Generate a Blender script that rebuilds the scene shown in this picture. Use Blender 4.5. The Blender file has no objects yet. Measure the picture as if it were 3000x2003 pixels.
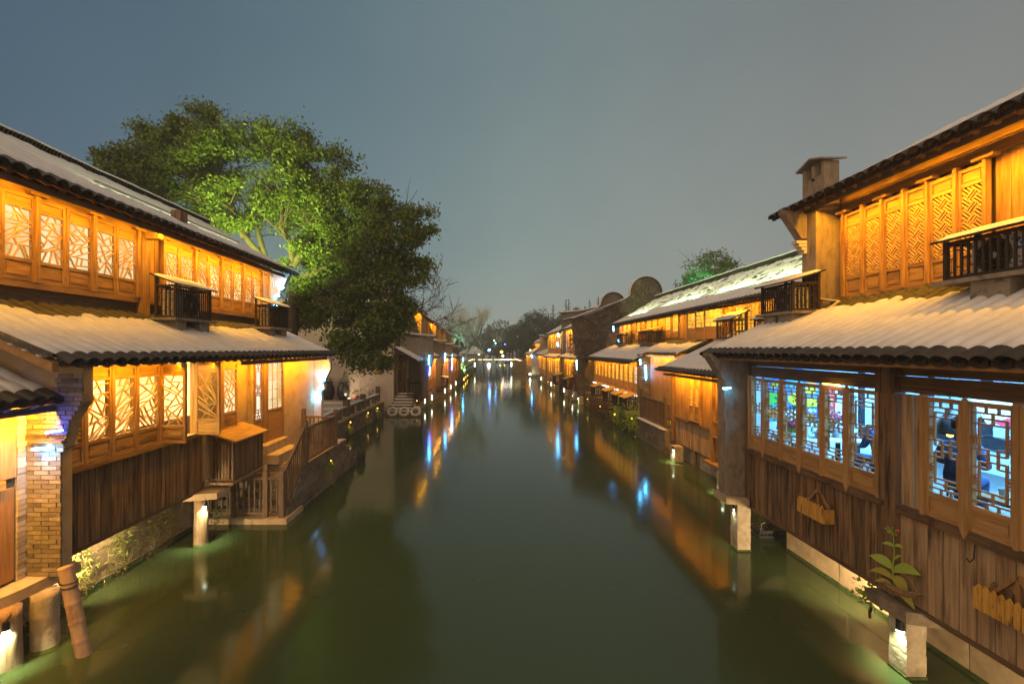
import bpy, bmesh, math, random
import numpy as np
from mathutils import Vector, Matrix, noise

sc = bpy.context.scene
COL = sc.collection
RND = random.Random(11)
PI = math.pi

# ------------------------------------------------------------------ camera
cam = bpy.data.cameras.new("camera")
cam.lens = 16.0
cam.sensor_width = 36.0
cam.shift_x = 0.0209
cam.shift_y = 0.0072
cam.clip_start = 0.05
cam.clip_end = 2000.0
camo = bpy.data.objects.new("camera", cam)
camo.location = (0.0, 0.0, 4.2)
camo.rotation_euler = (PI / 2, 0, 0)
COL.objects.link(camo)
sc.camera = camo

# ------------------------------------------------------------------ sky
world = bpy.data.worlds.new("World")
sc.world = world
world.use_nodes = True
wn, wl = world.node_tree.nodes, world.node_tree.links
wn.clear()
w_out = wn.new("ShaderNodeOutputWorld")
w_bg = wn.new("ShaderNodeBackground")
w_sky = wn.new("ShaderNodeTexSky")
w_sky.sky_type = "NISHITA"
w_sky.sun_disc = False
w_sky.sun_elevation = math.radians(2.0)
w_sky.sun_rotation = math.radians(180.0)
w_tc = wn.new("ShaderNodeTexCoord")
w_sep = wn.new("ShaderNodeSeparateXYZ")
wl.new(w_tc.outputs["Generated"], w_sep.inputs[0])


def w_ramp(src, lo, hi, stops):
    mr = wn.new("ShaderNodeMapRange")
    mr.inputs["From Min"].default_value = lo
    mr.inputs["From Max"].default_value = hi
    wl.new(src, mr.inputs["Value"])
    cr = wn.new("ShaderNodeValToRGB")
    el = cr.color_ramp.elements
    while len(el) < len(stops):
        el.new(0.5)
    for e, (p, c) in zip(el, stops):
        e.position = p
        e.color = (*c, 1)
    wl.new(mr.outputs[0], cr.inputs[0])
    return cr.outputs[0]


def w_mix(fac, a, b, kind="MIX"):
    m = wn.new("ShaderNodeMix")
    m.data_type = "RGBA"
    m.blend_type = kind
    if isinstance(fac, float):
        m.inputs[0].default_value = fac
    else:
        wl.new(fac, m.inputs[0])
    for k, v in ((6, a), (7, b)):
        if isinstance(v, tuple):
            m.inputs[k].default_value = (*v, 1)
        else:
            wl.new(v, m.inputs[k])
    return m.outputs[2]


# low cloud lit by the town: bluer over the dark side, warm grey over the town side
side_hi = w_ramp(w_sep.outputs["X"], -0.72, 0.72, [(0.0, (0.038, 0.082, 0.130)), (0.30, (0.075, 0.130, 0.163)), (0.58, (0.118, 0.166, 0.178)), (1.0, (0.152, 0.163, 0.163))])
side_lo = w_ramp(w_sep.outputs["X"], -0.72, 0.72, [(0.0, (0.055, 0.112, 0.165)), (0.30, (0.118, 0.188, 0.208)), (0.52, (0.200, 0.268, 0.255)), (1.0, (0.205, 0.212, 0.205))])
elev = w_ramp(w_sep.outputs["Z"], 0.02, 0.52, [(0.0, (0, 0, 0)), (1.0, (1, 1, 1))])
cloud = w_mix(elev, side_lo, side_hi)
w_no = wn.new("ShaderNodeTexNoise")
w_no.inputs["Scale"].default_value = 1.3
w_no.inputs["Detail"].default_value = 4.0
wl.new(w_tc.outputs["Generated"], w_no.inputs["Vector"])
mottle = w_ramp(w_no.outputs["Fac"], 0.3, 0.7, [(0.0, (0.84, 0.87, 0.89)), (1.0, (1.13, 1.10, 1.08))])
cloud = w_mix(1.0, cloud, mottle, "MULTIPLY")
scaled = w_mix(1.0, w_sky.outputs[0], (0.06, 0.06, 0.06), "MULTIPLY")
final = w_mix(0.06, cloud, scaled)
wl.new(final, w_bg.inputs["Color"])
w_bg.inputs["Strength"].default_value = 1.34
wl.new(w_bg.outputs[0], w_out.inputs["Surface"])

# ------------------------------------------------------------------ town glow from behind (very wide and soft)
sun = bpy.data.lights.new("town_glow", "SUN")
sun.energy = 3.4
sun.color = (1.0, 0.64, 0.34)
sun.angle = math.radians(130)
suno = bpy.data.objects.new("town_glow", sun)
suno.rotation_euler = (math.radians(60), 0, math.radians(-32))
COL.objects.link(suno)

sc.view_settings.view_transform = "Standard"
sc.view_settings.look = "None"
sc.view_settings.exposure = 0.0
sc.view_settings.gamma = 1.0
sc.view_settings.use_curve_mapping = False
sc.cycles.use_denoising = True
sc.cycles.max_bounces = 6
sc.cycles.diffuse_bounces = 2
sc.cycles.glossy_bounces = 3
sc.cycles.transparent_max_bounces = 12
sc.cycles.caustics_reflective = False
sc.cycles.caustics_refractive = False
sc.cycles.sample_clamp_indirect = 3.0


# ------------------------------------------------------------------ materials
def _nodes(name):
    m = bpy.data.materials.new(name)
    m.use_nodes = True
    nt = m.node_tree
    nt.nodes.clear()
    return m, nt.nodes, nt.links


def pm(name, c1, c2, scale=6.0, stretch=(1, 1, 1), c3=None, s3=2.0, t3=(0.5, 0.7), st3=(1, 1, 1), rough=0.75, bump=0.3, bdist=0.01, rand=0.0, spec=0.25, detail=5.0, metal=0.0, two=None):
    """Procedural surface: two tones mixed by stretched noise, optional patches of a third, brightness that differs per object, noise relief."""
    m, n, l = _nodes(name)
    out = n.new("ShaderNodeOutputMaterial")
    b = n.new("ShaderNodeBsdfPrincipled")
    tc = n.new("ShaderNodeTexCoord")
    oi = n.new("ShaderNodeObjectInfo")
    mul = n.new("ShaderNodeMath")
    mul.operation = "MULTIPLY"
    mul.inputs[1].default_value = 31.7
    l.new(oi.outputs["Random"], mul.inputs[0])
    add = n.new("ShaderNodeVectorMath")
    add.operation = "ADD"
    l.new(tc.outputs["Object"], add.inputs[0])
    l.new(mul.outputs[0], add.inputs[1])

    def nz(sc_, st, det):
        mp = n.new("ShaderNodeMapping")
        mp.inputs["Scale"].default_value = st
        l.new(add.outputs[0], mp.inputs["Vector"])
        t = n.new("ShaderNodeTexNoise")
        t.inputs["Scale"].default_value = sc_
        t.inputs["Detail"].default_value = det
        t.inputs["Roughness"].default_value = 0.6
        l.new(mp.outputs[0], t.inputs["Vector"])
        return t.outputs["Fac"]

    def ramp(src, lo, hi):
        r = n.new("ShaderNodeMapRange")
        r.inputs["From Min"].default_value = lo
        r.inputs["From Max"].default_value = hi
        l.new(src, r.inputs["Value"])
        return r.outputs[0]

    def mix(f, a, c, kind="MIX"):
        x = n.new("ShaderNodeMix")
        x.data_type = "RGBA"
        x.blend_type = kind
        if isinstance(f, float):
            x.inputs[0].default_value = f
        else:
            l.new(f, x.inputs[0])
        for k, v in ((6, a), (7, c)):
            if isinstance(v, tuple):
                x.inputs[k].default_value = (*v, 1)
            else:
                l.new(v, x.inputs[k])
        return x.outputs[2]

    f1 = nz(scale, stretch, detail)
    col = mix(ramp(f1, 0.32, 0.68), c1, c2)
    if c3 is not None:
        f3 = nz(s3, st3, 6.0)
        col = mix(ramp(f3, *t3), col, c3)
    if rand > 0:
        rr = n.new("ShaderNodeMapRange")
        rr.inputs["To Min"].default_value = 1 - rand
        rr.inputs["To Max"].default_value = 1 + rand
        l.new(oi.outputs["Random"], rr.inputs["Value"])
        col = mix(1.0, col, rr.outputs[0], "MULTIPLY")
    l.new(col, b.inputs["Base Color"])
    b.inputs["Roughness"].default_value = rough
    b.inputs["Metallic"].default_value = metal
    b.inputs["Specular IOR Level"].default_value = spec
    if bump > 0:
        bp = n.new("ShaderNodeBump")
        bp.inputs["Strength"].default_value = bump
        bp.inputs["Distance"].default_value = bdist
        l.new(f1, bp.inputs["Height"])
        l.new(bp.outputs[0], b.inputs["Normal"])
    l.new(b.outputs[0], out.inputs["Surface"])
    return m


def em(name, color, strength):
    m, n, l = _nodes(name)
    out = n.new("ShaderNodeOutputMaterial")
    e = n.new("ShaderNodeEmission")
    e.inputs["Color"].default_value = (*color, 1)
    e.inputs["Strength"].default_value = strength
    l.new(e.outputs[0], out.inputs["Surface"])
    return m


def em_pane(name, ca, cb, strength, scale=1.3, stretch=(1, 1, 0.6)):
    """A lit window pane: what is behind it is bright and soft, so its glow varies from pane to pane."""
    m, n, l = _nodes(name)
    out = n.new("ShaderNodeOutputMaterial")
    e = n.new("ShaderNodeEmission")
    tc = n.new("ShaderNodeTexCoord")
    oi = n.new("ShaderNodeObjectInfo")
    mul = n.new("ShaderNodeMath")
    mul.operation = "MULTIPLY"
    mul.inputs[1].default_value = 57.3
    l.new(oi.outputs["Random"], mul.inputs[0])
    add = n.new("ShaderNodeVectorMath")
    l.new(tc.outputs["Object"], add.inputs[0])
    l.new(mul.outputs[0], add.inputs[1])
    mp = n.new("ShaderNodeMapping")
    mp.inputs["Scale"].default_value = stretch
    l.new(add.outputs[0], mp.inputs["Vector"])
    t = n.new("ShaderNodeTexNoise")
    t.inputs["Scale"].default_value = scale
    t.inputs["Detail"].default_value = 2.0
    l.new(mp.outputs[0], t.inputs["Vector"])
    r = n.new("ShaderNodeValToRGB")
    r.color_ramp.elements[0].position = 0.36
    r.color_ramp.elements[1].position = 0.62
    r.color_ramp.elements[0].color = (*ca, 1)
    r.color_ramp.elements[1].color = (*cb, 1)
    l.new(t.outputs["Fac"], r.inputs[0])
    l.new(r.outputs[0], e.inputs["Color"])
    sr = n.new("ShaderNodeMapRange")
    sr.inputs["To Min"].default_value = strength * 0.72
    sr.inputs["To Max"].default_value = strength * 1.14
    l.new(oi.outputs["Random"], sr.inputs["Value"])
    l.new(sr.outputs[0], e.inputs["Strength"])
    l.new(e.outputs[0], out.inputs["Surface"])
    return m


def glass(name):
    m, n, l = _nodes(name)
    out = n.new("ShaderNodeOutputMaterial")
    a = n.new("ShaderNodeBsdfTransparent")
    a.inputs["Color"].default_value = (0.93, 0.95, 0.95, 1)
    g = n.new("ShaderNodeBsdfGlossy")
    g.inputs["Roughness"].default_value = 0.03
    mx = n.new("ShaderNodeMixShader")
    mx.inputs[0].default_value = 0.06
    l.new(a.outputs[0], mx.inputs[1])
    l.new(g.outputs[0], mx.inputs[2])
    l.new(mx.outputs[0], out.inputs["Surface"])
    return m


def flat(name, c, rough=0.6, spec=0.25, metal=0.0):
    m, n, l = _nodes(name)
    out = n.new("ShaderNodeOutputMaterial")
    b = n.new("ShaderNodeBsdfPrincipled")
    b.inputs["Base Color"].default_value = (*c, 1)
    b.inputs["Roughness"].default_value = rough
    b.inputs["Specular IOR Level"].default_value = spec
    b.inputs["Metallic"].default_value = metal
    l.new(b.outputs[0], out.inputs["Surface"])
    return m


def leafmat(name, c1, c2, rand=0.0, trans=0.35):
    m, n, l = _nodes(name)
    out = n.new("ShaderNodeOutputMaterial")
    d = n.new("ShaderNodeBsdfPrincipled")
    d.inputs["Roughness"].default_value = 0.5
    d.inputs["Specular IOR Level"].default_value = 0.3
    tr = n.new("ShaderNodeBsdfTranslucent")
    g = n.new("ShaderNodeNewGeometry")
    r = n.new("ShaderNodeValToRGB")
    r.color_ramp.elements[0].color = (*c1, 1)
    r.color_ramp.elements[1].color = (*c2, 1)
    l.new(g.outputs["Random Per Island"], r.inputs[0])
    l.new(r.outputs[0], d.inputs["Base Color"])
    l.new(r.outputs[0], tr.inputs["Color"])
    mx = n.new("ShaderNodeMixShader")
    mx.inputs[0].default_value = trans
    l.new(d.outputs[0], mx.inputs[1])
    l.new(tr.outputs[0], mx.inputs[2])
    l.new(mx.outputs[0], out.inputs["Surface"])
    return m


GZ, GY, GX = (6, 6, 0.4), (6, 0.4, 6), (0.4, 6, 6)
W_GOLD_Z = pm("golden_wood_upright", (0.42, 0.235, 0.072), (0.21, 0.105, 0.026), 5, GZ, (0.11, 0.05, 0.018), 1.6, (0.50, 0.74), (3, 3, 0.6), 0.55, 0.35, 0.006, 0.13)
W_GOLD_Y = pm("golden_wood_level", (0.42, 0.235, 0.072), (0.21, 0.105, 0.026), 5, GY, (0.11, 0.05, 0.018), 1.6, (0.50, 0.74), (3, 0.6, 3), 0.55, 0.35, 0.006, 0.13)
W_LATT = pm("lit_lattice_wood", (0.56, 0.34, 0.11), (0.44, 0.25, 0.075), 6, (2, 2, 2), rough=0.5, bump=0.0)  # frame wood made paler: the light its bars catch is put into the colour
W_FRAME_Z = pm("tan_frame_wood_upright", (0.43, 0.245, 0.095), (0.27, 0.145, 0.052), 5, (6, 6, 0.4), (0.10, 0.055, 0.024), 2.0, (0.55, 0.78), (3, 3, 0.5), 0.5, 0.4, 0.006, 0.12)
W_FRAME_Y = pm("tan_frame_wood_level", (0.43, 0.245, 0.095), (0.27, 0.145, 0.052), 5, (6, 0.4, 6), (0.10, 0.055, 0.024), 2.0, (0.55, 0.78), (3, 0.5, 3), 0.5, 0.4, 0.006, 0.12)
W_DARK_Z = pm("dark_plank", (0.235, 0.142, 0.070), (0.100, 0.056, 0.026), 6, (4.5, 4.5, 0.22), (0.028, 0.016, 0.010), 3.0, (0.50, 0.66), (4, 4, 0.3), 0.6, 0.5, 0.006, 0.3)
W_DARK_Y = pm("dark_beam", (0.150, 0.088, 0.046), (0.070, 0.040, 0.021), 6, (8, 0.4, 8), (0.030, 0.018, 0.011), 2.0, (0.55, 0.75), (5, 0.5, 5), 0.6, 0.5, 0.006, 0.15)
W_GREY_Z = pm("weathered_plank", (0.43, 0.285, 0.155), (0.235, 0.145, 0.072), 6, (4.5, 4.5, 0.22), (0.060, 0.036, 0.022), 2.2, (0.50, 0.72), (3, 3, 0.4), 0.7, 0.5, 0.006, 0.16)
W_TAN_Z = pm("tan_wood_upright", (0.330, 0.180, 0.066), (0.205, 0.104, 0.036), 5, GZ, (0.085, 0.048, 0.024), 2.0, (0.6, 0.8), (3, 3, 0.6), 0.5, 0.4, 0.006, 0.1)
W_TAN_Y = pm("tan_wood_level", (0.330, 0.180, 0.066), (0.205, 0.104, 0.036), 5, GY, (0.085, 0.048, 0.024), 2.0, (0.6, 0.8), (3, 0.6, 3), 0.5, 0.4, 0.006, 0.1)
W_CAGE = pm("black_brown_wood", (0.040, 0.026, 0.017), (0.022, 0.014, 0.010), 6, (6, 6, 1), None, rough=0.6, bump=0.3, rand=0.2)
W_RAIL = pm("old_rail_wood", (0.170, 0.115, 0.072), (0.085, 0.052, 0.032), 6, (7, 7, 0.7), (0.22, 0.18, 0.13), 3.0, (0.6, 0.75), (4, 4, 0.8), 0.7, 0.5, 0.006, 0.2)
PLASTER = pm("ochre_plaster", (0.42, 0.30, 0.165), (0.32, 0.215, 0.11), 2.2, (1, 1, 1), (0.16, 0.10, 0.060), 1.3, (0.54, 0.72), (1, 1, 1.6), 0.85, 0.25, 0.012)
WHITEWALL = pm("stained_white_plaster", (0.50, 0.43, 0.36), (0.43, 0.36, 0.29), 2.0, (1, 1, 1), (0.25, 0.20, 0.155), 0.9, (0.58, 0.85), (1.5, 1.5, 0.6), 0.9, 0.25, 0.01)
GREYPLASTER = pm("grey_plaster", (0.26, 0.20, 0.14), (0.175, 0.13, 0.09), 4.0, (1, 1, 0.5), (0.105, 0.082, 0.064), 7.0, (0.48, 0.72), (1.4, 1.4, 0.5), 0.85, 0.5, 0.01)
MORTAR = pm("mortar", (0.20, 0.165, 0.13), (0.13, 0.105, 0.08), 9, rough=0.9, bump=0.5)
BRICK = pm("grey_brick", (0.20, 0.165, 0.125), (0.12, 0.098, 0.074), 8, (1, 1, 2), (0.055, 0.05, 0.045), 2.0, (0.62, 0.8), (1, 1, 1), 0.88, 0.6, 0.01, 0.38)
BRICK_PALE = pm("pale_brick", (0.36, 0.31, 0.25), (0.24, 0.20, 0.16), 8, (1, 1, 2), (0.11, 0.10, 0.095), 2.4, (0.62, 0.75), (1, 1, 1), 0.88, 0.7, 0.012, 0.28)
STONE = pm("granite_block", (0.47, 0.35, 0.21), (0.32, 0.225, 0.125), 5, (1, 1, 1), (0.16, 0.115, 0.065), 1.8, (0.60, 0.85), (1, 1, 1), 0.85, 0.5, 0.01, 0.14)
STONE_DARK = pm("dark_stone", (0.20, 0.155, 0.105), (0.12, 0.090, 0.060), 9, (1, 1, 1), (0.045, 0.042, 0.022), 1.6, (0.54, 0.7), (1, 1, 1.5), 0.88, 0.6, 0.012, 0.25)
STONE_POST = pm("pale_post_stone", (0.42, 0.34, 0.24), (0.27, 0.21, 0.14), 7, (1, 1, 1), (0.13, 0.105, 0.06), 2.5, (0.52, 0.72), (1, 1, 0.7), 0.85, 1.0, 0.03, 0.1)
MOSS = pm("moss", (0.060, 0.085, 0.018), (0.030, 0.042, 0.012), 14, rough=0.95, bump=1.0, bdist=0.02)
CONCRETE = pm("stained_concrete", (0.26, 0.22, 0.17), (0.17, 0.14, 0.105), 5, (1, 1, 1), (0.06, 0.05, 0.035), 4, (0.56, 0.7), (1, 1, 1.5), 0.9, 0.4, 0.01, 0.12)
TILE = pm("dark_clay_tile", (0.034, 0.028, 0.023), (0.018, 0.015, 0.013), 9, (1, 1, 1), (0.065, 0.052, 0.036), 3.0, (0.60, 0.78), (1, 1, 1), 0.6, 0.4, 0.006, 0.3, 0.4)
SNOW = pm("thin_snow", (0.53, 0.52, 0.53), (0.43, 0.42, 0.43), 3.0, (1, 1, 1), None, rough=0.75, bump=0.35, bdist=0.02, spec=0.15, detail=9.0)
PLASTIC_AC = pm("off_white_metal", (0.50, 0.47, 0.42), (0.42, 0.39, 0.34), 4, rough=0.45, bump=0.0, spec=0.4)
BLACK = flat("black_metal", (0.012, 0.012, 0.013), 0.4, 0.4)
RUBBER = pm("tyre_rubber", (0.020, 0.020, 0.021), (0.032, 0.031, 0.030), 20, rough=0.7, bump=0.3)
SNOWY_RUBBER = pm("pale_painted_tyre", (0.50, 0.44, 0.36), (0.36, 0.31, 0.25), 8, rough=0.8, bump=0.3)
GLASS = glass("window_glass")
PANE_CREAM = em_pane("cream_lit_pane", (0.72, 0.43, 0.14), (1.0, 0.86, 0.50), 1.12, 1.7)
PANE_AMBER = em_pane("amber_lit_pane", (1.0, 0.46, 0.03), (1.0, 0.66, 0.09), 1.2)
PANE_GOLD = em_pane("gold_lit_pane", (1.0, 0.55, 0.03), (1.0, 0.72, 0.09), 1.25)
PANE_DARK = flat("unlit_pane", (0.014, 0.008, 0.003), 0.35, 0.3)
PANE_WHITE = em_pane("white_lit_pane", (1.0, 0.9, 0.66), (1.0, 0.95, 0.8), 1.1)
E_BLUE = em("deep_blue_led", (0.04, 0.12, 1.0), 90)
E_CYAN = em("cyan_led", (0.08, 0.50, 1.0), 100)
E_WHITE = em("cool_white_led", (0.86, 1.0, 0.72), 14)
E_WARM = em("warm_led", (1.0, 0.72, 0.30), 16)
E_GOLD = em("golden_led", (1.0, 0.55, 0.06), 14)
E_STRING = em("white_string_light", (1.0, 0.86, 0.66), 9)
E_ROOF = em("roof_led", (0.80, 1.0, 0.55), 12)
LEAF_A = leafmat("camphor_leaf", (0.058, 0.092, 0.016), (0.130, 0.170, 0.030))
LEAF_B = leafmat("dark_leaf", (0.030, 0.042, 0.022), (0.060, 0.080, 0.035))
LEAF_FERN = leafmat("fern_leaf", (0.10, 0.14, 0.022), (0.24, 0.26, 0.055))
LEAF_DRY = leafmat("dry_stem", (0.16, 0.085, 0.030), (0.09, 0.050, 0.022))
LEAF_BRIGHT = leafmat("bright_leaf", (0.22, 0.32, 0.03), (0.34, 0.42, 0.06))
LEAF_YELLOW = leafmat("yellowing_leaf", (0.34, 0.26, 0.02), (0.30, 0.30, 0.04))
LEAF_SNOWY = leafmat("snow_dusted_leaf", (0.45, 0.48, 0.42), (0.16, 0.20, 0.12))
BARK = pm("bark", (0.085, 0.065, 0.045), (0.040, 0.030, 0.021), 8, (3, 3, 0.6), rough=0.9, bump=0.8, bdist=0.02)
BARK_PALE = pm("pale_twig", (0.40, 0.40, 0.35), (0.28, 0.28, 0.24), 6, (2, 2, 1), rough=0.9, bump=0.3)
# ------------------------------------------------------------------ building blocks
ORG = {}


def org(o):
    return ORG.get(o, Vector((0, 0, 0))) if o is not None else Vector((0, 0, 0))


def thing(name, label, cat, loc, group=None, kind=None):
    o = bpy.data.objects.new(name, None)
    o.empty_display_size = 0.1
    COL.objects.link(o)
    o.location = loc
    ORG[o] = Vector(loc)
    tag(o, label, cat, group, kind)
    return o


def tag(o, label=None, cat=None, group=None, kind=None):
    if label:
        o["label"] = label
    if cat:
        o["category"] = cat
    if group:
        o["group"] = group
    if kind:
        o["kind"] = kind
    return o


def link(name, data, parent, loc=(0, 0, 0)):
    o = bpy.data.objects.new(name, data)
    COL.objects.link(o)
    if parent is not None:
        o.parent = parent
    o.location = loc
    return o


class MB:
    """Collects faces in world coordinates and links them as one mesh object."""

    def __init__(s):
        s.v, s.f, s.mi = [], [], []

    def add(s, vs, fs, m=0):
        b = len(s.v)
        s.v += [tuple(p) for p in vs]
        s.f += [tuple(b + i for i in f) for f in fs]
        s.mi += [m] * len(fs)
        return s

    def box(s, x0, x1, y0, y1, z0, z1, m=0):
        if x0 > x1:
            x0, x1 = x1, x0
        if y0 > y1:
            y0, y1 = y1, y0
        return s.add([(x0, y0, z0), (x1, y0, z0), (x1, y1, z0), (x0, y1, z0), (x0, y0, z1), (x1, y0, z1), (x1, y1, z1), (x0, y1, z1)],
                     [(0, 3, 2, 1), (4, 5, 6, 7), (0, 1, 5, 4), (1, 2, 6, 5), (2, 3, 7, 6), (3, 0, 4, 7)], m)

    def bar(s, p, q, w, h, up=(0, 0, 1), m=0):
        p, q, up = Vector(p), Vector(q), Vector(up)
        d = (q - p).normalized()
        a = d.cross(up)
        if a.length < 1e-4:
            a = d.cross(Vector((1, 0, 0)))
        a.normalize()
        b = a.cross(d).normalized()
        a, b = a * w / 2, b * h / 2
        return s.add([p - a - b, p + a - b, p + a + b, p - a + b, q - a - b, q + a - b, q + a + b, q - a + b],
                     [(0, 1, 2, 3), (7, 6, 5, 4), (0, 4, 5, 1), (1, 5, 6, 2), (2, 6, 7, 3), (3, 7, 4, 0)], m)

    def tube(s, pts, rad, n=8, m=0, caps=True):
        pts = [Vector(p) for p in pts]
        if isinstance(rad, (int, float)):
            rad = [rad] * len(pts)
        rings = []
        ref = Vector((0.31, 0.17, 0.93))
        for i, p in enumerate(pts):
            d = (pts[min(i + 1, len(pts) - 1)] - pts[max(i - 1, 0)]).normalized()
            a = d.cross(ref)
            if a.length < 1e-3:
                a = d.cross(Vector((1, 0, 0)))
            a.normalize()
            b = d.cross(a)
            rings.append([p + (a * math.cos(2 * PI * k / n) + b * math.sin(2 * PI * k / n)) * rad[i] for k in range(n)])
        vs = [v for r in rings for v in r]
        fs = []
        for i in range(len(pts) - 1):
            for k in range(n):
                k2 = (k + 1) % n
                fs.append((i * n + k, i * n + k2, (i + 1) * n + k2, (i + 1) * n + k))
        if caps:
            fs.append(tuple(range(n - 1, -1, -1)))
            fs.append(tuple((len(pts) - 1) * n + k for k in range(n)))
        return s.add(vs, fs, m)

    def lathe(s, c, prof, n=20, m=0):
        c = Vector(c)
        vs, fs = [], []
        for r, z in prof:
            vs += [c + Vector((r * math.cos(2 * PI * k / n), r * math.sin(2 * PI * k / n), z)) for k in range(n)]
        for i in range(len(prof) - 1):
            for k in range(n):
                k2 = (k + 1) % n
                fs.append((i * n + k, i * n + k2, (i + 1) * n + k2, (i + 1) * n + k))
        fs.append(tuple(range(n - 1, -1, -1)))
        fs.append(tuple((len(prof) - 1) * n + k for k in range(n)))
        return s.add(vs, fs, m)

    def prism(s, pts, vec, m=0):
        pts = [Vector(p) for p in pts]
        vec = Vector(vec)
        n = len(pts)
        fs = [tuple(range(n)), tuple(range(2 * n - 1, n - 1, -1))]
        for k in range(n):
            k2 = (k + 1) % n
            fs.append((k, n + k, n + k2, k2))
        return s.add(pts + [p + vec for p in pts], fs, m)

    def grid(s, rows, m=0):
        nc = len(rows[0])
        vs = [p for r in rows for p in r]
        fs = []
        for i in range(len(rows) - 1):
            for j in range(nc - 1):
                a = i * nc + j
                fs.append((a, a + 1, a + nc + 1, a + nc))
        return s.add(vs, fs, m)

    def torus(s, c, R, r, ax="z", n=24, k=8, sq=1.0, m=0):
        c = Vector(c)
        vs, fs = [], []
        for i in range(n):
            t = 2 * PI * i / n
            for j in range(k):
                u = 2 * PI * j / k
                rr = R + r * math.cos(u)
                h = r * sq * math.sin(u)
                a, b = rr * math.cos(t), rr * math.sin(t)
                vs.append(c + Vector({"z": (a, b, h), "x": (h, a, b), "y": (a, h, b)}[ax]))
        for i in range(n):
            for j in range(k):
                fs.append((i * k + j, ((i + 1) % n) * k + j, ((i + 1) % n) * k + (j + 1) % k, i * k + (j + 1) % k))
        return s.add(vs, fs, m)

    def mesh(s, name, mats, off=Vector((0, 0, 0)), smooth=False):
        me = bpy.data.meshes.new(name)
        me.from_pydata([(x - off.x, y - off.y, z - off.z) for x, y, z in s.v], [], s.f)
        for mm in (mats if isinstance(mats, (list, tuple)) else [mats]):
            me.materials.append(mm)
        if any(s.mi):
            me.polygons.foreach_set("material_index", s.mi)
        if smooth:
            me.polygons.foreach_set("use_smooth", [True] * len(me.polygons))
        me.update()
        return me

    def build(s, name, mats, parent=None, smooth=False, kind=None):
        off = org(parent)
        o = link(name, s.mesh(name, mats, off, smooth), parent)
        ORG[o] = off.copy()
        if kind:
            o["kind"] = kind
        return o

    def solo(s, name, mats, label, cat, group=None, kind=None, smooth=False):
        """A thing that is one mesh: its origin goes to the middle of its foot."""
        xs, ys, zs = zip(*s.v)
        off = Vector(((min(xs) + max(xs)) / 2, (min(ys) + max(ys)) / 2, min(zs)))
        o = link(name, s.mesh(name, mats, off, smooth), None, off)
        ORG[o] = off
        return tag(o, label, cat, group, kind)


_BOX = {}


def piece(name, parent, x0, x1, y0, y1, z0, z1, mat, jx=0.0):
    """One box-shaped piece (plank, brick, stone, slat) that shares its mesh with all pieces of its size."""
    if x0 > x1:
        x0, x1 = x1, x0
    dx, dy, dz = round(x1 - x0, 3), round(y1 - y0, 3), round(z1 - z0, 3)
    key = (name, dx, dy, dz, mat.name)
    if key not in _BOX:
        _BOX[key] = MB().box(-dx / 2, dx / 2, -dy / 2, dy / 2, -dz / 2, dz / 2).mesh(name, mat)
    c = Vector(((x0 + x1) / 2 + (RND.uniform(-jx, jx) if jx else 0), (y0 + y1) / 2, (z0 + z1) / 2))
    return link(name, _BOX[key], parent, c - org(parent))


def planks(H, s, d, y0, y1, z0, z1, w, mat, th=0.03, gap=0.012, name="plank"):
    n = max(1, round((y1 - y0) / w))
    w = (y1 - y0) / n
    for k in range(n):
        piece(name, H, s * d, s * (d + th), y0 + k * w + gap / 2, y0 + (k + 1) * w - gap / 2, z0, z1, mat, 0.004)


def boards(H, s, d, y0, y1, z0, z1, h, mat, th=0.03, gap=0.009):
    n = max(1, round((z1 - z0) / h))
    h = (z1 - z0) / n
    for k in range(n):
        piece("board", H, s * d, s * (d + th), y0, y1, z0 + k * h + gap / 2, z0 + (k + 1) * h - gap / 2, mat, 0.004)


def bricks_x(P, s, d, y0, y1, z0, z1, mat, h=0.062, ln=0.25, th=0.03, jit=0.006):
    """Brick face looking across the canal (plane of constant x)."""
    n = int((z1 - z0) / h)
    for r in range(n):
        z = z0 + r * h
        y = y0 - (0.0 if r % 2 else ln / 2)
        while y < y1 - 0.02:
            a, b = max(y, y0), min(y + ln, y1)
            if b - a > 0.03:
                piece("brick", P, s * d, s * (d + th), a + 0.005, b - 0.005, z + 0.005, z + h - 0.004, mat, jit)
            y += ln


def bricks_y(P, yf, xa, xb, z0, z1, mat, h=0.062, ln=0.25, th=0.03, jit=0.006, edge=None):
    """Brick face looking back down the canal (plane of constant y); EDGE(z) gives the x where each course ends."""
    n = int((z1 - z0) / h)
    for r in range(n):
        z = z0 + r * h
        x0, x1 = (xa, xb) if edge is None else edge(z + h / 2, xa, xb)
        x = x0 - (0.0 if r % 2 else ln / 2)
        while x < x1 - 0.02:
            a, b = max(x, x0), min(x + ln, x1)
            if b - a > 0.03:
                o = piece("brick", P, a + 0.005, b - 0.005, yf - th, yf, z + 0.005, z + h - 0.004, mat)
                o.location.y += RND.uniform(-jit, jit)
            x += ln


def stones(P, s, d, y0, y1, courses, mat, lmin, lmax, th=0.25):
    for z0, z1 in courses:
        y = y0
        while y < y1 - 0.05:
            ln = round(RND.uniform(lmin, lmax) / 0.1) * 0.1
            e = min(y + ln, y1)
            if y1 - e < 0.15:
                e = y1
            piece("stone", P, s * d, s * (d + th), y + 0.008, e - 0.008, z0 + 0.008, z1 - 0.006, mat, 0.012)
            y = e


def sstep(a, b, x):
    t = min(1.0, max(0.0, (x - a) / (b - a)))
    return t * t * (3 - 2 * t)


# ------------------------------------------------------------------ roofs
_TILE = {}


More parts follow.
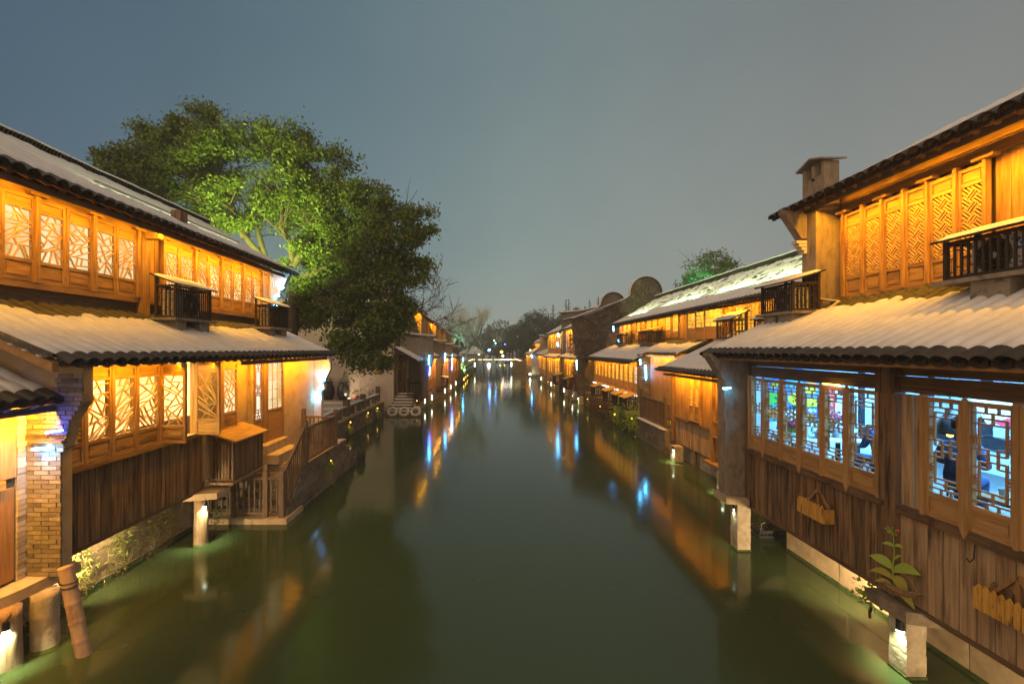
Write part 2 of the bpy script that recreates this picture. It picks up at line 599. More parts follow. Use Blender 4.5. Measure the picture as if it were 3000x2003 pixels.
def tile_mesh(s, slope, kind):
    key = (s, round(slope, 2), kind)
    if key in _TILE:
        return _TILE[key]
    m = MB()
    ax = Vector((s, 0, slope)).normalized()      # up the slope
    up = Vector((-slope * s, 0, 1)).normalized()
    w = {"eave": 0.112, "cover": 0.085}[kind]
    for lay in range(3 if kind == "eave" else 1):
        n = 8
        r = w - lay * 0.013
        lo = -0.010 * lay
        ln = 0.24 if kind == "eave" else 0.20
        st = 0.018 * lay
        vs = []
        for t in (st, ln):
            for rr in (r, r - 0.011):
                for k in range(n + 1):
                    a = PI * k / n
                    vs.append(ax * t + Vector((0, math.cos(a) * rr, 0)) + up * (math.sin(a) * rr * 0.72 + lo))
        q = n + 1
        fs = []
        for k in range(n):
            fs += [(k, k + 1, 2 * q + k + 1, 2 * q + k), (q + k, 3 * q + k, 3 * q + k + 1, q + k + 1), (k, q + k, q + k + 1, k + 1), (2 * q + k, 2 * q + k + 1, 3 * q + k + 1, 3 * q + k)]
        m.add(vs, fs)
    _TILE[key] = m.mesh(kind + "_tile", TILE, smooth=False)
    return _TILE[key]


def drip_mesh(s):
    key = (s, "drip")
    if key not in _TILE:
        pts = [(0, -0.085, 0.01)]
        for k in range(1, 8):
            a = -PI / 2 + PI * k / 8
            pts.append((0, math.sin(a) * 0.085, -0.035 - math.cos(a) * 0.05))
        pts.append((0, 0.085, 0.01))
        _TILE[key] = MB().prism(pts, (s * 0.02, 0, 0)).mesh("drip_tile", TILE)
    return _TILE[key]


def roof(H, s, de, ze, dt, zt, y0, y1, pitch=0.24, th=0.055, snow_to=1.3, ripple=0.75, tiles=True, rows=26, bare_from=None, conc=0.12, seed=0, sub=8, name="roof", edge=None, patchy=0.0):
    slope = (zt - ze) / (dt - de)
    L = math.hypot(dt - de, zt - ze)
    if edge is None:
        edge = (0.075 if tiles else 0.02) / L

    def zz(t):
        return ze + (zt - ze) * ((1 - conc) * t + conc * t * t)

    def P(t, y, h=0.0):
        return Vector((s * (de + (dt - de) * t), y, zz(t) + h))

    m = MB()
    ts = [k / 6 for k in range(7)]
    top = [[P(t, y0), P(t, y1)] for t in ts]
    bot = [[P(t, y0, -0.07), P(t, y1, -0.07)] for t in ts]
    m.grid(top, 0)
    m.grid(bot, 1)
    for j in (0, 1):
        m.grid([[a[j] for a in top], [b[j] for b in bot]], 0)
    m.grid([top[0], bot[0]], 1)
    m.grid([top[-1], bot[-1]], 1)
    Rf = m.build(name, [TILE, W_DARK_Y], H)
    ncol = max(1, round((y1 - y0) / pitch))
    pitch = (y1 - y0) / ncol

    def hb(y):
        ph = ((y - y0) / pitch) % 1.0 - 0.5
        return 0.066 * math.sqrt(max(0.0, 1 - (ph / 0.46) ** 2))

    ys = [y0 + pitch * k / sub for k in range(ncol * sub + 1)]
    # the tiles under the snow
    nr = max(2, int(L / 0.15))
    rws = []
    for i in range(nr):
        a, b = i / nr, (i + 1) / nr
        rws.append([P(a, y, 0.006 + hb(y) * 1.0) for y in ys])
        rws.append([P(b - 0.002, y, 0.004 + hb(y) * 0.80) for y in ys])
    MB().grid(rws).build("tile_bed", TILE, Rf, kind="stuff")
    # snow
    rr = []
    for i in range(rows + 1):
        t_ = edge + (1.0 - edge) * i / rows
        row = []
        for y in ys:
            t = t_ + (0.05 / L * noise.noise(Vector((y * 3.1, seed, 2.0))) * (1 - i / rows) ** 6)
            v = noise.noise(Vector((t * L * 1.1 + seed, y * 1.1, seed)))
            v2 = noise.noise(Vector((t * L * 4.0, y * 4.0, seed + 5)))
            h = th * (1 + 0.35 * v + 0.30 * v2)
            lim = snow_to + 0.09 * v + 0.05 * v2
            h -= (th + 0.075) * sstep(lim - 0.05, lim + 0.05, t)
            ph = ((y - y0) / pitch) % 1.0
            vk = noise.noise(Vector((t * L * 2.6, round((y - y0) / pitch) * 7.3, seed + 9)))
            h -= 0.018 * (1 - sstep(0.0, 0.18, min(ph, 1 - ph))) * ripple
            h -= 0.07 * sstep(0.34 - patchy, 0.5 - patchy, vk) * (1 - sstep(0.02, 0.16, min(ph, 1 - ph)))
            if patchy > 0.2:
                v3 = noise.noise(Vector((t * L * 2.2, y * 2.2, seed + 20))) + 0.6 * noise.noise(Vector((t * L * 5.5, y * 5.5, seed + 21)))
                h -= 0.10 * sstep(-0.05, 0.25, v3) * sstep(0.25, 0.55, t)
            if i == 0:
                h = -0.01
            elif i == 1:
                h *= 0.75
            row.append(P(t, y, 0.008 + hb(y) * ripple + h))
        rr.append(row)
    MB().grid(rr).build("snow", SNOW, Rf, smooth=True)
    if tiles:
        tm, dm = tile_mesh(s, slope, "eave"), drip_mesh(s)
        off = org(Rf)
        for k in range(ncol):
            y = y0 + (k + 0.5) * pitch
            o = link("eave_tile", tm, Rf, P(-0.05, y, 0.014 + RND.uniform(-0.006, 0.006)) - off)
            o.rotation_euler = (RND.uniform(-0.05, 0.05), 0, RND.uniform(-0.06, 0.06))
            link("drip_tile", dm, Rf, P(-0.015, y + pitch / 2, 0.012) - off)
        if bare_from is not None:
            cm = tile_mesh(s, slope, "cover")
            n = 0
            t = bare_from
            while t < 0.985:
                for k in range(ncol):
                    if n < 300:
                        y = y0 + (k + 0.5) * pitch
                        o = link("tile", cm, Rf, P(t, y, 0.018) - off)
                        o.rotation_euler = (RND.uniform(-0.08, 0.08), 0, RND.uniform(-0.1, 0.1))
                        n += 1
                t += 0.115 / L
    return Rf, P


def ridge(H, s, d, z, y0, y1, step=0.085, h=0.20, limit=300):
    """A ridge of upright tiles that lean on each other, under a rope of snow."""
    Rg = MB().box(s * (d - 0.09), s * (d + 0.09), y0, y1, z - 0.12, z + 0.02).build("ridge", TILE, H)
    key = ("ridge", round(h, 2))
    if key not in _TILE:
        _TILE[key] = MB().prism([(-0.10, -0.05, 0), (-0.10, 0.05, h), (0.10, 0.05, h), (0.10, -0.05, 0)], (0, 0.022, 0)).mesh("ridge_tile", TILE)
    n = min(limit, int((y1 - y0) / step))
    for k in range(n):
        link("ridge_tile", _TILE[key], Rg, Vector((s * d, y0 + (k + 0.5) * (y1 - y0) / n, z + 0.01)) - org(Rg))
    pts = []
    k = int((y1 - y0) / 0.15)
    rows = []
    for i in range(k + 1):
        y = y0 - 0.05 + (y1 - y0 + 0.1) * i / k
        e = 0.02 * noise.noise(Vector((y * 2.3, d, z)))
        rows.append([Vector((s * d + x, y, z + h + q + e)) for x, q in ((-0.12, -0.015), (-0.10, 0.04), (0, 0.075), (0.10, 0.04), (0.12, -0.015))])
    MB().grid(rows).build("ridge_snow", SNOW, Rg, smooth=True)
    return Rg


# ------------------------------------------------------------------ windows
def crack_pattern(w, h, rng, n=20):
    """Cracked-ice lattice: a panel split again and again by slanting bars."""
    polys = [[(0, 0), (w, 0), (w, h), (0, h)]]
    bars = []
    # seed with a few long slanting bars, then split the largest cells
    for _ in range(n):
        polys.sort(key=lambda p: -abs(sum(p[i][0] * p[(i + 1) % len(p)][1] - p[(i + 1) % len(p)][0] * p[i][1] for i in range(len(p)))))
        p = polys.pop(0)
        cx = sum(q[0] for q in p) / len(p) + rng.uniform(-0.03, 0.03)
        cy = sum(q[1] for q in p) / len(p) + rng.uniform(-0.05, 0.05)
        bw = max(q[0] for q in p) - min(q[0] for q in p)
        bh = max(q[1] for q in p) - min(q[1] for q in p)
        a = rng.choice([0.55, -0.6, 1.05, -1.1, 0.15]) + rng.uniform(-0.2, 0.2) if bh < bw * 1.6 else rng.choice([0.6, -0.6, 0.75, -0.4]) + rng.uniform(-0.15, 0.15)
        if bw > bh * 1.5:
            a = rng.choice([1.1, -1.1, 1.35])
        dx, dy = math.cos(a), math.sin(a)
        hit, A, B, side = [], [], [], None
        for i in range(len(p)):
            q, r = p[i], p[(i + 1) % len(p)]
            s0 = (q[0] - cx) * dy - (q[1] - cy) * dx
            s1 = (r[0] - cx) * dy - (r[1] - cy) * dx
            (A if s0 >= 0 else B).append(q)
            if s0 * s1 < 0:
                t = s0 / (s0 - s1)
                c = (q[0] + (r[0] - q[0]) * t, q[1] + (r[1] - q[1]) * t)
                hit.append(c)
                A.append(c)
                B.append(c)
        if len(hit) == 2 and len(A) > 2 and len(B) > 2:
            bars.append((hit[0], hit[1]))
            polys += [A, B]
        else:
            polys.append(p)
    return bars


def fret_pattern(w, h, g=0.043):
    """Diagonal basket weave: three bars one way, three the other, cell by cell."""
    bars = []
    c = math.sqrt(0.5)
    n = int((w + h) / (3 * g)) + 3
    for i in range(-n, n):
        for j in range(-n, n):
            for k in range(3):
                if (i + j) % 2:
                    bars.append(((3 * g * i - 0.35 * g, 3 * g * j + (k + 0.5) * g), (3 * g * (i + 1) + 0.35 * g, 3 * g * j + (k + 0.5) * g)))
                else:
                    bars.append(((3 * g * i + (k + 0.5) * g, 3 * g * j - 0.35 * g), (3 * g * i + (k + 0.5) * g, 3 * g * (j + 1) + 0.35 * g)))
    out = []
    for (a, b), (e, f) in bars:
        p = ((a - b) * c + w / 2, (a + b) * c)
        q = ((e - f) * c + w / 2, (e + f) * c)
        # clip to the panel
        t0, t1 = 0.0, 1.0
        dx, dy = q[0] - p[0], q[1] - p[1]
        ok = True
        for pp, dd, lo, hi in ((p[0], dx, 0, w), (p[1], dy, 0, h)):
            if abs(dd) < 1e-9:
                ok = ok and lo <= pp <= hi
            else:
                ta, tb = (lo - pp) / dd, (hi - pp) / dd
                t0, t1 = max(t0, min(ta, tb)), min(t1, max(ta, tb))
        if ok and t1 - t0 > 0.05:
            out.append(((p[0] + dx * t0, p[1] + dy * t0), (p[0] + dx * t1, p[1] + dy * t1)))
    return out


def meander_pattern(w, h):
    L = []

    def H_(a, b, z):
        L.append(((a * w, (1 - z) * h), (b * w, (1 - z) * h)))

    def V_(x, a, b):
        L.append(((x * w, (1 - a) * h), (x * w, (1 - b) * h)))

    for z in (0.055, 0.165, 0.835, 0.945):
        H_(0, 1, z)
    for z in (0.11, 0.89):
        H_(0.13, 0.87, z)
    for x in (0.34, 0.67):
        V_(x, 0, 0.055)
        V_(x, 0.945, 1)
    V_(0.5, 0.055, 0.165)
    V_(0.5, 0.835, 0.945)
    V_(0.13, 0.11, 0.455)
    V_(0.13, 0.53, 0.89)
    V_(0.87, 0.11, 0.47)
    V_(0.87, 0.545, 0.89)
    H_(0, 0.35, 0.40)
    H_(0.13, 0.62, 0.455)
    V_(0.35, 0.40, 0.585)
    H_(0.13, 0.62, 0.53)
    H_(0, 0.35, 0.585)
    V_(0.62, 0.415, 0.60)
    H_(0.62, 1, 0.415)
    H_(0.62, 0.87, 0.47)
    H_(0.62, 0.87, 0.545)
    H_(0.62, 1, 0.60)
    return L


def square_pattern(w, h, rng=None):
    L = []
    nx, nz = 3, max(4, round(h / (w / 2.6)))
    for i in range(1, nx):
        L.append(((w * i / nx, 0), (w * i / nx, h)))
    for j in range(1, nz):
        L.append(((0, h * j / nz), (w, h * j / nz)))
    return L


_PAT = {}


def sash(H, s, d, y, z, w, h, pat, pane, wz, wy, top=0.17, bot=0.30, rot=0.0, seed=0, bar=0.02, stile=0.055, name="window", hinge=0, ornaments=False, hook=False, backing=None):
    """A window leaf on the wall s*d, from y to y+w: frame with lattice, pane and panels as its children. HINGE 1 swings it about its far edge, else about its near one."""
    o_ = -s                                       # outward along x
    T = 0.05
    y0, y1 = (-w, 0.0) if hinge else (0.0, w)
    loc = Vector((s * d, y + (w if hinge else 0), z)) - org(H)
    key = (pat, round(w, 3), round(h, 3), o_, top, bot, hinge, seed if pat == "crack" else 0, wz.name, bar, stile)
    if key not in _PAT:
        m = MB()
        fx0, fx1 = 0.0, o_ * T
        m.box(fx0, fx1, y0, y0 + stile, 0, h, 0)
        m.box(fx0, fx1, y1 - stile, y1, 0, h, 0)
        rails = [(0.0, 0.055), (h - 0.055, h)]
        if bot > 0.1:
            rails.append((bot - 0.025, bot + 0.03))
        if top > 0.08:
            rails.append((h - top - 0.03, h - top + 0.02))
        for a, b in rails:
            m.box(fx0, o_ * (T - 0.003), y0 + stile, y1 - stile, a, b, 1)
        fm = m.mesh(name, [wz, wy])
        pn = []
        if bot > 0.1:
            pm_ = MB()
            a, b = 0.055, bot - 0.025
            pm_.box(o_ * 0.012, o_ * 0.026, y0 + stile, y1 - stile, a, b)
            pm_.box(o_ * 0.026, o_ * 0.036, y0 + stile + 0.035, y1 - stile - 0.035, a + 0.035, b - 0.035)
            pn.append(pm_.mesh("panel", wy))
        if top > 0.08:
            pm_ = MB()
            a, b = h - top + 0.02, h - 0.055
            pm_.box(o_ * 0.012, o_ * 0.026, y0 + stile, y1 - stile, a, b)
            pm_.box(o_ * 0.026, o_ * 0.034, y0 + stile + 0.03, y1 - stile - 0.03, a + 0.025, b - 0.025)
            pn.append(pm_.mesh("panel", wy))
        za = bot + 0.03 if bot > 0.1 else 0.055
        zb = h - top - 0.03 if top > 0.08 else h - 0.055
        lw, lh = w - 2 * stile, zb - za
        rng = random.Random(seed * 13 + 5)
        L = crack_pattern(lw, lh, rng, 21) if pat == "crack" else fret_pattern(lw, lh) if pat == "fret" else meander_pattern(lw, lh) if pat == "meander" else square_pattern(lw, lh)
        lm = MB()
        e = 0
        for (a, b), (c, f) in L:
            e = (e + 1) % 5
            xo = o_ * (0.022 + 0.0015 * e)
            lm.bar((xo, y0 + stile + a, za + b), (xo, y0 + stile + c, za + f), bar, 0.022, (1, 0, 0))
        lme = lm.mesh("lattice", W_LATT if pat != "meander" else wz)
        gm = MB().box(-o_ * 0.004, o_ * 0.001, y0 + stile, y1 - stile, za, zb).mesh("pane", GLASS)
        _PAT[key] = (fm, pn, lme, gm, za, zb)
    fm, pn, lme, gm, za, zb = _PAT[key]
    f = link(name, fm, H, loc)
    ORG[f] = org(H) + loc
    f.rotation_euler = (0, 0, rot)
    for q in pn:
        link("panel", q, f)
    link("lattice", lme, f)
    g = link("pane", gm, f)
    if pane is not GLASS:
        k2 = ("panemesh", gm.name, pane.name)
        if k2 not in _PAT:
            mm = gm.copy()
            mm.materials.clear()
            mm.materials.append(pane)
            _PAT[k2] = mm
        g.data = _PAT[k2]
    if ornaments:
        for (fx, fz) in ((0.055, 0.30), (0.93, 0.33), (0.055, 0.70), (0.93, 0.73)):
            cy = y0 + stile + fx * (w - 2 * stile)
            cz = za + (1 - fz) * (zb - za)
            mm = MB()
            for a in range(3):
                mm.torus((o_ * 0.03, cy, cz + (a - 1) * 0.036), 0.019, 0.008, "x", 10, 6)
            for sg in (-1, 1):
                mm.torus((o_ * 0.03, cy + 0.014 * sg, cz + 0.018 * sg), 0.013, 0.007, "x", 8, 5)
            link("carving", mm.mesh("carving", wz), f)
    return f


def area(name, loc, to, sx, sy, power, color, spread=180):
    l_ = bpy.data.lights.new(name, "AREA")
    l_.shape = "RECTANGLE"
    l_.size, l_.size_y = sx, sy
    l_.energy = power
    l_.color = color
    l_.spread = math.radians(spread)
    o = bpy.data.objects.new(name, l_)
    o.location = loc
    zdir = -(Vector(to)).normalized()
    xdir = Vector((0, 1, 0)) if abs(zdir.y) < 0.9 else Vector((1, 0, 0))
    ydir = zdir.cross(xdir).normalized()
    xdir = ydir.cross(zdir)
    o.rotation_euler = Matrix((xdir, ydir, zdir)).transposed().to_euler()
    COL.objects.link(o)
    return o


def spot(name, loc, to, power, color, ang=70, blend=0.6, size=0.03):
    l_ = bpy.data.lights.new(name, "SPOT")
    l_.energy = power
    l_.color = color
    l_.spot_size = math.radians(ang)
    l_.spot_blend = blend
    l_.shadow_soft_size = size
    o = bpy.data.objects.new(name, l_)
    o.location = loc
    o.rotation_euler = Vector(to).to_track_quat("-Z", "Y").to_euler()
    COL.objects.link(o)
    return o


def point(name, loc, power, color, size=0.1):
    l_ = bpy.data.lights.new(name, "POINT")
    l_.energy = power
    l_.color = color
    l_.shadow_soft_size = size
    o = bpy.data.objects.new(name, l_)
    o.location = loc
    COL.objects.link(o)
    return o


AMBER = (1.0, 0.44, 0.012)


def wash(s, d, z, y0, y1, per_m, color=AMBER, out=0.46, lean=0.7, H=None, baffle=True):
    """The LED strips on the rafters under an eave, length by length. With a house H given, each strip hangs in a hooded channel that shields it on the canal side."""
    n = max(1, round((y1 - y0) / 1.4)) if H is not None else 1
    L = (y1 - y0) / n
    if H is not None and baffle:
        lean = 2.2
        hd = MB()
        hd.box(s * (d - out - 0.032), s * (d - out - 0.026), y0, y1, z - 0.066, z + 0.03)
        hd.box(s * (d - out - 0.026), s * (d - out + 0.03), y0, y1, z + 0.022, z + 0.03)
        hd.build("added_light_baffle", W_DARK_Y, H)  # added baffle: blocks the strips' view of the canal and shapes their wash
    for k in range(n):
        c = y0 + (k + 0.5) * L
        area("eave_strip_light", (s * (d - out), c, z), (s, 0, -lean), L * (0.85 if n > 1 else 1), 0.035, (1.95 if H is not None else 2.3) * per_m * L * (RND.uniform(0.65, 1.35) if n > 1 else 1), color)


# ------------------------------------------------------------------ boxes that hide the air conditioners
def cage(label, s, d0, d1, y0, y1, z0, z1, rise=0.16, style="bars", blocks=None, snow=True, group="slatted boxes over the air conditioners", name="air_conditioner_cage", wood=None, pitch=0.075, lidmat=None, frontbars=True):
    wood = wood or W_CAGE
    C = thing(name, label, "slatted box", (s * (d0 + d1) / 2, (y0 + y1) / 2, z0 - 0.06))
    if group:
        C["group"] = group
    p = 0.05
    fr = MB()
    zb = z1 + rise
    for d, zt in ((d0, z1), (d1, zb)):
        for y in (y0, y1):
            yy = (y, y + p) if y == y0 else (y - p, y)
            dd = (d, d + p) if d == d0 else (d - p, d)
            fr.box(s * dd[0], s * dd[1], yy[0], yy[1], z0, zt)
    for zz, hh in ((z0, 0.05), (z1 - 0.06, 0.045)):
        fr.box(s * (d0 + 0.004), s * (d0 + p - 0.004), y0 + p, y1 - p, zz, zz + hh)
        fr.box(s * (d1 - p + 0.004), s * (d1 - 0.004), y0 + p, y1 - p, zz, zz + hh)
        for y in (y0 + 0.004, y1 - p + 0.004):
            fr.box(s * (d0 + p), s * (d1 - p), y, y + p - 0.008, zz, zz + hh)
    fr.build("frame", wood, C)
    n = max(2, int((y1 - y0 - 2 * p) / pitch))
    for k in range(1, n):
        y = y0 + p + (y1 - y0 - 2 * p) * k / n
        bw = 0.026 if style == "bars" else 0.055
        piece("slat", C, s * (d0 + 0.012), s * (d0 + 0.034), y - bw / 2, y + bw / 2, z0 + 0.05, z1 - 0.06, wood)
    n = max(2, int((d1 - d0 - 2 * p) / pitch))
    for k in range(1, n):
        d = d0 + p + (d1 - d0 - 2 * p) * k / n
        bw = 0.022 if style == "bars" else 0.05
        piece("slat", C, s * (d - bw / 2), s * (d + bw / 2), y0 + 0.012, y0 + 0.034, z0 + 0.05, z1 - 0.06, wood)
    if style == "bars":
        cb = MB()
        nb = max(3, int((y1 - y0) / pitch))
        for k in range(nb):
            ya = y0 + p + (y1 - y0 - 2 * p) * k / nb
            yb = y0 + p + (y1 - y0 - 2 * p) * (k + 1) / nb
            for q in ((0.30, 0.72) if k % 2 else (0.18, 0.52, 0.86)):
                zq = z0 + (z1 - z0) * q
                cb.box(s * (d0 + 0.016), s * (d0 + 0.03), ya, yb, zq, zq + 0.016)
        nb = max(2, int((d1 - d0 - 2 * p) / pitch))
        for k in range(nb):
            a = d0 + p + (d1 - d0 - 2 * p) * k / nb
            b = d0 + p + (d1 - d0 - 2 * p) * (k + 1) / nb
            for q in ((0.30, 0.72) if k % 2 else (0.18, 0.52, 0.86)):
                zq = z0 + (z1 - z0) * q
                cb.box(s * a, s * b, y0 + 0.016, y0 + 0.03, zq, zq + 0.016)
        cb.build("crossbar", wood, C)
    a, b = d0 - 0.10, d1 + 0.05
    sl = (zb - z1) / (d1 - d0)
    za, zc = z1 - sl * 0.10 + 0.005, zb + sl * 0.05 + 0.005
    ld = MB().prism([(s * a, y0 - 0.08, za), (s * b, y0 - 0.08, zc), (s * b, y0 - 0.08, zc + 0.035), (s * a, y0 - 0.08, za + 0.035)], (0, y1 - y0 + 0.16, 0)).build("lid", lidmat or wood, C)
    if snow:
        rows = []
        for i in range(7):
            t = i / 6
            row = []
            for j in range(13):
                y = y0 - 0.085 + (y1 - y0 + 0.17) * j / 12
                e = 0.04 if 0 < i < 6 and 0 < j < 12 else -0.006
                row.append((s * (a - 0.005 + (b - a + 0.01) * t), y, za + (zc - za) * t + 0.037 + e + 0.006 * noise.noise(Vector((t * 3, y * 3, d0)))))
            rows.append(row)
        MB().grid(rows).build("snow", SNOW, ld, smooth=True)
    MB().box(s * (d0 - 0.07), s * (d1 + 0.05), y0 - 0.10, y1 + 0.10, z0 - 0.06, z0 - 0.003).build("base_slab", CONCRETE if blocks else wood, C)
    for (ya, yb, zlow) in (blocks or ()):
        piece("support_block", C, s * (d0 + 0.02), s * (d1 - 0.02), ya, yb, zlow, z0 - 0.062, CONCRETE)
    return C


def ac_unit(label, s, d, y0, y1, z0, z1, depth=0.3, brand=False):
    """Outdoor unit of an air conditioner: casing, round fan grille on the canal side, vents on its end."""
    A = thing("air_conditioner", label, "air conditioner", (s * (d + depth / 2), (y0 + y1) / 2, z0), "outdoor air conditioner units")
    MB().box(s * d, s * (d + depth), y0, y1, z0, z1).build("casing", PLASTIC_AC, A)
    r = min(0.44 * (z1 - z0), 0.30)
    cy, cz = y1 - r - 0.07, (z0 + z1) / 2
    x = s * (d - 0.012)
    g = MB()
    n = 8
    for k in range(1, n + 1):
        g.torus((x, cy, cz), r * k / n, 0.0032 if k < n else 0.012, "x", 28, 4)
    for k in range(28):
        a = 2 * PI * k / 28
        g.tube([(x, cy + math.cos(a + q * 0.35) * r * (0.22 + 0.78 * q), cz + math.sin(a + q * 0.35) * r * (0.22 + 0.78 * q)) for q in (0, 0.5, 1)], 0.003, 4)
    g.build("fan_grille", BLACK, A)
    MB().prism([(s * (d - 0.004), cy + math.cos(2 * PI * k / 24) * r * 0.97, cz + math.sin(2 * PI * k / 24) * r * 0.97) for k in range(24)], (s * 0.003, 0, 0)).build("fan_well", flat("fan_well_dark", (0.03, 0.025, 0.022)) if "fan_well_dark" not in bpy.data.materials else bpy.data.materials["fan_well_dark"], A)
    MB().prism([(s * (d - 0.018), cy + math.cos(2 * PI * k / 16) * r * 0.2, cz + math.sin(2 * PI * k / 16) * r * 0.2) for k in range(16)], (s * 0.01, 0, 0)).build("hub", PLASTIC_AC, A)
    v = MB()
    for k in range(10):
        zz = z0 + 0.08 + (z1 - z0 - 0.16) * k / 9
        for q in range(3):
            dd = d + 0.03 + q * (depth - 0.06) / 3
            v.box(s * dd, s * (dd + (depth - 0.06) / 3 - 0.02), y0 - 0.004, y0 - 0.001, zz - 0.012, zz + 0.012)
    v.build("end_vent", BLACK, A)
    if brand:
        blue = flat("label_blue", (0.01, 0.10, 0.50), 0.4)
        white = flat("label_white", (0.75, 0.77, 0.8), 0.4)
        yb = cy - r - 0.05
        ya = yb - 0.29
        za, zb = z1 - 0.20, z1 - 0.075
        P_ = MB().box(s * (d - 0.004), s * (d - 0.001), ya, yb, za, zb).build("name_plate", blue, A)
        mm = MB().torus((s * (d - 0.006), yb - 0.055, (za + zb) / 2), 0.038, 0.005, "x", 24, 5)
        mm.tube([(s * (d - 0.006), yb - 0.055 + 0.03 * math.cos(t), (za + zb) / 2 + 0.03 * math.sin(t)) for t in (3.6, 4.3, 5.0, 5.7, 6.4)], [0.003, 0.007, 0.009, 0.006, 0.002], 5)
        mm.build("emblem", white, P_)
        rot = Matrix(((0, 0, -1), (-1, 0, 0), (0, 1, 0))).to_euler() if s > 0 else Matrix(((0, 0, 1), (1, 0, 0), (0, 1, 0))).to_euler()
        for txt, sz, zz in (("Midea", 0.062, zb - 0.055), ("\u7f8e\u7684", 0.05, za + 0.012)):
            c = bpy.data.curves.new("lettering", "FONT")
            c.body = txt
            c.size = sz
            c.extrude = 0.001
            tmp = bpy.data.objects.new("lettering_curve", c)
            COL.objects.link(tmp)
            bpy.context.view_layer.update()
            tme = bpy.data.meshes.new_from_object(tmp.evaluated_get(bpy.context.evaluated_depsgraph_get()))
            bpy.data.objects.remove(tmp)
            tme.materials.clear()
            tme.materials.append(white)
            t = link("lettering", tme, P_, Vector((s * (d - 0.006), yb - 0.105, zz)) - org(P_))
            t.rotation_euler = rot
    return A


# ------------------------------------------------------------------ plants
def leaf_cloud(name, pts, size, mat, parent, seed=1, flatness=0.0, aspect=0.55, stuff=False):
    r = np.random.RandomState(seed)
    pts = np.asarray(pts, float)
    n = len(pts)
    a = r.normal(size=(n, 3))
    a[:, 2] *= (1 - flatness)
    a /= np.linalg.norm(a, axis=1)[:, None]
    b = np.cross(a, r.normal(size=(n, 3)))
    b /= np.linalg.norm(b, axis=1)[:, None]
    sz = size * r.uniform(0.6, 1.3, n)[:, None]
    off = np.array(org(parent))
    v = np.empty((n, 4, 3))
    v[:, 0] = pts - a * sz * 0.5
    v[:, 1] = pts + b * sz * 0.5 * aspect
    v[:, 2] = pts + a * sz * 0.5
    v[:, 3] = pts - b * sz * 0.5 * aspect
    v = v.reshape(-1, 3) - off
    me = bpy.data.meshes.new(name)
    me.vertices.add(4 * n)
    me.vertices.foreach_set("co", v.ravel())
    me.loops.add(4 * n)
    me.loops.foreach_set("vertex_index", np.arange(4 * n, dtype=np.int32))
    me.polygons.add(n)
    me.polygons.foreach_set("loop_start", np.arange(0, 4 * n, 4, dtype=np.int32))
    me.polygons.foreach_set("loop_total", np.full(n, 4, dtype=np.int32))
    me.materials.append(mat)
    me.update(calc_edges=True)
    o = link(name, me, parent)
    ORG[o] = org(parent).copy()
    return o


def lobe_points(lobes, per, seed, clump=0.58, nclump=26, shell=0.22):
    """Leaf positions: every lobe is a shell of small clumps with gaps between them."""
    r = np.random.RandomState(seed)
    out = []
    for (cx, cy, cz, rx, ry, rz) in lobes:
        vol = (rx * ry * rz) ** (1 / 3)
        k = max(6, int(nclump * vol * vol / 2.2))
        d = r.normal(size=(k, 3))
        d /= np.linalg.norm(d, axis=1)[:, None]
        rad = 1 - np.abs(r.normal(size=k)) * shell
        cs = d * rad[:, None] * np.array([rx, ry, rz]) + np.array([cx, cy, cz])
        for c in cs:
            m = int(per * r.uniform(0.5, 1.4))
            q = r.normal(size=(m, 3)) * clump * r.uniform(0.6, 1.15) * np.array([1, 1, 0.62]) * 0.55
            out.append(c + q)
    return np.concatenate(out)


def branch(m, p, d, ln, r, depth, rng, droop=0.0, split=(2, 3), wob=0.25, twig=0.006, up=0.15, n=5):
    d = Vector(d).normalized()
    pts, rs = [Vector(p)], [r]
    k = 4
    for i in range(k):
        d = (d + Vector((rng.uniform(-wob, wob), rng.uniform(-wob, wob), rng.uniform(-wob, wob) + up * 0.3 - droop)) * 0.5).normalized()
        pts.append(pts[-1] + d * ln / k)
        rs.append(max(twig, r * (1 - 0.45 * (i + 1) / k)))
    m.tube(pts, rs, n if depth > 1 else 3, caps=False)
    if depth > 0:
        for j in range(rng.randint(*split)):
            t = rng.uniform(0.35, 1.0)
            i = min(k, max(1, int(t * k)))
            a = Vector((rng.uniform(-1, 1), rng.uniform(-1, 1), rng.uniform(-0.4, 0.8) - droop)).normalized()
            branch(m, pts[i], d * 0.6 + a * 0.75, ln * rng.uniform(0.55, 0.8), rs[i] * 0.62, depth - 1, rng, droop, split, wob, twig, up, n)


def tuft(label, c, n, ln, mat, seed, group=None, spread=1.0, cat="plant", name="fern_clump", hang=0.5, width=0.02):
    """A clump of arching blades or fronds rooted at one point."""
    r = random.Random(seed)
    m = MB()
    c = Vector(c)
    for k in range(n):
        a = r.uniform(0, 2 * PI)
        dv = Vector((math.cos(a) * spread, math.sin(a) * spread, r.uniform(0.25, 1.1)))
        l_ = ln * r.uniform(0.5, 1.2)
        b = c + Vector((r.uniform(-0.1, 0.1), r.uniform(-0.12, 0.12), r.uniform(-0.05, 0.08))) * ln * 2
        pts = []
        for i in range(4):
            t = i / 3
            pts.append(b + dv * l_ * t * 0.7 + Vector((0, 0, -hang * l_ * t * t * 1.2)))
        sd = dv.cross(Vector((0, 0, 1))).normalized() * width * r.uniform(0.6, 1.4)
        rows = [[p - sd * (1 - i / 3.2), p + sd * (1 - i / 3.2)] for i, p in enumerate(pts)]
        m.grid(rows)
    return m.solo(name, mat, label, cat, group)
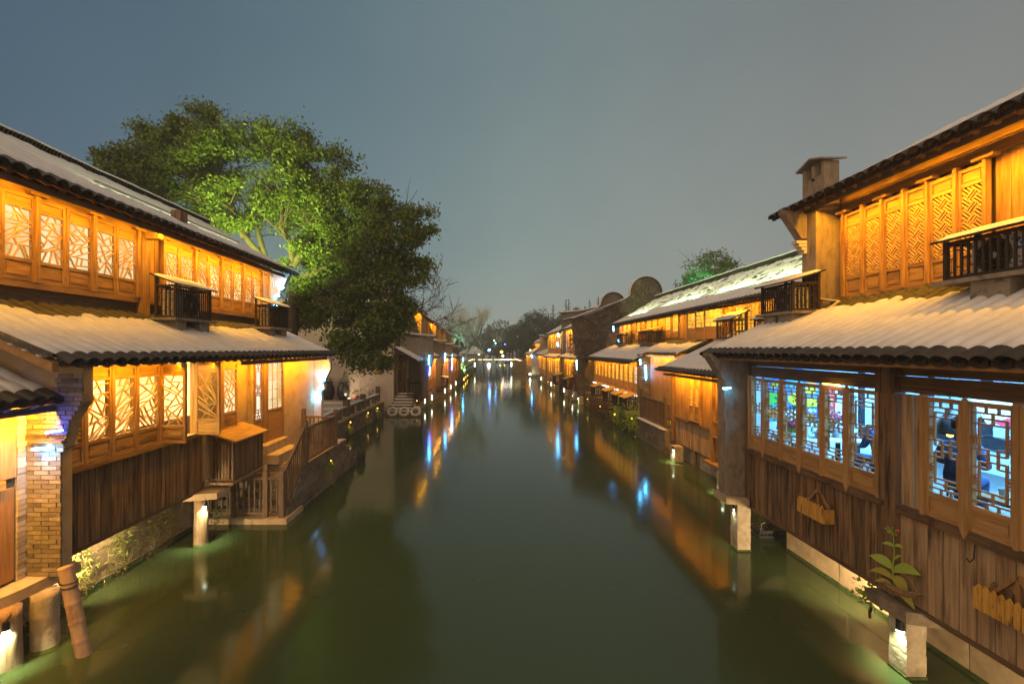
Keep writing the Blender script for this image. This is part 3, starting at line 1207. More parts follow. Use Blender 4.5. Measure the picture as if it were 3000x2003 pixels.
# ------------------------------------------------------------------ setting: water, ground
def water_mat():
    m, n, l = _nodes("canal_water")
    out = n.new("ShaderNodeOutputMaterial")
    b = n.new("ShaderNodeBsdfPrincipled")
    b.inputs["Base Color"].default_value = (0.034, 0.048, 0.017, 1)
    b.inputs["Roughness"].default_value = 0.115
    b.inputs["IOR"].default_value = 1.40
    tc = n.new("ShaderNodeTexCoord")
    mp = n.new("ShaderNodeMapping")
    mp.inputs["Scale"].default_value = (0.8, 1.6, 1)
    l.new(tc.outputs["Object"], mp.inputs["Vector"])
    t = n.new("ShaderNodeTexNoise")
    t.inputs["Scale"].default_value = 1.6
    t.inputs["Detail"].default_value = 3.0
    l.new(mp.outputs[0], t.inputs["Vector"])
    bp = n.new("ShaderNodeBump")
    bp.inputs["Strength"].default_value = 0.05
    bp.inputs["Distance"].default_value = 0.05
    l.new(t.outputs["Fac"], bp.inputs["Height"])
    l.new(bp.outputs[0], b.inputs["Normal"])
    l.new(b.outputs[0], out.inputs["Surface"])
    return m


GROUND = pm("snowy_ground", (0.30, 0.26, 0.22), (0.16, 0.13, 0.10), 1.5, rough=0.95, bump=0.4)
FLAG = pm("flagstone", (0.34, 0.27, 0.185), (0.25, 0.19, 0.125), 7, rough=0.85, bump=0.3, rand=0.15)
MB().add([(-40, -8, 0), (40, -8, 0), (40, 330, 0), (-40, 330, 0)], [(0, 1, 2, 3)]).build("water", water_mat(), kind="structure")
g = MB()
g.box(-60, -7.2, -6, 10.2, -1.2, 0.55)
g.box(-60, -7.6, 10.2, 16.8, -1.2, 0.7)
g.box(-60, -7.3, 16.8, 29.6, -1.2, 0.84)
g.box(-60, -7.2, 29.6, 31.2, -1.2, 0.60)
g.box(-160, -5.2, 31.2, 44, -1.2, 0.75)
g.box(-160, -4.6, 44, 330, -1.2, 0.75)
g.box(6.6, 60, -6, 9.4, -1.2, 0.55)
g.box(7.9, 60, 9.4, 18.6, -1.2, 0.6)
g.box(8.2, 60, 18.6, 36, -1.2, 0.75)
g.box(7.4, 160, 36, 95, -1.2, 0.75)
g.box(5.6, 160, 95, 330, -1.2, 0.75)
g.build("ground", GROUND, kind="structure")

# ------------------------------------------------------------------ first house on the near bank (only its end is in view)
H0 = thing("timber_house", "low timber house end with snowy roof and yellow lit brick pier above the log posts", "house", (-7.2, 5.2, 0.95))
H0["group"] = "timber houses along the canal"
planks(H0, -1, 6.65, 3.8, 6.36, 1.0, 2.28, 0.19, W_TAN_Z)
planks(H0, -1, 6.66, 3.8, 6.10, 2.42, 3.55, 0.21, W_GOLD_Z)
m = MB()
m.box(-6.63, -6.72, 6.10, 6.36, 2.42, 3.6)
m.build("post", W_TAN_Z, H0)
m = MB()
m.box(-6.60, -6.72, 3.8, 6.2, 2.29, 2.41)
m.build("sill", W_GOLD_Y, H0)
MB().box(-6.69, -6.8, 3.8, 6.6, 0.95, 3.75).build("wall", W_DARK_Z, H0)
pier = MB().box(-6.655, -6.95, 6.37, 6.50, 0.95, 3.72).build("brick_pier", MORTAR, H0)
bricks_x(pier, -1, 6.63, 6.375, 6.51, 0.95, 3.62, BRICK_PALE, h=0.075, ln=0.24)
roof(H0, -1, 6.1, 3.52, 7.95, 4.37, 4.0, 6.40, pitch=0.25, th=0.085, snow_to=1.4, seed=3, rows=20, ripple=0.5)
for k, y in enumerate((4.4, 4.75, 5.1, 5.45, 5.8, 6.15)):
    m = MB().tube([(-6.16, y, 3.44), (-6.9, y, 3.76)], 0.055, 8)
    m.build("rafter", W_TAN_Y, H0)

# stone slab that carries the pier, and what holds it up
MB().prism([(-6.36, 6.16, 0.80), (-6.30, 7.0, 0.80), (-7.4, 7.0, 0.80), (-7.4, 5.2, 0.80), (-6.55, 5.2, 0.80)], (0, 0, 0.15)).solo("stone_slab", STONE, "long stone slab under the brick pier beside the bamboo pole", "stone slab")


def log_post(label, x, y, r0, r1, top, mat, seed, group="posts standing in the water"):
    rng = random.Random(seed)
    m = MB()
    n = 24
    pts = []
    rows = []
    for i in range(17):
        z = -0.6 + (top + 0.6) * i / 16
        r = r0 + (r1 - r0) * i / 16
        rows.append((z, r))
    vs, fs = [], []
    for i, (z, r) in enumerate(rows):
        for k in range(n):
            a = 2 * PI * k / n
            rr = r * (1 + 0.16 * noise.noise(Vector((math.cos(a) * 1.5, math.sin(a) * 1.5, z * 2 + seed))) + 0.07 * noise.noise(Vector((math.cos(a) * 5, math.sin(a) * 5, z * 3 + seed))))
            vs.append((x + math.cos(a) * rr, y + math.sin(a) * rr, z))
    for i in range(len(rows) - 1):
        for k in range(n):
            k2 = (k + 1) % n
            fs.append((i * n + k, i * n + k2, (i + 1) * n + k2, (i + 1) * n + k))
    fs.append(tuple((len(rows) - 1) * n + k for k in range(n)))
    m.add(vs, fs)
    T_ = thing("water_post", label, "post", (x, y, 0), group)
    m.build("log" if mat is BARK_LOG else "shaft", mat, T_, smooth=True)
    MB().tube([(x, y, -0.3), (x, y, 0.04)], [r0 * 1.06, r0 * 1.04], 14).build("moss", MOSS, T_, smooth=True)
    return T_


BARK_LOG = pm("stripped_log", (0.34, 0.22, 0.12), (0.20, 0.12, 0.06), 5, (5, 5, 0.5), (0.42, 0.38, 0.30), 3, (0.55, 0.7), (2, 2, 0.6), rough=0.85, bump=0.7, bdist=0.015)
log_post("thick weathered log in the water, lit white, below the yellow brick pier", -6.37, 5.98, 0.165, 0.15, 0.80, BARK_LOG, 3)
log_post("fat grey stone pillar in the water between the white lit log and the bamboo pole", -6.28, 6.42, 0.165, 0.15, 0.80, STONE_POST, 5)
log_post("mossy white lit log in the water under the slab at the plank wall's far end", -6.24, 9.80, 0.145, 0.125, 0.98, BARK_LOG, 8)
MB().prism([(-6.50, 9.62, 0.98), (-5.88, 9.78, 0.98), (-5.84, 10.2, 0.98), (-6.5, 10.25, 0.98)], (0, 0, 0.14)).solo("stone_slab", STONE, "square stone slab capping the log at the plank wall's far end", "stone slab")
T_ = thing("bamboo_pole", "thick leaning bamboo pole with tied rings standing in the water", "bamboo pole", (-5.60, 6.27, 0))
pb, pt = Vector((-5.54, 6.27, -0.3)), Vector((-5.885, 6.30, 1.20))
prof, nn = [], 60
pts = [pb.lerp(pt, i / nn) for i in range(nn + 1)]
rad = []
for i in range(nn + 1):
    f = (i / nn * 6.0) % 1.0
    rad.append(0.088 + (0.008 if f < 0.07 or f > 0.94 else 0.0))
MB().tube(pts, rad, 16).build("culm", pm("dry_bamboo", (0.42, 0.28, 0.17), (0.33, 0.20, 0.115), 6, (3, 3, 0.7), (0.16, 0.09, 0.05), 3, (0.56, 0.75), (2, 2, 0.7), rough=0.5, bump=0.25), T_, smooth=True)
for f in (0.82, 0.86):
    c = pb.lerp(pt, f)
    MB().torus(c, 0.094, 0.009, "z", 20, 6).build("wire_tie", BLACK, T_)

# ------------------------------------------------------------------ the big house on the near bank
H1 = thing("timber_house", "long two-storey timber house with cracked-ice lattice windows and two snowy roofs", "house", (-8.0, 11.5, 1.0))
H1["group"] = "timber houses along the canal"
# gable wall with brick corner that steps out under the eave
gw = MB().prism([(-8.3, 6.54, 0.95), (-6.17, 6.54, 0.95), (-6.17, 6.54, 2.74), (-6.12, 6.54, 2.80), (-6.03, 6.54, 3.18), (-5.86, 6.54, 3.44), (-5.86, 6.54, 3.96), (-6.6, 6.54, 4.30), (-8.3, 6.54, 5.08)], (0, 0.17, 0)).build("gable_wall", PLASTER, H1)


def gedge(z, a, b):
    if z < 2.72:
        return -6.65, -6.15
    j = RND.uniform(-0.04, 0.04)
    if z < 3.18:
        return -6.66, -6.12 + 0.10 * (z - 2.72) / 0.46
    if z < 3.46:
        return -6.50 + j, -6.02 + 0.18 * (z - 3.18) / 0.28
    return -6.30 + 0.30 * (z - 3.46) + j, -5.84


bricks_y(gw, 6.54, 0, 0, 0.95, 3.92, BRICK, h=0.066, ln=0.22, edge=gedge)
MB().box(-6.56, -6.02, 6.47, 6.53, 2.985, 3.035).build("ledge", STONE_DARK, gw)
MB().box(-6.54, -6.08, 6.45, 6.53, 2.86, 2.905).build("ledge", STONE_DARK, gw)

planks(H1, -1, 6.3, 6.73, 9.97, 1.16, 2.35, 0.105, W_DARK_Z)
MB().box(-6.33, -7.9, 6.73, 9.97, 1.08, 1.157).build("floor_slab", W_DARK_Y, H1)
MB().box(-6.335, -6.42, 6.74, 9.96, 1.16, 2.35).build("wall", W_DARK_Z, H1)
MB().box(-6.20, -6.38, 6.73, 9.98, 2.352, 2.425).build("sill", W_GOLD_Y, H1)
for k, (a, b) in enumerate(((6.70, 7.015), (7.02, 7.525), (7.53, 8.045), (8.05, 8.62))):
    sash(H1, -1, 6.3, a, 2.43, b - a, 1.50, "crack", GLASS, W_GOLD_Z, W_GOLD_Y, 0.20, 0.31, seed=k + 1, bar=0.021)
sash(H1, -1, 6.26, 8.66, 2.43, 0.53, 1.50, "crack", GLASS, W_GOLD_Z, W_GOLD_Y, 0.20, 0.31, rot=math.radians(-96), seed=9, bar=0.021)
sash(H1, -1, 6.26, 9.10, 2.40, 0.53, 1.53, "crack", GLASS, W_GOLD_Z, W_GOLD_Y, 0.20, 0.31, rot=math.radians(88), hinge=1, seed=10, bar=0.021)
for y in (6.99, 7.50, 8.02, 8.60, 9.66):
    MB().box(-6.24, -6.36, y + 0.005, y + 0.05, 2.427, 3.97).build("mullion", W_GOLD_Z, H1)
MB().box(-6.25, -6.42, 9.72, 9.99, 2.43, 3.98).build("post", W_GOLD_Z, H1)
MB().box(-6.26, -6.44, 6.73, 16.3, 3.94, 4.06).build("beam", W_GOLD_Y, H1)
# the room behind the lower windows
CREAM = pm("cream_plaster", (0.80, 0.70, 0.52), (0.72, 0.60, 0.42), 2, rough=0.9, bump=0.1)
r_ = MB()
r_.box(-8.9, -8.8, 6.8, 11.2, 2.0, 4.3)
r_.box(-6.45, -8.8, 11.1, 11.2, 2.0, 4.15)
r_.box(-6.45, -8.8, 6.74, 6.8, 2.0, 4.15)
r_.box(-6.45, -8.8, 6.8, 11.1, 4.12, 4.2)
r_.build("room", CREAM, H1)
r_ = MB()
r_.box(-6.45, -8.8, 6.8, 11.1, 1.95, 2.0)
r_.build("room_floor", W_DARK_Y, H1)
QUILT = pm("mottled_cloth", (0.34, 0.22, 0.17), (0.18, 0.11, 0.10), 14, rough=0.9, bump=0.3)
m = MB()
m.box(-7.2, -8.7, 8.4, 10.9, 2.02, 2.62)
m.solo("low_bed", QUILT, "low bed with a mottled cover behind the cracked-ice windows", "bed")
for y in (7.9, 9.4):
    MB().box(-8.66, -8.79, y, y + 0.14, 2.0, 4.12).build("room_post", W_TAN_Z, H1)
area("room_light", (-7.6, 8.8, 4.08), (0, 0, -1), 3.0, 1.3, 480, (1.0, 0.74, 0.32))

# rest of the lower front: window, plaster, doors
MB().box(-6.33, -6.5, 9.99, 16.45, 1.30, 3.94).build("wall", PLASTER, H1)
MB().box(-6.335, -6.49, 12.0, 16.44, 1.0, 1.298).build("wall", PLASTER, H1)
sash(H1, -1, 6.29, 10.62, 2.32, 0.62, 1.58, "crack", PANE_CREAM, W_GOLD_Z, W_GOLD_Y, 0.16, 0.36, seed=14, bar=0.02)
MB().box(-6.22, -6.33, 10.36, 10.56, 1.3, 3.94).build("post", W_GOLD_Z, H1)
MB().box(-6.25, -6.33, 11.86, 12.0, 1.3, 3.94).build("post", PLASTER, H1)
d_ = sash(H1, -1, 6.29, 12.04, 1.67, 0.46, 2.24, "meander", PANE_WHITE, W_TAN_Z, W_TAN_Y, 0.0, 0.62, name="door", bar=0.018)
MB().box(-6.23, -6.33, 12.53, 12.66, 1.62, 3.94).build("door_post", W_TAN_Z, H1)
d_ = sash(H1, -1, 6.29, 12.72, 1.62, 0.86, 2.30, "square", PANE_CREAM, W_TAN_Z, W_TAN_Y, 0.0, 0.86, rot=math.radians(-5), name="door", bar=0.016)
MB().box(-6.25, -6.33, 13.66, 13.78, 1.62, 3.94).build("door_post", W_TAN_Z, H1)
# end pier with stepped corbels
MB().prism([(-6.32, 16.3, 1.0), (-6.07, 16.3, 1.0), (-6.07, 16.3, 2.70), (-5.97, 16.3, 2.76), (-5.97, 16.3, 2.92), (-6.02, 16.3, 2.95), (-6.02, 16.3, 3.04), (-5.92, 16.3, 3.10), (-5.74, 16.3, 3.50), (-5.74, 16.3, 3.98), (-6.32, 16.3, 3.98)], (0, 0.22, 0)).build("end_pier", WHITEWALL, H1)
MB().prism([(-7.9, 16.3, 4.9), (-7.74, 16.3, 4.9), (-7.74, 16.3, 5.95), (-7.66, 16.3, 6.0), (-7.66, 16.3, 6.15), (-7.56, 16.3, 6.2), (-7.56, 16.3, 6.34), (-7.46, 16.3, 6.40), (-7.22, 16.3, 6.86), (-7.22, 16.3, 6.95), (-7.9, 16.3, 6.95)], (0, 0.22, 0)).build("end_pier", WHITEWALL, H1)
# upper floor
boards(H1, -1, 7.82, 5.0, 16.3, 4.96, 5.22, 0.13, W_DARK_Y)
MB().box(-7.74, -7.9, 5.0, 16.3, 5.225, 5.33).build("sill", W_TAN_Y, H1)
MB().box(-7.92, -8.05, 5.0, 16.5, 4.9, 7.1).build("wall", W_DARK_Z, H1)
MB().box(-7.76, -7.9, 5.0, 16.3, 6.785, 6.99).build("beam", W_GOLD_Y, H1)
ys = [6.08, 6.65, 7.21, 7.76, 8.32, 8.88, 9.44, 10.0]
for k in range(7):
    sash(H1, -1, 7.8, ys[k], 5.34, ys[k + 1] - ys[k] - 0.012, 1.44, "crack", PANE_CREAM, W_GOLD_Z, W_GOLD_Y, 0.22, 0.34, seed=k % 4 + 20, bar=0.021)
ys2 = [10.78 + 0.583 * k for k in range(9)]
for k in range(8):
    sash(H1, -1, 7.8, ys2[k], 5.34, 0.571, 1.44, "crack", PANE_CREAM, W_GOLD_Z, W_GOLD_Y, 0.22, 0.34, seed=k % 4 + 24, bar=0.021)
for y in ys[1::2] + ys2[0::2]:
    MB().box(-7.70, -7.8, y - 0.05, y + 0.035, 5.33, 6.86).build("mullion", W_GOLD_Z, H1)
    MB().box(-7.66, -7.8, y - 0.17, y + 0.15, 6.80, 6.85).build("bracket", W_GOLD_Y, H1)
MB().box(-7.68, -7.86, 10.04, 10.27, 4.93, 6.99).build("post", W_GOLD_Z, H1)
MB().box(-7.38, -7.86, 10.12, 10.26, 6.66, 6.80).build("beam_end", W_GOLD_Y, H1)
planks(H1, -1, 7.82, 10.28, 10.75, 5.33, 6.78, 0.155, W_GOLD_Z)
planks(H1, -1, 7.82, 15.46, 15.98, 5.33, 6.78, 0.17, W_GOLD_Z)
MB().box(-7.76, -7.9, 15.99, 16.3, 4.96, 6.78).build("wall", PLASTER, H1)
MB().prism([(-6.5, 16.5, 0.7), (-6.5, 16.5, 4.1), (-7.9, 16.5, 4.8), (-7.9, 16.5, 6.95), (-10.4, 16.5, 8.55), (-13.5, 16.5, 6.9), (-13.5, 16.5, 0.7)], (0, 0.2, 0)).build("gable_wall", WHITEWALL, H1)
MB().prism([(-7.0, 4.8, 0.7), (-7.9, 4.8, 4.8), (-7.9, 4.8, 6.95), (-10.4, 4.8, 8.55), (-13.5, 4.8, 6.9), (-13.5, 4.8, 0.7)], (0, 0.2, 0)).build("gable_wall", WHITEWALL, H1)
MB().box(-13.3, -13.5, 5, 16.5, 0.7, 6.9).build("back_wall", WHITEWALL, H1)
MB().prism([(-10.4, 4.8, 8.72), (-13.9, 4.8, 6.85), (-13.9, 4.8, 6.75), (-10.4, 4.8, 8.6)], (0, 12.0, 0)).build("back_roof", TILE, H1)
RL, PL = roof(H1, -1, 5.75, 4.03, 7.84, 4.97, 6.10, 16.66, pitch=0.24, th=0.034, snow_to=0.80, seed=1, bare_from=0.73, patchy=0.18, ripple=1.0, rows=30)
RU, PU = roof(H1, -1, 7.2, 6.97, 10.42, 8.72, 4.8, 16.72, pitch=0.235, th=0.10, snow_to=1.4, seed=2, ripple=0.22, rows=26, conc=0.06)
ridge(H1, -1, 10.42, 8.72, 4.9, 16.75)
# the snowed-up verge of the lower roof
vg = MB().prism([(-5.78, 6.0, 3.90), (-7.84, 6.0, 4.84), (-7.84, 6.0, 4.97), (-5.78, 6.0, 4.03)], (0, 0.09, 0)).build("verge_board", W_TAN_Y, H1)
for k in range(11):
    t = 0.03 + k * 0.09
    c = PL(t, 6.03, 0.03)
    o = link("verge_tile", tile_mesh(-1, 0.45, "cover"), vg, c - org(vg))
    o.rotation_euler = (0, 0, 0.1)
    mm = MB()
    mm.lathe(c + Vector((-0.09, -0.01, 0.035)), [(0.005, -0.03), (0.075, -0.02), (0.085, 0.012), (0.06, 0.045), (0.01, 0.055)], 10)
    mm.build("snow_cushion", SNOW, vg, smooth=True)
for k in range(34):
    y = 6.95 + k * 0.29
    if y < 16.2:
        MB().tube([(-5.83, y, 3.955), (-6.30, y, 4.15)], 0.045, 7).build("rafter", W_TAN_Y, H1)
for k in range(38):
    y = 5.1 + k * 0.3
    MB().tube([(-7.28, y, 6.91), (-7.85, y, 7.26)], 0.045, 7).build("rafter", W_TAN_Y, H1)

# retaining wall of stone blocks under the plank wall
T_ = thing("retaining_wall", "pale stone retaining wall with ferns under the dark plank wall", "wall", (-7.1, 8.9, -0.5))
stones(T_, -1, 6.98, 6.9, 10.9, [(-0.5, 0.10), (0.10, 0.62), (0.62, 1.06)], STONE, 0.5, 1.0)
MB().box(-7.2, -7.5, 6.9, 12.3, -0.5, 1.05).build("core", MORTAR, T_)
MB().box(-6.95, -7.05, 6.9, 10.9, -0.2, 0.07).build("moss", MOSS, T_)



def fern(label, y, z, ry, rz, n, mat, seed, dry=0, x=-6.93, size=0.105):
    """A clump of narrow fronds growing out of the wall's joints and drooping."""
    T = thing("fern_clump", label, "plant", (x, y, z - rz), "ferns on the retaining wall")
    r = np.random.RandomState(seed)
    q = r.normal(size=(n, 3)) * np.array([0.05, ry * 0.5, rz * 0.5])
    q[:, 0] = np.abs(q[:, 0]) + 0.03 + 0.10 * np.clip(1 - np.abs(q[:, 2]) / rz, 0, 1)
    q += np.array([x - 0.03, y, z])
    leaf_cloud("fronds", q[dry:], size, mat, T, seed, aspect=0.16)
    if dry:
        q[:dry, 2] -= 0.6 * rz
        leaf_cloud("dry_fronds", q[:dry], size, LEAF_DRY, T, seed + 1, aspect=0.13)
    return T


fern("big fern clump at the retaining wall nearest the bamboo pole", 7.45, 0.50, 0.42, 0.50, 900, LEAF_FERN, 2, 260)
fern("bright green fern clump in the middle of the retaining wall", 8.45, 0.55, 0.34, 0.50, 650, LEAF_FERN, 3, 160)
fern("dry brown fern clump by the far end of the retaining wall", 9.35, 0.52, 0.50, 0.42, 700, LEAF_FERN, 4, 520)
fern("small fern hidden behind the bamboo pole", 6.75, 0.45, 0.24, 0.38, 350, LEAF_FERN, 6, 80, -6.7)
fern("grass tuft behind the white lit log at the slab", 10.2, 0.60, 0.22, 0.40, 260, LEAF_FERN, 7, 120, -6.25)

# boxes on the lower roof and by the steps
cage("big slatted box with snowy sloping lid on the long house's lower roof", -1, 6.9, 7.37, 9.98, 11.26, 4.90, 5.64, 0.17, "bars", [(10.05, 10.35, 4.45), (10.85, 11.2, 4.45)])
cage("second slatted box with snowy lid at the far end of the long house's lower roof", -1, 6.9, 7.37, 14.22, 15.55, 4.90, 5.62, 0.17, "bars", [(14.3, 14.6, 4.45), (15.1, 15.45, 4.45)])
ac_unit("grey air conditioner inside the big snowy box on the long house's roof", -1, 7.0, 10.12, 10.95, 4.92, 5.52)
ac_unit("grey air conditioner inside the far snowy box on the long house's roof", -1, 7.0, 14.36, 15.2, 4.92, 5.50)
cage("brown boarded box with bare golden lid beside the door steps", -1, 5.78, 6.28, 10.22, 11.55, 1.24, 2.14, 0.16, "planks", None, False, None, "storage_box", W_DARK_Z, 0.062, W_GOLD_Y)

# landing with steps to the water
P_ = thing("stone_landing", "stone landing with steps to the water in front of the ochre plaster wall", "landing", (-5.6, 13.4, 0))
stones(P_, -1, 4.97, 12.3, 15.7, [(-0.5, 0.08), (0.08, 0.42), (0.42, 0.76), (0.76, 1.10)], STONE_DARK, 0.5, 0.9, 0.3)
for k in range(3):
    for q in range(4):
        piece("flagstone", P_, -4.97 - 0.55 * k, -4.97 - 0.55 * (k + 1) + 0.012, 12.3 + 0.85 * q, 12.3 + 0.85 * (q + 1) - 0.012, 1.10, 1.125, FLAG)
MB().box(-5.0, -6.5, 12.32, 15.68, -0.5, 1.098).build("core", STONE_DARK, P_)
for k in range(6):
    piece("step", P_, -5.12, -6.9, 11.15 + 0.2 * k, 12.32, 0.14 + 0.16 * k, 0.14 + 0.16 * (k + 1) - 0.004, STONE_DARK)
    piece("side_stone", P_, -4.96, -5.115, 11.12 + 0.2 * k, 12.30, 0.14 + 0.16 * k, 0.30 + 0.16 * k - 0.004, STONE_DARK)
for a, b in ((10.92, 11.0), ):
    piece("ledge", P_, -4.90, -5.72, 10.92, 11.9, -0.05, 0.13, STONE)
    piece("ledge", P_, -5.73, -7.0, 10.92, 11.9, -0.05, 0.13, STONE)
MB().box(-4.95, -7.0, 10.98, 12.3, -0.5, 0.10).build("core", STONE_DARK, P_)
bw = MB().box(-7.0, -7.3, 10.6, 12.3, -0.3, 1.3).build("back_wall", MORTAR, P_)
bricks_x(bw, -1, 6.97, 10.6, 12.3, 0.1, 1.3, BRICK, h=0.07, ln=0.24)
piece("door_step", P_, -5.65, -6.32, 12.15, 13.5, 1.125, 1.38, STONE)
piece("door_step", P_, -5.98, -6.32, 12.15, 13.5, 1.385, 1.62, STONE)
# low steps at the landing's far end
for k in range(4):
    piece("step", P_, -4.97, -5.9, 15.7 + 0.28 * k, 15.7 + 0.28 * (k + 1), -0.3, 0.86 - 0.2 * k, STONE_DARK)


def rail_post(m, x, y, z0, z1, w=0.115):
    h = w / 2
    m.box(x - h, x + h, y - h, y + h, z0, z1 - 0.17)
    m.box(x - h * 0.75, x + h * 0.75, y - h * 0.75, y + h * 0.75, z1 - 0.17, z1 - 0.13)
    m.box(x - h, x + h, y - h, y + h, z1 - 0.13, z1 - 0.02)
    m.box(x - h * 0.7, x + h * 0.7, y - h * 0.7, y + h * 0.7, z1 - 0.02, z1)
    return m


def railing(label, runs, posts, mat, group=None, bal=0.13, bw=0.032, name="wooden_railing"):
    """RUNS: (p, q, height of top rail, height of foot rail); POSTS: (x, y, foot, top)."""
    p0 = posts[0]
    T = thing(name, label, "railing", (p0[0], p0[1], p0[2]))
    for (x, y, a, b) in posts:
        rail_post(MB(), x, y, a, b).build("post", mat, T)
    for (p, q, ht, hf) in runs:
        p, q = Vector(p), Vector(q)
        up = Vector((0, 0, 1))
        MB().bar(p + up * ht, q + up * ht, 0.07, 0.06).build("top_rail", mat, T)
        MB().bar(p + up * hf, q + up * hf, 0.05, 0.05).build("foot_rail", mat, T)
        n = max(1, int((q - p).length / bal))
        for k in range(n):
            c = p.lerp(q, (k + 0.5) / n)
            MB().box(c.x - bw / 2, c.x + bw / 2, c.y - bw / 2, c.y + bw / 2, c.z + hf + 0.02, c.z + ht - 0.02).build("baluster", mat, T)
    if group:
        T["group"] = group
    return T


railing("old wooden railing with a gate along the lowest step and up the landing's edge", [
    ((-6.86, 11.06, 0.13), (-6.33, 11.06, 0.13), 1.06, 0.12),
    ((-6.20, 11.06, 0.13), (-5.53, 11.06, 0.13), 0.94, 0.10),
    ((-5.40, 11.06, 0.13), (-5.12, 11.06, 0.13), 0.94, 0.10),
    ((-5.07, 11.12, 0.13), (-4.96, 12.14, 1.12), 1.02, 0.08),
    ((-4.95, 12.22, 1.12), (-4.95, 14.45, 1.12), 0.96, 0.10),
    ((-5.02, 14.52, 1.12), (-6.0, 14.6, 1.12), 0.92, 0.10),
], [(-6.86, 11.06, 0.12, 1.42), (-6.27, 11.06, 0.12, 1.42), (-5.46, 11.06, 0.12, 1.42), (-5.07, 11.06, 0.12, 1.25), (-4.95, 12.16, 1.11, 2.30), (-4.95, 14.52, 1.11, 2.29), (-6.0, 14.6, 1.11, 2.30)], W_RAIL)

T_ = thing("tyre", "black tyre hung as a fender at the landing's far corner", "tyre", (-4.82, 16.9, 0.0))
MB().torus((-4.80, 16.85, 0.13), 0.20, 0.105, "x", 28, 10, 1.0).build("rubber", RUBBER, T_, smooth=True)
m = MB()
for k in range(28):
    a = 2 * PI * k / 28
    m.bar((-4.875, 16.85 + math.cos(a) * 0.305, 0.13 + math.sin(a) * 0.305), (-4.725, 16.85 + math.cos(a + 0.08) * 0.305, 0.13 + math.sin(a + 0.08) * 0.305), 0.02, 0.012)
m.build("tread", RUBBER, T_)
m = MB().tube([(-4.95, 16.2, 0.5), (-4.85, 16.7, 0.42)], 0.012, 6)
m.build("rope", W_RAIL, T_)

# far quay and terrace
Q = thing("stone_quay", "long low quay of stone blocks in front of the white wall", "quay", (-7.0, 23, -0.5))
stones(Q, -1, 6.9, 16.8, 29.4, [(-0.5, 0.0), (0.0, 0.30), (0.30, 0.60), (0.60, 0.84)], STONE_DARK, 0.6, 1.2, 0.35)
y = 16.9
while y < 29.2:
    piece("coping_stone", Q, -6.82, -7.34, y, y + 1.22, 0.845, 0.93, STONE)
    y += 1.24
MB().box(-7.1, -7.4, 16.8, 29.4, -0.5, 0.84).build("core", STONE_DARK, Q)
for i in range(7):
    for j in range(13):
        if RND.random() < 0.97:
            piece("flagstone", Q, -7.35 - 0.9 * i, -7.35 - 0.9 * (i + 1) + 0.02, 17.0 + 0.97 * j, 17.0 + 0.97 * (j + 1) - 0.02, 0.84, 0.87 + RND.choice((0, 0.004, 0.008)), FLAG)
for (x, y, a, b) in ((-9.0, 25.5, 1.2, 0.7), (-8.2, 27.9, 0.9, 0.6), (-10.4, 28.3, 1.3, 0.5)):
    m = MB()
    rows = []
    for i in range(5):
        rows.append([(x + a * math.cos(2 * PI * k / 20) * (1 - i / 4) * (1 + 0.2 * noise.noise(Vector((k * 0.9, x, i)))), y + b * math.sin(2 * PI * k / 20) * (1 - i / 4) * (1 + 0.2 * noise.noise(Vector((k * 0.9, y, i)))), 0.878 + 0.012 * min(i, 2)) for k in range(21)])
    m.grid(rows).build("snow_patch", SNOW, kind="structure")
B_ = thing("stone_bench_rail", "stone bench railing with square posts along the terrace edge", "railing", (-7.05, 23.5, 0.93))
for y, hh, ww in ((18.7, 0.78, 0.16), (22.3, 0.80, 0.34), (25.2, 0.80, 0.2), (28.5, 0.95, 0.18)):
    piece("post", B_, -6.93, -7.19, y - ww / 2, y + ww / 2, 0.935, 0.93 + hh, STONE_DARK)
for a, b in ((17.4, 18.6), (18.8, 22.12), (22.48, 25.09), (25.31, 28.4)):
    piece("seat_slab", B_, -6.90, -7.22, a, b, 1.33, 1.43, STONE_DARK)
    rows = [[(x, a + (b - a) * k / 10, 1.436 + (0.018 if 0 < i < 3 and 0 < k < 10 else 0)) for k in range(11)] for i, x in enumerate((-6.91, -6.95, -7.17, -7.21))]
    MB().grid(rows).build("snow", SNOW, B_, smooth=True)
    for q in (0.28, 0.72):
        yy = a + (b - a) * q
        piece("support", B_, -6.96, -7.16, yy - 0.16, yy + 0.16, 0.935, 1.33, STONE_DARK)

WW = thing("white_wall", "tall stained white plaster wall behind the two jars", "wall", (-10.3, 30.9, 0.5))
MB().box(-16, -6.55, 30.7, 31.0, -0.2, 7.2).build("plaster", WHITEWALL, WW)
MB().prism([(-16, 30.5, 7.2), (-6.4, 30.5, 7.2), (-6.4, 30.85, 7.45), (-16, 30.85, 7.45)], (0, 0.0, 0.06)).build("coping", TILE, WW)
rows = [[(-16 + 9.6 * k / 30, 30.5 + 0.35 * i / 2, 7.27 + 0.25 * i / 2 + 0.07) for k in range(31)] for i in range(3)]
MB().grid(rows).build("snow", SNOW, WW, smooth=True)
S_ = thing("warning_sign", "small yellow triangular warning sign on the white wall under the foliage", "sign", (-7.55, 30.66, 2.55))
m = MB().prism([(-7.86, 30.64, 2.55), (-7.24, 30.64, 2.55), (-7.55, 30.64, 3.05)], (0, 0.03, 0))
m.build("border", BLACK, S_)
MB().prism([(-7.76, 30.63, 2.62), (-7.34, 30.63, 2.62), (-7.55, 30.63, 2.95)], (0, 0.008, 0)).build("face", flat("sign_yellow", (0.75, 0.42, 0.02)), S_)
m = MB().box(-7.57, -7.53, 30.622, 30.629, 2.73, 2.86)
m.box(-7.57, -7.53, 30.622, 30.629, 2.67, 2.70)
m.build("mark", BLACK, S_)


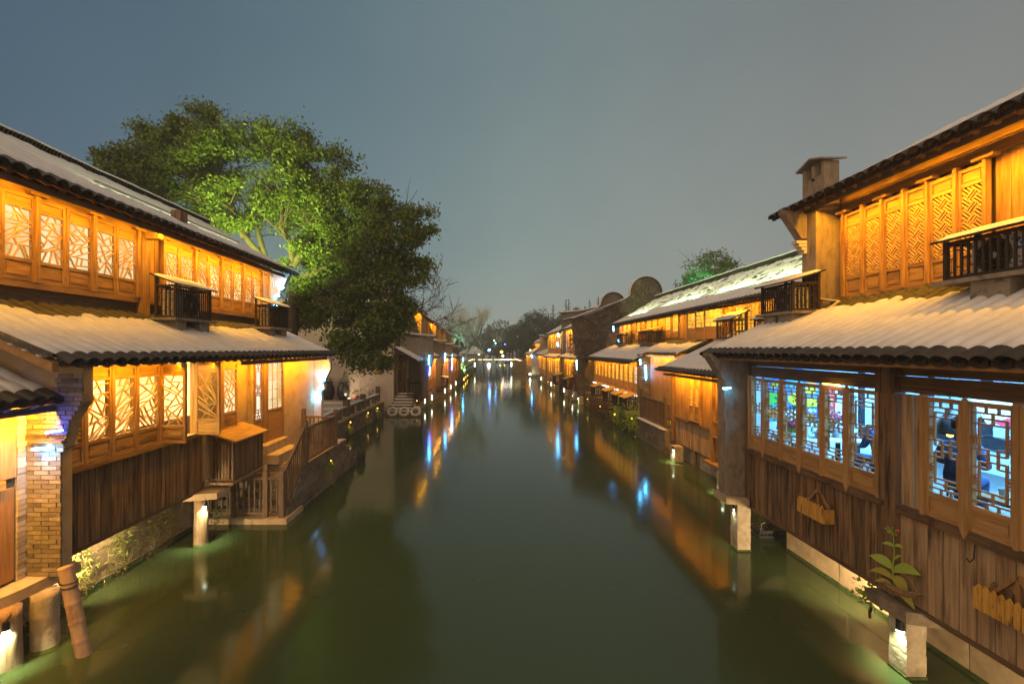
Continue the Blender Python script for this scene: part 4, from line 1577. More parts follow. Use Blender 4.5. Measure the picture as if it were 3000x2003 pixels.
def jar(label, x, y):
    J = thing("wine_jar", label, "jar", (x, y, 0.87), "dark jars on the terrace")
    MB().lathe((x, y, 0.87), [(0.27, 0), (0.30, 0.05), (0.37, 0.35), (0.39, 0.62), (0.36, 0.85), (0.28, 1.02), (0.26, 1.10), (0.30, 1.14), (0.30, 1.20), (0.22, 1.20), (0.2, 1.1)], 26).build("body", flat("glaze_" + str(round(x)), (0.020, 0.018, 0.018), 0.25, 0.6), J, smooth=True)
    for z in (0.30, 0.72):
        MB().torus((x, y, 0.87 + z), 0.375, 0.014, "z", 26, 6).build("rib", BLACK, J)
    r = np.random.RandomState(int(abs(x) * 10))
    q = r.normal(size=(420, 3)) * np.array([0.16, 0.16, 0.07]) + np.array([x, y, 0.87 + 1.32])
    leaf_cloud("plant", q, 0.075, LEAF_SNOWY, J, 3)
    return J


jar("dark glazed jar with a snow dusted plant, the one next to the plastered house end", -10.72, 30.1)
jar("dark glazed jar with a snow dusted plant, the one next to the potted seedlings", -9.72, 30.1)
for k, (x, lab, hh) in enumerate(((-8.95, "clay pot by the jars with a sparse seedling", 0.45), (-8.45, "clay pot with a bushy pale plant by the white wall", 0.6), (-7.95, "clay pot with a small plant near the terrace railing", 0.4))):
    F_ = thing("flower_pot", lab, "flower pot", (x, 30.2, 0.87), "clay pots at the white wall")
    MB().lathe((x, 30.2, 0.87), [(0.11, 0), (0.16, 0.20), (0.18, 0.21), (0.18, 0.25), (0.14, 0.25)], 16).build("pot", flat("terracotta%d" % k, (0.26, 0.08, 0.035)), F_)
    r = np.random.RandomState(k)
    q = r.normal(size=(110, 3)) * np.array([0.16, 0.13, 0.11]) + np.array([x, 30.2, 0.87 + 0.25 + hh * 0.55])
    leaf_cloud("foliage", q, 0.08, LEAF_SNOWY if k == 1 else LEAF_B, F_, k)
    MB().tube([(x, 30.2, 1.0), (x + 0.03, 30.2, 0.87 + 0.3 + hh * 0.5)], 0.012, 5).build("stem", BARK, F_)
tuft("green plants hanging under the quay's first yellow spotlight", (-6.85, 22.1, 0.35), 70, 0.36, LEAF_BRIGHT, 31, "plants hanging on the quay", hang=0.9, width=0.02)
tuft("green plants hanging under the quay's middle yellow spotlight", (-6.85, 25.2, 0.38), 80, 0.40, LEAF_BRIGHT, 32, "plants hanging on the quay", hang=0.9, width=0.02)
tuft("green plants hanging under the quay's last yellow spotlight", (-6.85, 27.4, 0.40), 80, 0.40, LEAF_BRIGHT, 33, "plants hanging on the quay", hang=0.9, width=0.02)
tuft("hanging weeds lit yellow on the landing's side wall", (-4.93, 13.85, 0.72), 130, 0.42, LEAF_FERN, 34, "plants hanging on the quay", hang=1.0, width=0.012)
# ------------------------------------------------------------------ near house on the other bank
K1 = thing("timber_house", "tall brown timber house with meander lattice windows, upper fret windows and a chimney", "house", (7.0, 6.5, 0.5))
K1["group"] = "timber houses along the canal"
planks(K1, 1, 5.40, 6.26, 9.58, 0.95, 2.05, 0.10, W_DARK_Z)
planks(K1, 1, 5.40, 2.6, 6.0, 0.95, 2.05, 0.185, W_GREY_Z)
MB().box(5.435, 5.55, 2.6, 9.58, 0.95, 2.0).build("wall", W_DARK_Z, K1)
MB().box(5.43, 9.2, 2.6, 9.58, 0.86, 0.948).build("floor_slab", W_DARK_Y, K1)
MB().box(5.34, 5.47, 2.6, 9.58, 2.052, 2.165).build("sill", W_DARK_Y, K1)
for y in (9.38, 8.35, 7.28, 6.30, 5.62, 4.66):
    MB().box(5.27, 5.37, y - 0.14, y + 0.14, 2.10, 2.16).build("pivot_block", W_DARK_Y, K1)
MB().box(5.33, 5.48, 6.00, 6.26, 0.94, 3.62).build("post", W_DARK_Z, K1)
planks(K1, 1, 5.41, 5.66, 5.995, 2.17, 3.62, 0.16, W_GREY_Z)
MB().box(5.36, 5.50, 9.42, 9.60, 0.94, 4.02).build("post", W_DARK_Z, K1)
ym = [9.40, 8.91, 8.39, 7.87, 7.35, 6.82, 6.28]
for k in range(6):
    sash(K1, 1, 5.40, ym[k + 1] + 0.01, 2.17, ym[k] - ym[k + 1] - 0.02, 1.45, "meander", GLASS, W_FRAME_Z, W_FRAME_Y, 0.0, 0.27, bar=0.018, ornaments=True)
yn = [5.62, 5.12, 4.62, 4.12, 3.62, 3.12, 2.62]
for k in range(6):
    sash(K1, 1, 5.40, yn[k + 1] + 0.01, 2.17, yn[k] - yn[k + 1] - 0.02, 1.45, "meander", GLASS, W_FRAME_Z, W_FRAME_Y, 0.0, 0.27, bar=0.020, ornaments=True)
for y in (9.40, 8.39, 7.35, 6.275, 5.625, 4.62):
    MB().box(5.32, 5.395, y - 0.022, y + 0.022, 2.12, 3.66).build("mullion", W_FRAME_Z, K1)
for y in (8.91, 7.87, 6.82, 5.12):
    MB().prism([(5.32, y - 0.06, 2.19), (5.32, y, 2.06), (5.32, y + 0.06, 2.19), (5.32, y + 0.06, 3.58), (5.32, y, 3.66), (5.32, y - 0.06, 3.58)], (0.028, 0, 0)).build("cover_strip", W_FRAME_Z, K1)
boards(K1, 1, 5.40, 6.27, 9.42, 3.64, 4.29, 0.215, W_DARK_Y)
boards(K1, 1, 5.40, 2.6, 5.99, 3.64, 4.29, 0.215, W_DARK_Y)
for y in (6.45, 5.5):
    MB().box(5.28, 5.37, y - 0.17, y + 0.17, 3.655, 3.70).build("pivot_block", W_DARK_Y, K1)
MB().box(5.30, 5.42, 5.98, 6.28, 3.62, 4.08).build("post_head", W_DARK_Z, K1)
for y in (8.6, 7.3, 5.0):
    m = MB().tube([(5.32, y, 2.06), (5.31, y, 1.90), (5.27, y + 0.01, 1.86), (5.25, y + 0.02, 1.90)], 0.008, 6)
    m.build("iron_hook", BLACK, K1)
# end pier, plastered, flaring under the eave
MB().prism([(5.42, 9.6, 1.12), (4.96, 9.6, 1.12), (4.93, 9.6, 3.55), (4.90, 9.6, 3.62), (4.62, 9.6, 4.06), (4.62, 9.6, 4.12), (5.42, 9.6, 4.12)], (0, 0.3, 0)).build("end_pier", GREYPLASTER, K1)
MB().prism([(4.88, 9.42, 1.0), (5.5, 9.42, 0.95), (5.5, 9.95, 0.95), (4.88, 9.95, 1.0)], (0, 0, 0.13)).solo("stone_slab", STONE, "rough stone cap under the plastered pier on top of the square post", "stone slab")
MB().prism([(6.0, 9.62, 0.6), (5.45, 9.62, 0.95), (5.45, 9.62, 4.1), (7.0, 9.62, 4.9), (7.0, 9.62, 7.0), (10.0, 9.62, 8.8), (13, 9.62, 7.0), (13, 9.62, 0.6)], (0, 0.2, 0)).build("gable_wall", GREYPLASTER, K1)
MB().box(12.9, 13.1, 2.6, 9.6, 0.6, 7.0).build("back_wall", WHITEWALL, K1)
MB().prism([(10.0, 2.4, 9.02), (13.4, 2.4, 7.0), (13.4, 2.4, 6.9), (10.0, 2.4, 8.87)], (0, 7.5, 0)).build("back_roof", TILE, K1)


def sq_post(label, x, y, w, d_, top, mat=STONE_POST):
    T = thing("water_post", label, "post", (x, y, 0), "posts standing in the water")
    m = MB()
    for i in range(6):
        z0 = -0.6 + (top + 0.6) * i / 6
        z1 = -0.6 + (top + 0.6) * (i + 1) / 6
        e = 0.004 * (i % 2)
        m.box(x - w / 2 - e, x + w / 2 + e, y - d_ / 2 - e, y + d_ / 2 + e, z0, z1)
    m.build("shaft", mat, T)
    MB().box(x - w / 2 - 0.012, x + w / 2 + 0.012, y - d_ / 2 - 0.012, y + d_ / 2 + 0.012, -0.3, 0.035).build("moss", MOSS, T)
    return T


sq_post("square stone post in the water under the plastered pier's cap", 5.27, 9.60, 0.27, 0.27, 0.97)
sq_post("square stone post with a bright white lamp under the dark slab below the basket", 5.42, 5.92, 0.25, 0.25, 0.74)
MB().prism([(5.20, 6.30, 0.75), (5.22, 5.72, 0.75), (5.66, 5.60, 0.75), (5.66, 6.34, 0.75)], (0, 0, 0.15)).solo("stone_slab", STONE_DARK, "dark stone slab on the white lit post below the hanging basket", "stone slab")
T_ = thing("retaining_wall", "warm lit stone retaining wall under the brown plank wall", "wall", (6.3, 6.2, -0.5))
stones(T_, 1, 6.2, 2.6, 9.55, [(-0.5, 0.385), (0.395, 0.86)], STONE, 0.9, 1.6)
MB().box(6.42, 6.7, 2.6, 9.5, -0.5, 0.86).build("core", MORTAR, T_)
MB().box(6.17, 6.25, 2.6, 9.5, -0.2, 0.05).build("moss", MOSS, T_)

# upper floor
MB().box(7.11, 7.25, 2.6, 9.6, 5.0, 7.4).build("wall", W_DARK_Z, K1)
planks(K1, 1, 7.05, 2.6, 6.36, 5.24, 6.92, 0.20, W_GOLD_Z)
boards(K1, 1, 7.05, 2.6, 9.15, 6.925, 7.32, 0.20, W_GOLD_Y)
MB().box(6.93, 7.08, 2.6, 9.15, 5.16, 5.235).build("sill", W_GOLD_Y, K1)
boards(K1, 1, 7.06, 2.6, 9.15, 5.02, 5.155, 0.13, W_DARK_Y)
yu = [8.95, 8.50, 8.07, 7.65, 7.23, 6.79, 6.38]
for k in range(6):
    sash(K1, 1, 7.0, yu[k + 1] + 0.008, 5.24, yu[k] - yu[k + 1] - 0.016, 1.60, "fret", PANE_DARK, W_GOLD_Z, W_GOLD_Y, 0.24, 0.34, bar=0.0195)
for k, y in enumerate(yu):
    MB().box(6.91, 6.995, y - 0.025, y + 0.025, 5.24, 6.90).build("mullion", W_GOLD_Z, K1)
    if k % 2 == 0:
        MB().box(6.88, 6.995, y - 0.14, y + 0.14, 6.87, 6.92).build("bracket", W_GOLD_Y, K1)
planks(K1, 1, 7.04, 8.98, 9.18, 5.24, 6.92, 0.2, W_GOLD_Z)
MB().box(6.57, 7.1, 9.19, 9.6, 4.95, 7.25).build("end_pier", GREYPLASTER, K1)
MB().prism([(6.575, 9.45, 7.15), (6.10, 9.45, 7.15), (6.10, 9.45, 7.05), (6.46, 9.45, 6.5), (6.575, 9.45, 6.5)], (0, 0.2, 0)).build("corbel", GREYPLASTER, K1)
m = MB()
for k in range(4):
    m.box(6.36 + 0.05 * k, 6.57, 9.45, 9.62, 6.40 - 0.07 * k, 6.46 - 0.07 * k)
m.build("corbel_step", WHITEWALL, K1)
Cn = MB()
Cn.box(6.58, 6.88, 8.98, 9.6, 7.0, 7.62)
for y in (8.98, 9.25, 9.52):
    Cn.box(6.58, 6.88, y, y + 0.08, 7.62, 7.93)
Cn.box(6.58, 6.66, 9.06, 9.52, 7.62, 7.68)
Cn = Cn.build("chimney", GREYPLASTER, K1)
MB().prism([(6.50, 8.90, 7.93), (6.97, 8.90, 7.93), (6.97, 9.29, 8.06), (6.50, 9.29, 8.06)], (0, 0, 0.035)).build("cap_slab", CONCRETE, Cn)
MB().prism([(6.50, 9.29, 8.06), (6.97, 9.29, 8.06), (6.97, 9.70, 7.93), (6.50, 9.70, 7.93)], (0, 0, 0.035)).build("cap_slab", CONCRETE, Cn)
roof(K1, 1, 4.80, 4.10, 7.02, 5.18, 2.6, 10.18, pitch=0.207, th=0.042, snow_to=0.80, seed=11, bare_from=0.72, ripple=1.0, rows=32, patchy=0.14)
roof(K1, 1, 6.30, 7.12, 10.0, 9.0, 2.4, 10.02, pitch=0.235, th=0.075, snow_to=1.4, seed=12, ripple=0.5, rows=26, conc=0.1)
for k in range(30):
    y = 2.75 + k * 0.25
    MB().tube([(4.90, y, 4.035), (5.45, y, 4.29)], 0.048, 8).build("rafter", W_TAN_Y, K1)
    MB().tube([(6.40, y, 7.07), (7.15, y, 7.48)], 0.045, 7).build("rafter", W_TAN_Y, K1)
MB().box(4.815, 4.85, 2.6, 10.15, 3.985, 4.035).build("eave_board", W_TAN_Y, K1)
MB().tube([(6.52, 2.6, 7.03), (6.52, 9.9, 7.03)], 0.02, 6).build("eave_pipe", BLACK, K1)
MB().tube([(6.6, 9.5, 5.20), (6.62, 9.2, 5.22), (6.75, 9.0, 5.16), (6.70, 8.75, 5.12), (6.5, 8.72, 4.99), (6.25, 8.7, 4.86)], 0.028, 8).build("hose", flat("hose_grey", (0.38, 0.33, 0.26)), K1, smooth=True)

# boxes on its lower roof
cage("snow topped slatted box beside the chimney pier, on brick footing", 1, 6.0, 6.56, 9.05, 10.10, 4.97, 5.56, 0.17, "bars", [(9.1, 9.55, 4.62), (9.6, 10.02, 4.62)])
ac_unit("pale air conditioner inside the slatted box beside the chimney pier", 1, 6.14, 9.2, 9.85, 4.99, 5.46)
cage("wide black slatted box in front of the upper fret windows", 1, 6.20, 6.68, 4.55, 6.24, 5.13, 5.66, 0.13, "bars", [(5.45, 5.9, 4.62), (4.7, 5.2, 4.62)], pitch=0.088)
ac_unit("pale air conditioner with round fan and blue name plate inside the wide black box", 1, 6.29, 4.95, 5.95, 5.15, 5.60, brand=True)

# things on the plank wall
def planter(label, y, z):
    T = thing("picket_planter", label, "planter", (5.28, y, z), "wooden picket planters on the plank wall")
    yellow = pm("yellow_stained_wood" + str(int(y * 10)), (0.55, 0.30, 0.05), (0.38, 0.18, 0.03), 8, (8, 8, 0.6), (0.10, 0.05, 0.02), 5, (0.56, 0.66), (4, 4, 0.7), rough=0.7, bump=0.4, rand=0.15)
    n = 8
    for k in range(n):
        a = y - 0.29 + 0.58 * k / n
        b = a + 0.58 / n - 0.006
        MB().prism([(5.215, a, z), (5.215, b, z), (5.215, b, z + 0.23), (5.215, (a + b) / 2, z + 0.275), (5.215, a, z + 0.23)], (0.02, 0, 0)).build("picket", yellow, T)
        MB().prism([(5.375, a, z), (5.375, b, z), (5.375, b, z + 0.25), (5.375, (a + b) / 2, z + 0.295), (5.375, a, z + 0.25)], (0.02, 0, 0)).build("picket", W_DARK_Z, T)
    for a in (y - 0.31, y + 0.285):
        MB().box(5.22, 5.39, a, a + 0.022, z, z + 0.22).build("end_board", yellow, T)
    MB().box(5.235, 5.375, y - 0.285, y + 0.283, z, z + 0.02).build("bottom", W_DARK_Y, T)
    MB().box(5.237, 5.373, y - 0.283, y + 0.281, z + 0.021, z + 0.16).build("soil", flat("soil" + str(int(y * 10)), (0.03, 0.022, 0.015)), T)
    for sg in (-1, 1):
        MB().bar((5.36, y + sg * 0.22, z + 0.2), (5.36, y, z + 0.47), 0.035, 0.03, (1, 0, 0)).build("hanger_arm", W_TAN_Z, T)
    MB().box(5.345, 5.375, y - 0.018, y + 0.018, z + 0.16, z + 0.45).build("hanger_post", W_TAN_Z, T)


planter("yellow picket planter hung on the narrow dark planks below the six window leaves", 7.44, 1.46)
planter("yellow picket planter hung on the wide weathered planks near the frame's edge", 4.62, 1.42)
T_ = thing("wicker_basket", "wicker wall basket holding a tall yellow-green flowering plant above the dark slab", "basket", (5.25, 5.93, 0.95))
WICK = pm("wicker", (0.30, 0.185, 0.085), (0.17, 0.095, 0.045), 30, rough=0.8, bump=0.6)
m = MB()
rows = []
for i in range(9):
    t = i / 8
    rows.append([(5.40 - (0.04 + 0.17 * math.sin(PI * 0.5 * min(1, t * 1.1))) * math.sin(PI * k / 20), 5.93 + (0.09 + 0.16 * t) * math.cos(PI * k / 20), 0.95 + 0.20 * t + 0.008 * (1 if (k + i) % 2 else -1)) for k in range(21)])
m.grid(rows).build("weave", WICK, T_)
for i in (2, 4, 6, 8):
    MB().tube(rows[i], 0.009, 5).build("band", WICK, T_)
MB().tube([(5.36, 5.72, 1.15), (5.32, 5.78, 1.30), (5.34, 5.90, 1.34)], 0.008, 5).build("handle", WICK, T_)
T2 = thing("flowering_plant", "tall tobacco-like plant with big leaves and a pink flower in the wicker basket", "plant", (5.27, 5.93, 1.08))
stem = [(5.27, 5.93, 1.08), (5.25, 5.945, 1.30), (5.26, 5.93, 1.55), (5.25, 5.935, 1.84)]
MB().tube(stem, [0.012, 0.011, 0.009, 0.006], 6).build("stem", LEAF_BRIGHT, T2)


def big_leaf(base, tip, w, sag, mat):
    base, tip = Vector(base), Vector(tip)
    d = tip - base
    sd = d.cross(Vector((-0.5, -0.75, 0.45))).normalized()
    rows = []
    for i in range(7):
        t = i / 6
        c = base + d * t + Vector((0, 0, sag * math.sin(PI * t) - sag * 0.6 * t * t))
        hw = 0.8 * w * math.sin(PI * min(1, 0.12 + t * 0.9)) ** 0.8
        rows.append([c - sd * hw + Vector((0, 0, 0.015)), c, c + sd * hw + Vector((0, 0, 0.015))])
    MB().grid(rows).build("leaf", mat, T2, smooth=True)


big_leaf((5.25, 5.94, 1.34), (5.09, 6.12, 1.44), 0.075, 0.03, LEAF_BRIGHT)
big_leaf((5.25, 5.94, 1.31), (5.36, 5.66, 1.40), 0.080, 0.05, LEAF_BRIGHT)
big_leaf((5.25, 5.94, 1.20), (5.12, 6.16, 1.22), 0.055, 0.05, LEAF_YELLOW)
big_leaf((5.25, 5.93, 1.24), (5.30, 5.78, 1.02), 0.080, 0.06, LEAF_YELLOW)
big_leaf((5.26, 5.90, 1.08), (5.32, 5.70, 0.94), 0.060, 0.04, LEAF_YELLOW)
big_leaf((5.24, 5.95, 1.12), (5.14, 6.10, 1.10), 0.035, 0.03, LEAF_YELLOW)
big_leaf((5.26, 5.93, 1.62), (5.18, 6.03, 1.63), 0.028, 0.02, LEAF_BRIGHT)
big_leaf((5.26, 5.93, 1.63), (5.31, 5.84, 1.64), 0.028, 0.02, LEAF_BRIGHT)
big_leaf((5.26, 5.93, 1.45), (5.30, 5.86, 1.54), 0.018, 0.02, LEAF_BRIGHT)
for k in range(7):
    a = k * 0.9
    MB().tube([(5.25, 5.935, 1.80), (5.25 - 0.03, 5.935 + 0.09 * math.cos(a), 1.84 + 0.05 * math.sin(a))], [0.006, 0.011], 5).build("bud", LEAF_BRIGHT, T2)
MB().lathe((5.22, 5.84, 1.855), [(0.004, 0), (0.016, 0.012), (0.026, 0.03), (0.004, 0.03)], 10).build("flower", flat("pink_petal", (0.65, 0.10, 0.16)), T2)
r = np.random.RandomState(4)
Wd = thing("slab_weed", "light green weeds at the dark slab's edge under the basket", "plant", (5.25, 6.42, 0.55))
leaf_cloud("foliage", r.normal(size=(70, 3)) * np.array([0.07, 0.12, 0.085]) + np.array([5.35, 6.48, 0.72]), 0.075, LEAF_BRIGHT, Wd, 5, aspect=0.8)
MB().tube([(5.3, 6.34, 0.62), (5.33, 6.4, 0.52), (5.3, 6.36, 0.45)], 0.02, 5).build("root", LEAF_DRY, Wd)
T_ = thing("plastic_crate", "black plastic crate afloat beside the square stone post", "crate", (6.25, 10.35, -0.08))
m = MB()
for (a, b, c, d_) in ((5.98, 6.0, 10.12, 10.58), (6.50, 6.52, 10.12, 10.58), (6.0, 6.50, 10.12, 10.14), (6.0, 6.50, 10.56, 10.58)):
    m.box(a, b, c, d_, 0.10, 0.17)
    m.box(a, b, c, d_, -0.08, 0.05)
for k in range(7):
    x = 5.985 + k * 0.086
    m.box(x, x + 0.018, 10.122, 10.138, 0.05, 0.10)
    m.box(x, x + 0.018, 10.562, 10.578, 0.05, 0.10)
m.build("crate_body", flat("crate_plastic", (0.03, 0.032, 0.038), 0.45, 0.4), T_)
r = random.Random(5)
m = MB()
for k in range(40):
    a = Vector((r.uniform(6.02, 6.48), r.uniform(10.16, 10.54), r.uniform(0.09, 0.17)))
    m.tube([a, a + Vector((r.uniform(-0.12, 0.12), r.uniform(-0.12, 0.12), r.uniform(-0.02, 0.04)))], 0.006, 4)
m.build("dry_twig", LEAF_DRY, T_, kind="stuff")
MB().tube([(6.02, 10.14, 0.16), (6.05, 10.16, 0.30), (6.15, 10.2, 0.32)], 0.008, 6).build("handle", flat("handle_pale", (0.4, 0.4, 0.4)), T_)

# ------------------------------------------------------------------ the room behind the meander windows
ROOMW = pm("room_white", (0.78, 0.79, 0.80), (0.72, 0.73, 0.75), 2, rough=0.8, bump=0.05)
m = MB()
m.box(5.5, 9.2, 9.50, 9.58, 1.9, 4.3)
m.box(9.1, 9.2, 2.6, 9.5, 1.9, 4.4)
m.box(5.6, 9.1, 2.6, 2.68, 1.9, 4.2)
m.build("room", ROOMW, K1)
MB().box(5.45, 9.1, 2.68, 9.5, 3.98, 4.06).build("room_ceiling", ROOMW, K1)
MB().box(5.56, 9.1, 2.68, 9.5, 1.88, 1.94).build("room_floor", pm("room_tile", (0.16, 0.15, 0.14), (0.12, 0.11, 0.10), 4, rough=0.35, bump=0.0), K1)
area("room_light", (7.2, 6.4, 3.95), (0, 0, -1), 5.0, 1.4, 1150, (0.15, 0.50, 1.0))


def poster(label, x0, x1, z0, z1, base, blobs, cat="poster", group="posters on the shop's end wall", y=9.49):
    T = thing("wall_poster", label, cat, ((x0 + x1) / 2, y, z0), group)
    MB().box(x0, x1, y - 0.012, y - 0.002, z0, z1).build("sheet", base, T)
    for i, (mat, pts) in enumerate(blobs):
        MB().prism([(x0 + (x1 - x0) * a, y - 0.014 - 0.002 * i, z0 + (z1 - z0) * b) for a, b in pts], (0, 0.0015, 0)).build("print", mat, T)
    return T


def oval(cx, cz, rx, rz, n=14):
    return [(cx + rx * math.cos(2 * PI * k / n), cz + rz * math.sin(2 * PI * k / n)) for k in range(n)]


CB, CY, CG, CR, CO, CW, CT, CK = [flat("print_" + n_, c) for n_, c in (("blue", (0.03, 0.22, 0.62)), ("yellow", (0.80, 0.55, 0.03)), ("green", (0.12, 0.50, 0.06)), ("red", (0.62, 0.03, 0.05)), ("orange", (0.80, 0.22, 0.03)), ("white", (0.75, 0.75, 0.75)), ("teal", (0.05, 0.42, 0.55)), ("black", (0.02, 0.02, 0.025)))]
poster("green and orange picture poster seen through the second window leaf", 5.70, 6.10, 2.72, 3.75, CT, [(CG, oval(0.4, 0.45, 0.4, 0.14)), (CB, oval(0.5, 0.72, 0.42, 0.13)), (CY, oval(0.5, 0.72, 0.22, 0.07)), (CO, oval(0.5, 0.15, 0.42, 0.11)), (CY, [(0.05, 0.92), (0.95, 0.88), (0.95, 0.98), (0.05, 0.99)])])
poster("blue and yellow picture poster seen through the third window leaf", 6.13, 6.50, 2.95, 3.82, CB, [(CY, oval(0.5, 0.25, 0.33, 0.15)), (CT, oval(0.5, 0.62, 0.45, 0.16)), (CO, [(0.0, 0.82), (0.55, 0.78), (0.5, 0.98), (0.0, 1.0)]), (CY, oval(0.3, 0.9, 0.12, 0.06))])
poster("yellow, orange and blue poster seen through the fourth window leaf", 6.53, 6.84, 2.72, 3.74, CB, [(CY, oval(0.45, 0.62, 0.42, 0.08)), (CY, oval(0.5, 0.36, 0.42, 0.10)), (CO, oval(0.5, 0.84, 0.44, 0.12)), (CO, oval(0.4, 0.08, 0.36, 0.07)), (CW, oval(0.5, 0.2, 0.3, 0.04))])
for x, lab in ((6.95, "long red couplet banner between the yellow poster and the photo board"), (7.10, "long red couplet banner right beside the photo board")):
    T_ = thing("couplet_banner", lab, "banner", (x, 9.49, 2.45), "red couplet banners")
    MB().box(x - 0.085, x + 0.085, 9.476, 9.488, 2.50, 3.62).build("sheet", CR, T_)
    mm = MB()
    rr_ = random.Random(int(x * 100))
    for i in range(9):
        zc = 3.52 - i * 0.117
        for (a, b, c, d_) in ((-0.035, 0.035, 0.025, 0.033), (-0.04, 0.04, -0.008, 0.0), (-0.004, 0.004, -0.04, 0.045), (-0.035, -0.027, -0.04, 0.01), (0.02, 0.035, -0.038, -0.03)):
            q = rr_.uniform(-0.008, 0.008)
            mm.box(x + a + q, x + b + q, 9.4725, 9.4745, zc + c, zc + d_)
    mm.build("brush_writing", flat("ink_gold" + str(int(x * 100)), (0.70, 0.50, 0.20)), T_)
T_ = thing("photo_board", "small white board with three dark portrait photos", "notice board", (7.63, 9.49, 3.18), None)
MB().box(7.24, 7.60, 9.47, 9.488, 3.16, 3.50).build("board", CW, T_)
for k in range(3):
    MB().box(7.26 + 0.11 * k, 7.345 + 0.11 * k, 9.462, 9.468, 3.24, 3.42).build("photo", CK, T_)
    MB().prism([(7.302 + 0.11 * k + 0.022 * math.cos(2 * PI * j / 12), 9.458, 3.36 + 0.03 * math.sin(2 * PI * j / 12)) for j in range(12)], (0, 0.003, 0)).build("face_print", flat("skin_print%d" % k, (0.45, 0.32, 0.25)), T_)
MB().box(7.24, 7.60, 9.464, 9.4695, 3.165, 3.21).build("caption_strip", CB, T_)
# inner window with blinds on the back wall and on the end wall
for (lab, axis, a, b) in (("dark framed inner window with white blinds at the end wall's corner", "y", 7.66, 8.6), ("long dark framed inner window with white blinds along the back wall", "x", 7.2, 9.4)):
    T_ = thing("inner_window", lab, "window", ((8.5 if axis == "y" else 9.08), (9.48 if axis == "y" else 7.5), 2.6), "inner windows with blinds")
    z0, z1 = 2.62, 3.72
    def bx(u0, u1, v0, v1, dp0, dp1):
        return MB().box(u0, u1, 9.49 - dp1, 9.49 - dp0, v0, v1) if axis == "y" else MB().box(9.09 - dp1, 9.09 - dp0, u0, u1, v0, v1)
    bx(a, b, z0 - 0.22, z0 - 0.02, 0.005, 0.06).build("sill", CK, T_)
    bx(a, a + 0.10, z0, z1, 0.005, 0.06).build("frame", CK, T_)
    bx(b - 0.10, b, z0, z1, 0.005, 0.06).build("frame", CK, T_)
    if axis == "x":
        bx((a + b) / 2 - 0.09, (a + b) / 2 + 0.09, z0, z1, 0.005, 0.06).build("frame", CK, T_)
    bx(a, b, z1, z1 + 0.12, 0.005, 0.06).build("head", CK, T_)
    k = 0
    z = z0 + 0.01
    while z < z1 - 0.03:
        bx(a + 0.10, b - 0.10, z, z + 0.042, 0.012, 0.03 - 0.006 * (k % 2)).build("slat", CW, T_)
        z += 0.052
        k += 1
T_ = thing("display_table", "table with potted greenery and a bowl behind the window leaves", "table", (6.9, 8.7, 1.94))
MB().box(5.6, 7.0, 8.5, 9.1, 2.46, 2.50).build("tabletop", CW, T_)
for x in (5.7, 6.9):
    for y in (8.56, 9.04):
        MB().box(x - 0.03, x + 0.03, y - 0.03, y + 0.03, 1.94, 2.459).build("leg", CK, T_)


def pot(label, x, y, z, kind, seed, mat=None, size=1.0):
    T = thing("potted_plant", label, "potted plant", (x, y, z), "potted plants in the shop")
    MB().lathe((x, y, z), [(0.07 * size, 0), (0.11 * size, 0.12 * size), (0.12 * size, 0.14 * size), (0.09 * size, 0.14 * size)], 16).build("pot", CW, T)
    r = np.random.RandomState(seed)
    q = r.normal(size=(int(150 * size), 3)) * np.array([0.10, 0.10, 0.075]) * size + np.array([x, y, z + 0.24 * size])
    leaf_cloud("foliage", q, 0.07, kind, T, seed, aspect=0.5)
    if mat:
        q = r.normal(size=(90, 3)) * np.array([0.085, 0.085, 0.05]) * size + np.array([x, y, z + 0.34 * size])
        leaf_cloud("blossom", q, 0.07, mat, T, seed + 1, aspect=0.9)


RED_PETAL = leafmat("red_petal", (0.55, 0.03, 0.08), (0.70, 0.10, 0.16))
pot("round pot of red flowers on the table, seen through the fifth window leaf", 6.72, 8.8, 2.50, LEAF_A, 51, RED_PETAL, 1.15)
pot("tall dark green plant seen through the third window leaf", 5.95, 8.8, 2.50, LEAF_A, 52, None, 2.0)
pot("leafy pot with small pink blossom at the table's low end", 5.72, 8.66, 2.50, LEAF_BRIGHT, 53, RED_PETAL, 0.8)
pot("small green pot behind the fourth window leaf", 6.30, 8.7, 2.50, LEAF_A, 54, None, 1.0)
T_ = thing("green_cone_stand", "green cone shaped stand on blue base near the inner window", "display stand", (7.2, 8.1, 2.0))
MB().lathe((7.2, 8.1, 2.30), [(0.24, 0), (0.05, 0.75), (0.02, 0.76)], 18).build("cone", CG, T_)
MB().lathe((7.2, 8.1, 1.94), [(0.28, 0), (0.28, 0.36)], 18).build("base", CB, T_)
T_ = thing("hanging_lamp", "dark bell shaped hanging lamp with a small warm bulb", "lamp", (6.45, 5.75, 3.0))
MB().lathe((6.48, 6.42, 3.02), [(0.19, 0), (0.18, 0.03), (0.15, 0.13), (0.09, 0.24), (0.03, 0.30), (0.03, 0.34)], 22).build("shade", flat("lamp_grey", (0.06, 0.055, 0.05), 0.5), T_, smooth=True)
MB().tube([(6.48, 6.42, 3.35), (6.48, 6.42, 3.98)], 0.008, 6).build("cord", BLACK, T_)
MB().lathe((6.48, 6.42, 2.96), [(0.005, 0), (0.035, 0.02), (0.04, 0.05), (0.02, 0.09), (0.005, 0.10)], 12).build("bulb", E_GOLD, T_)
T_ = thing("paper_fan_lantern", "cream paper lantern with red trim hanging near the back window", "lantern", (7.85, 6.90, 3.2))
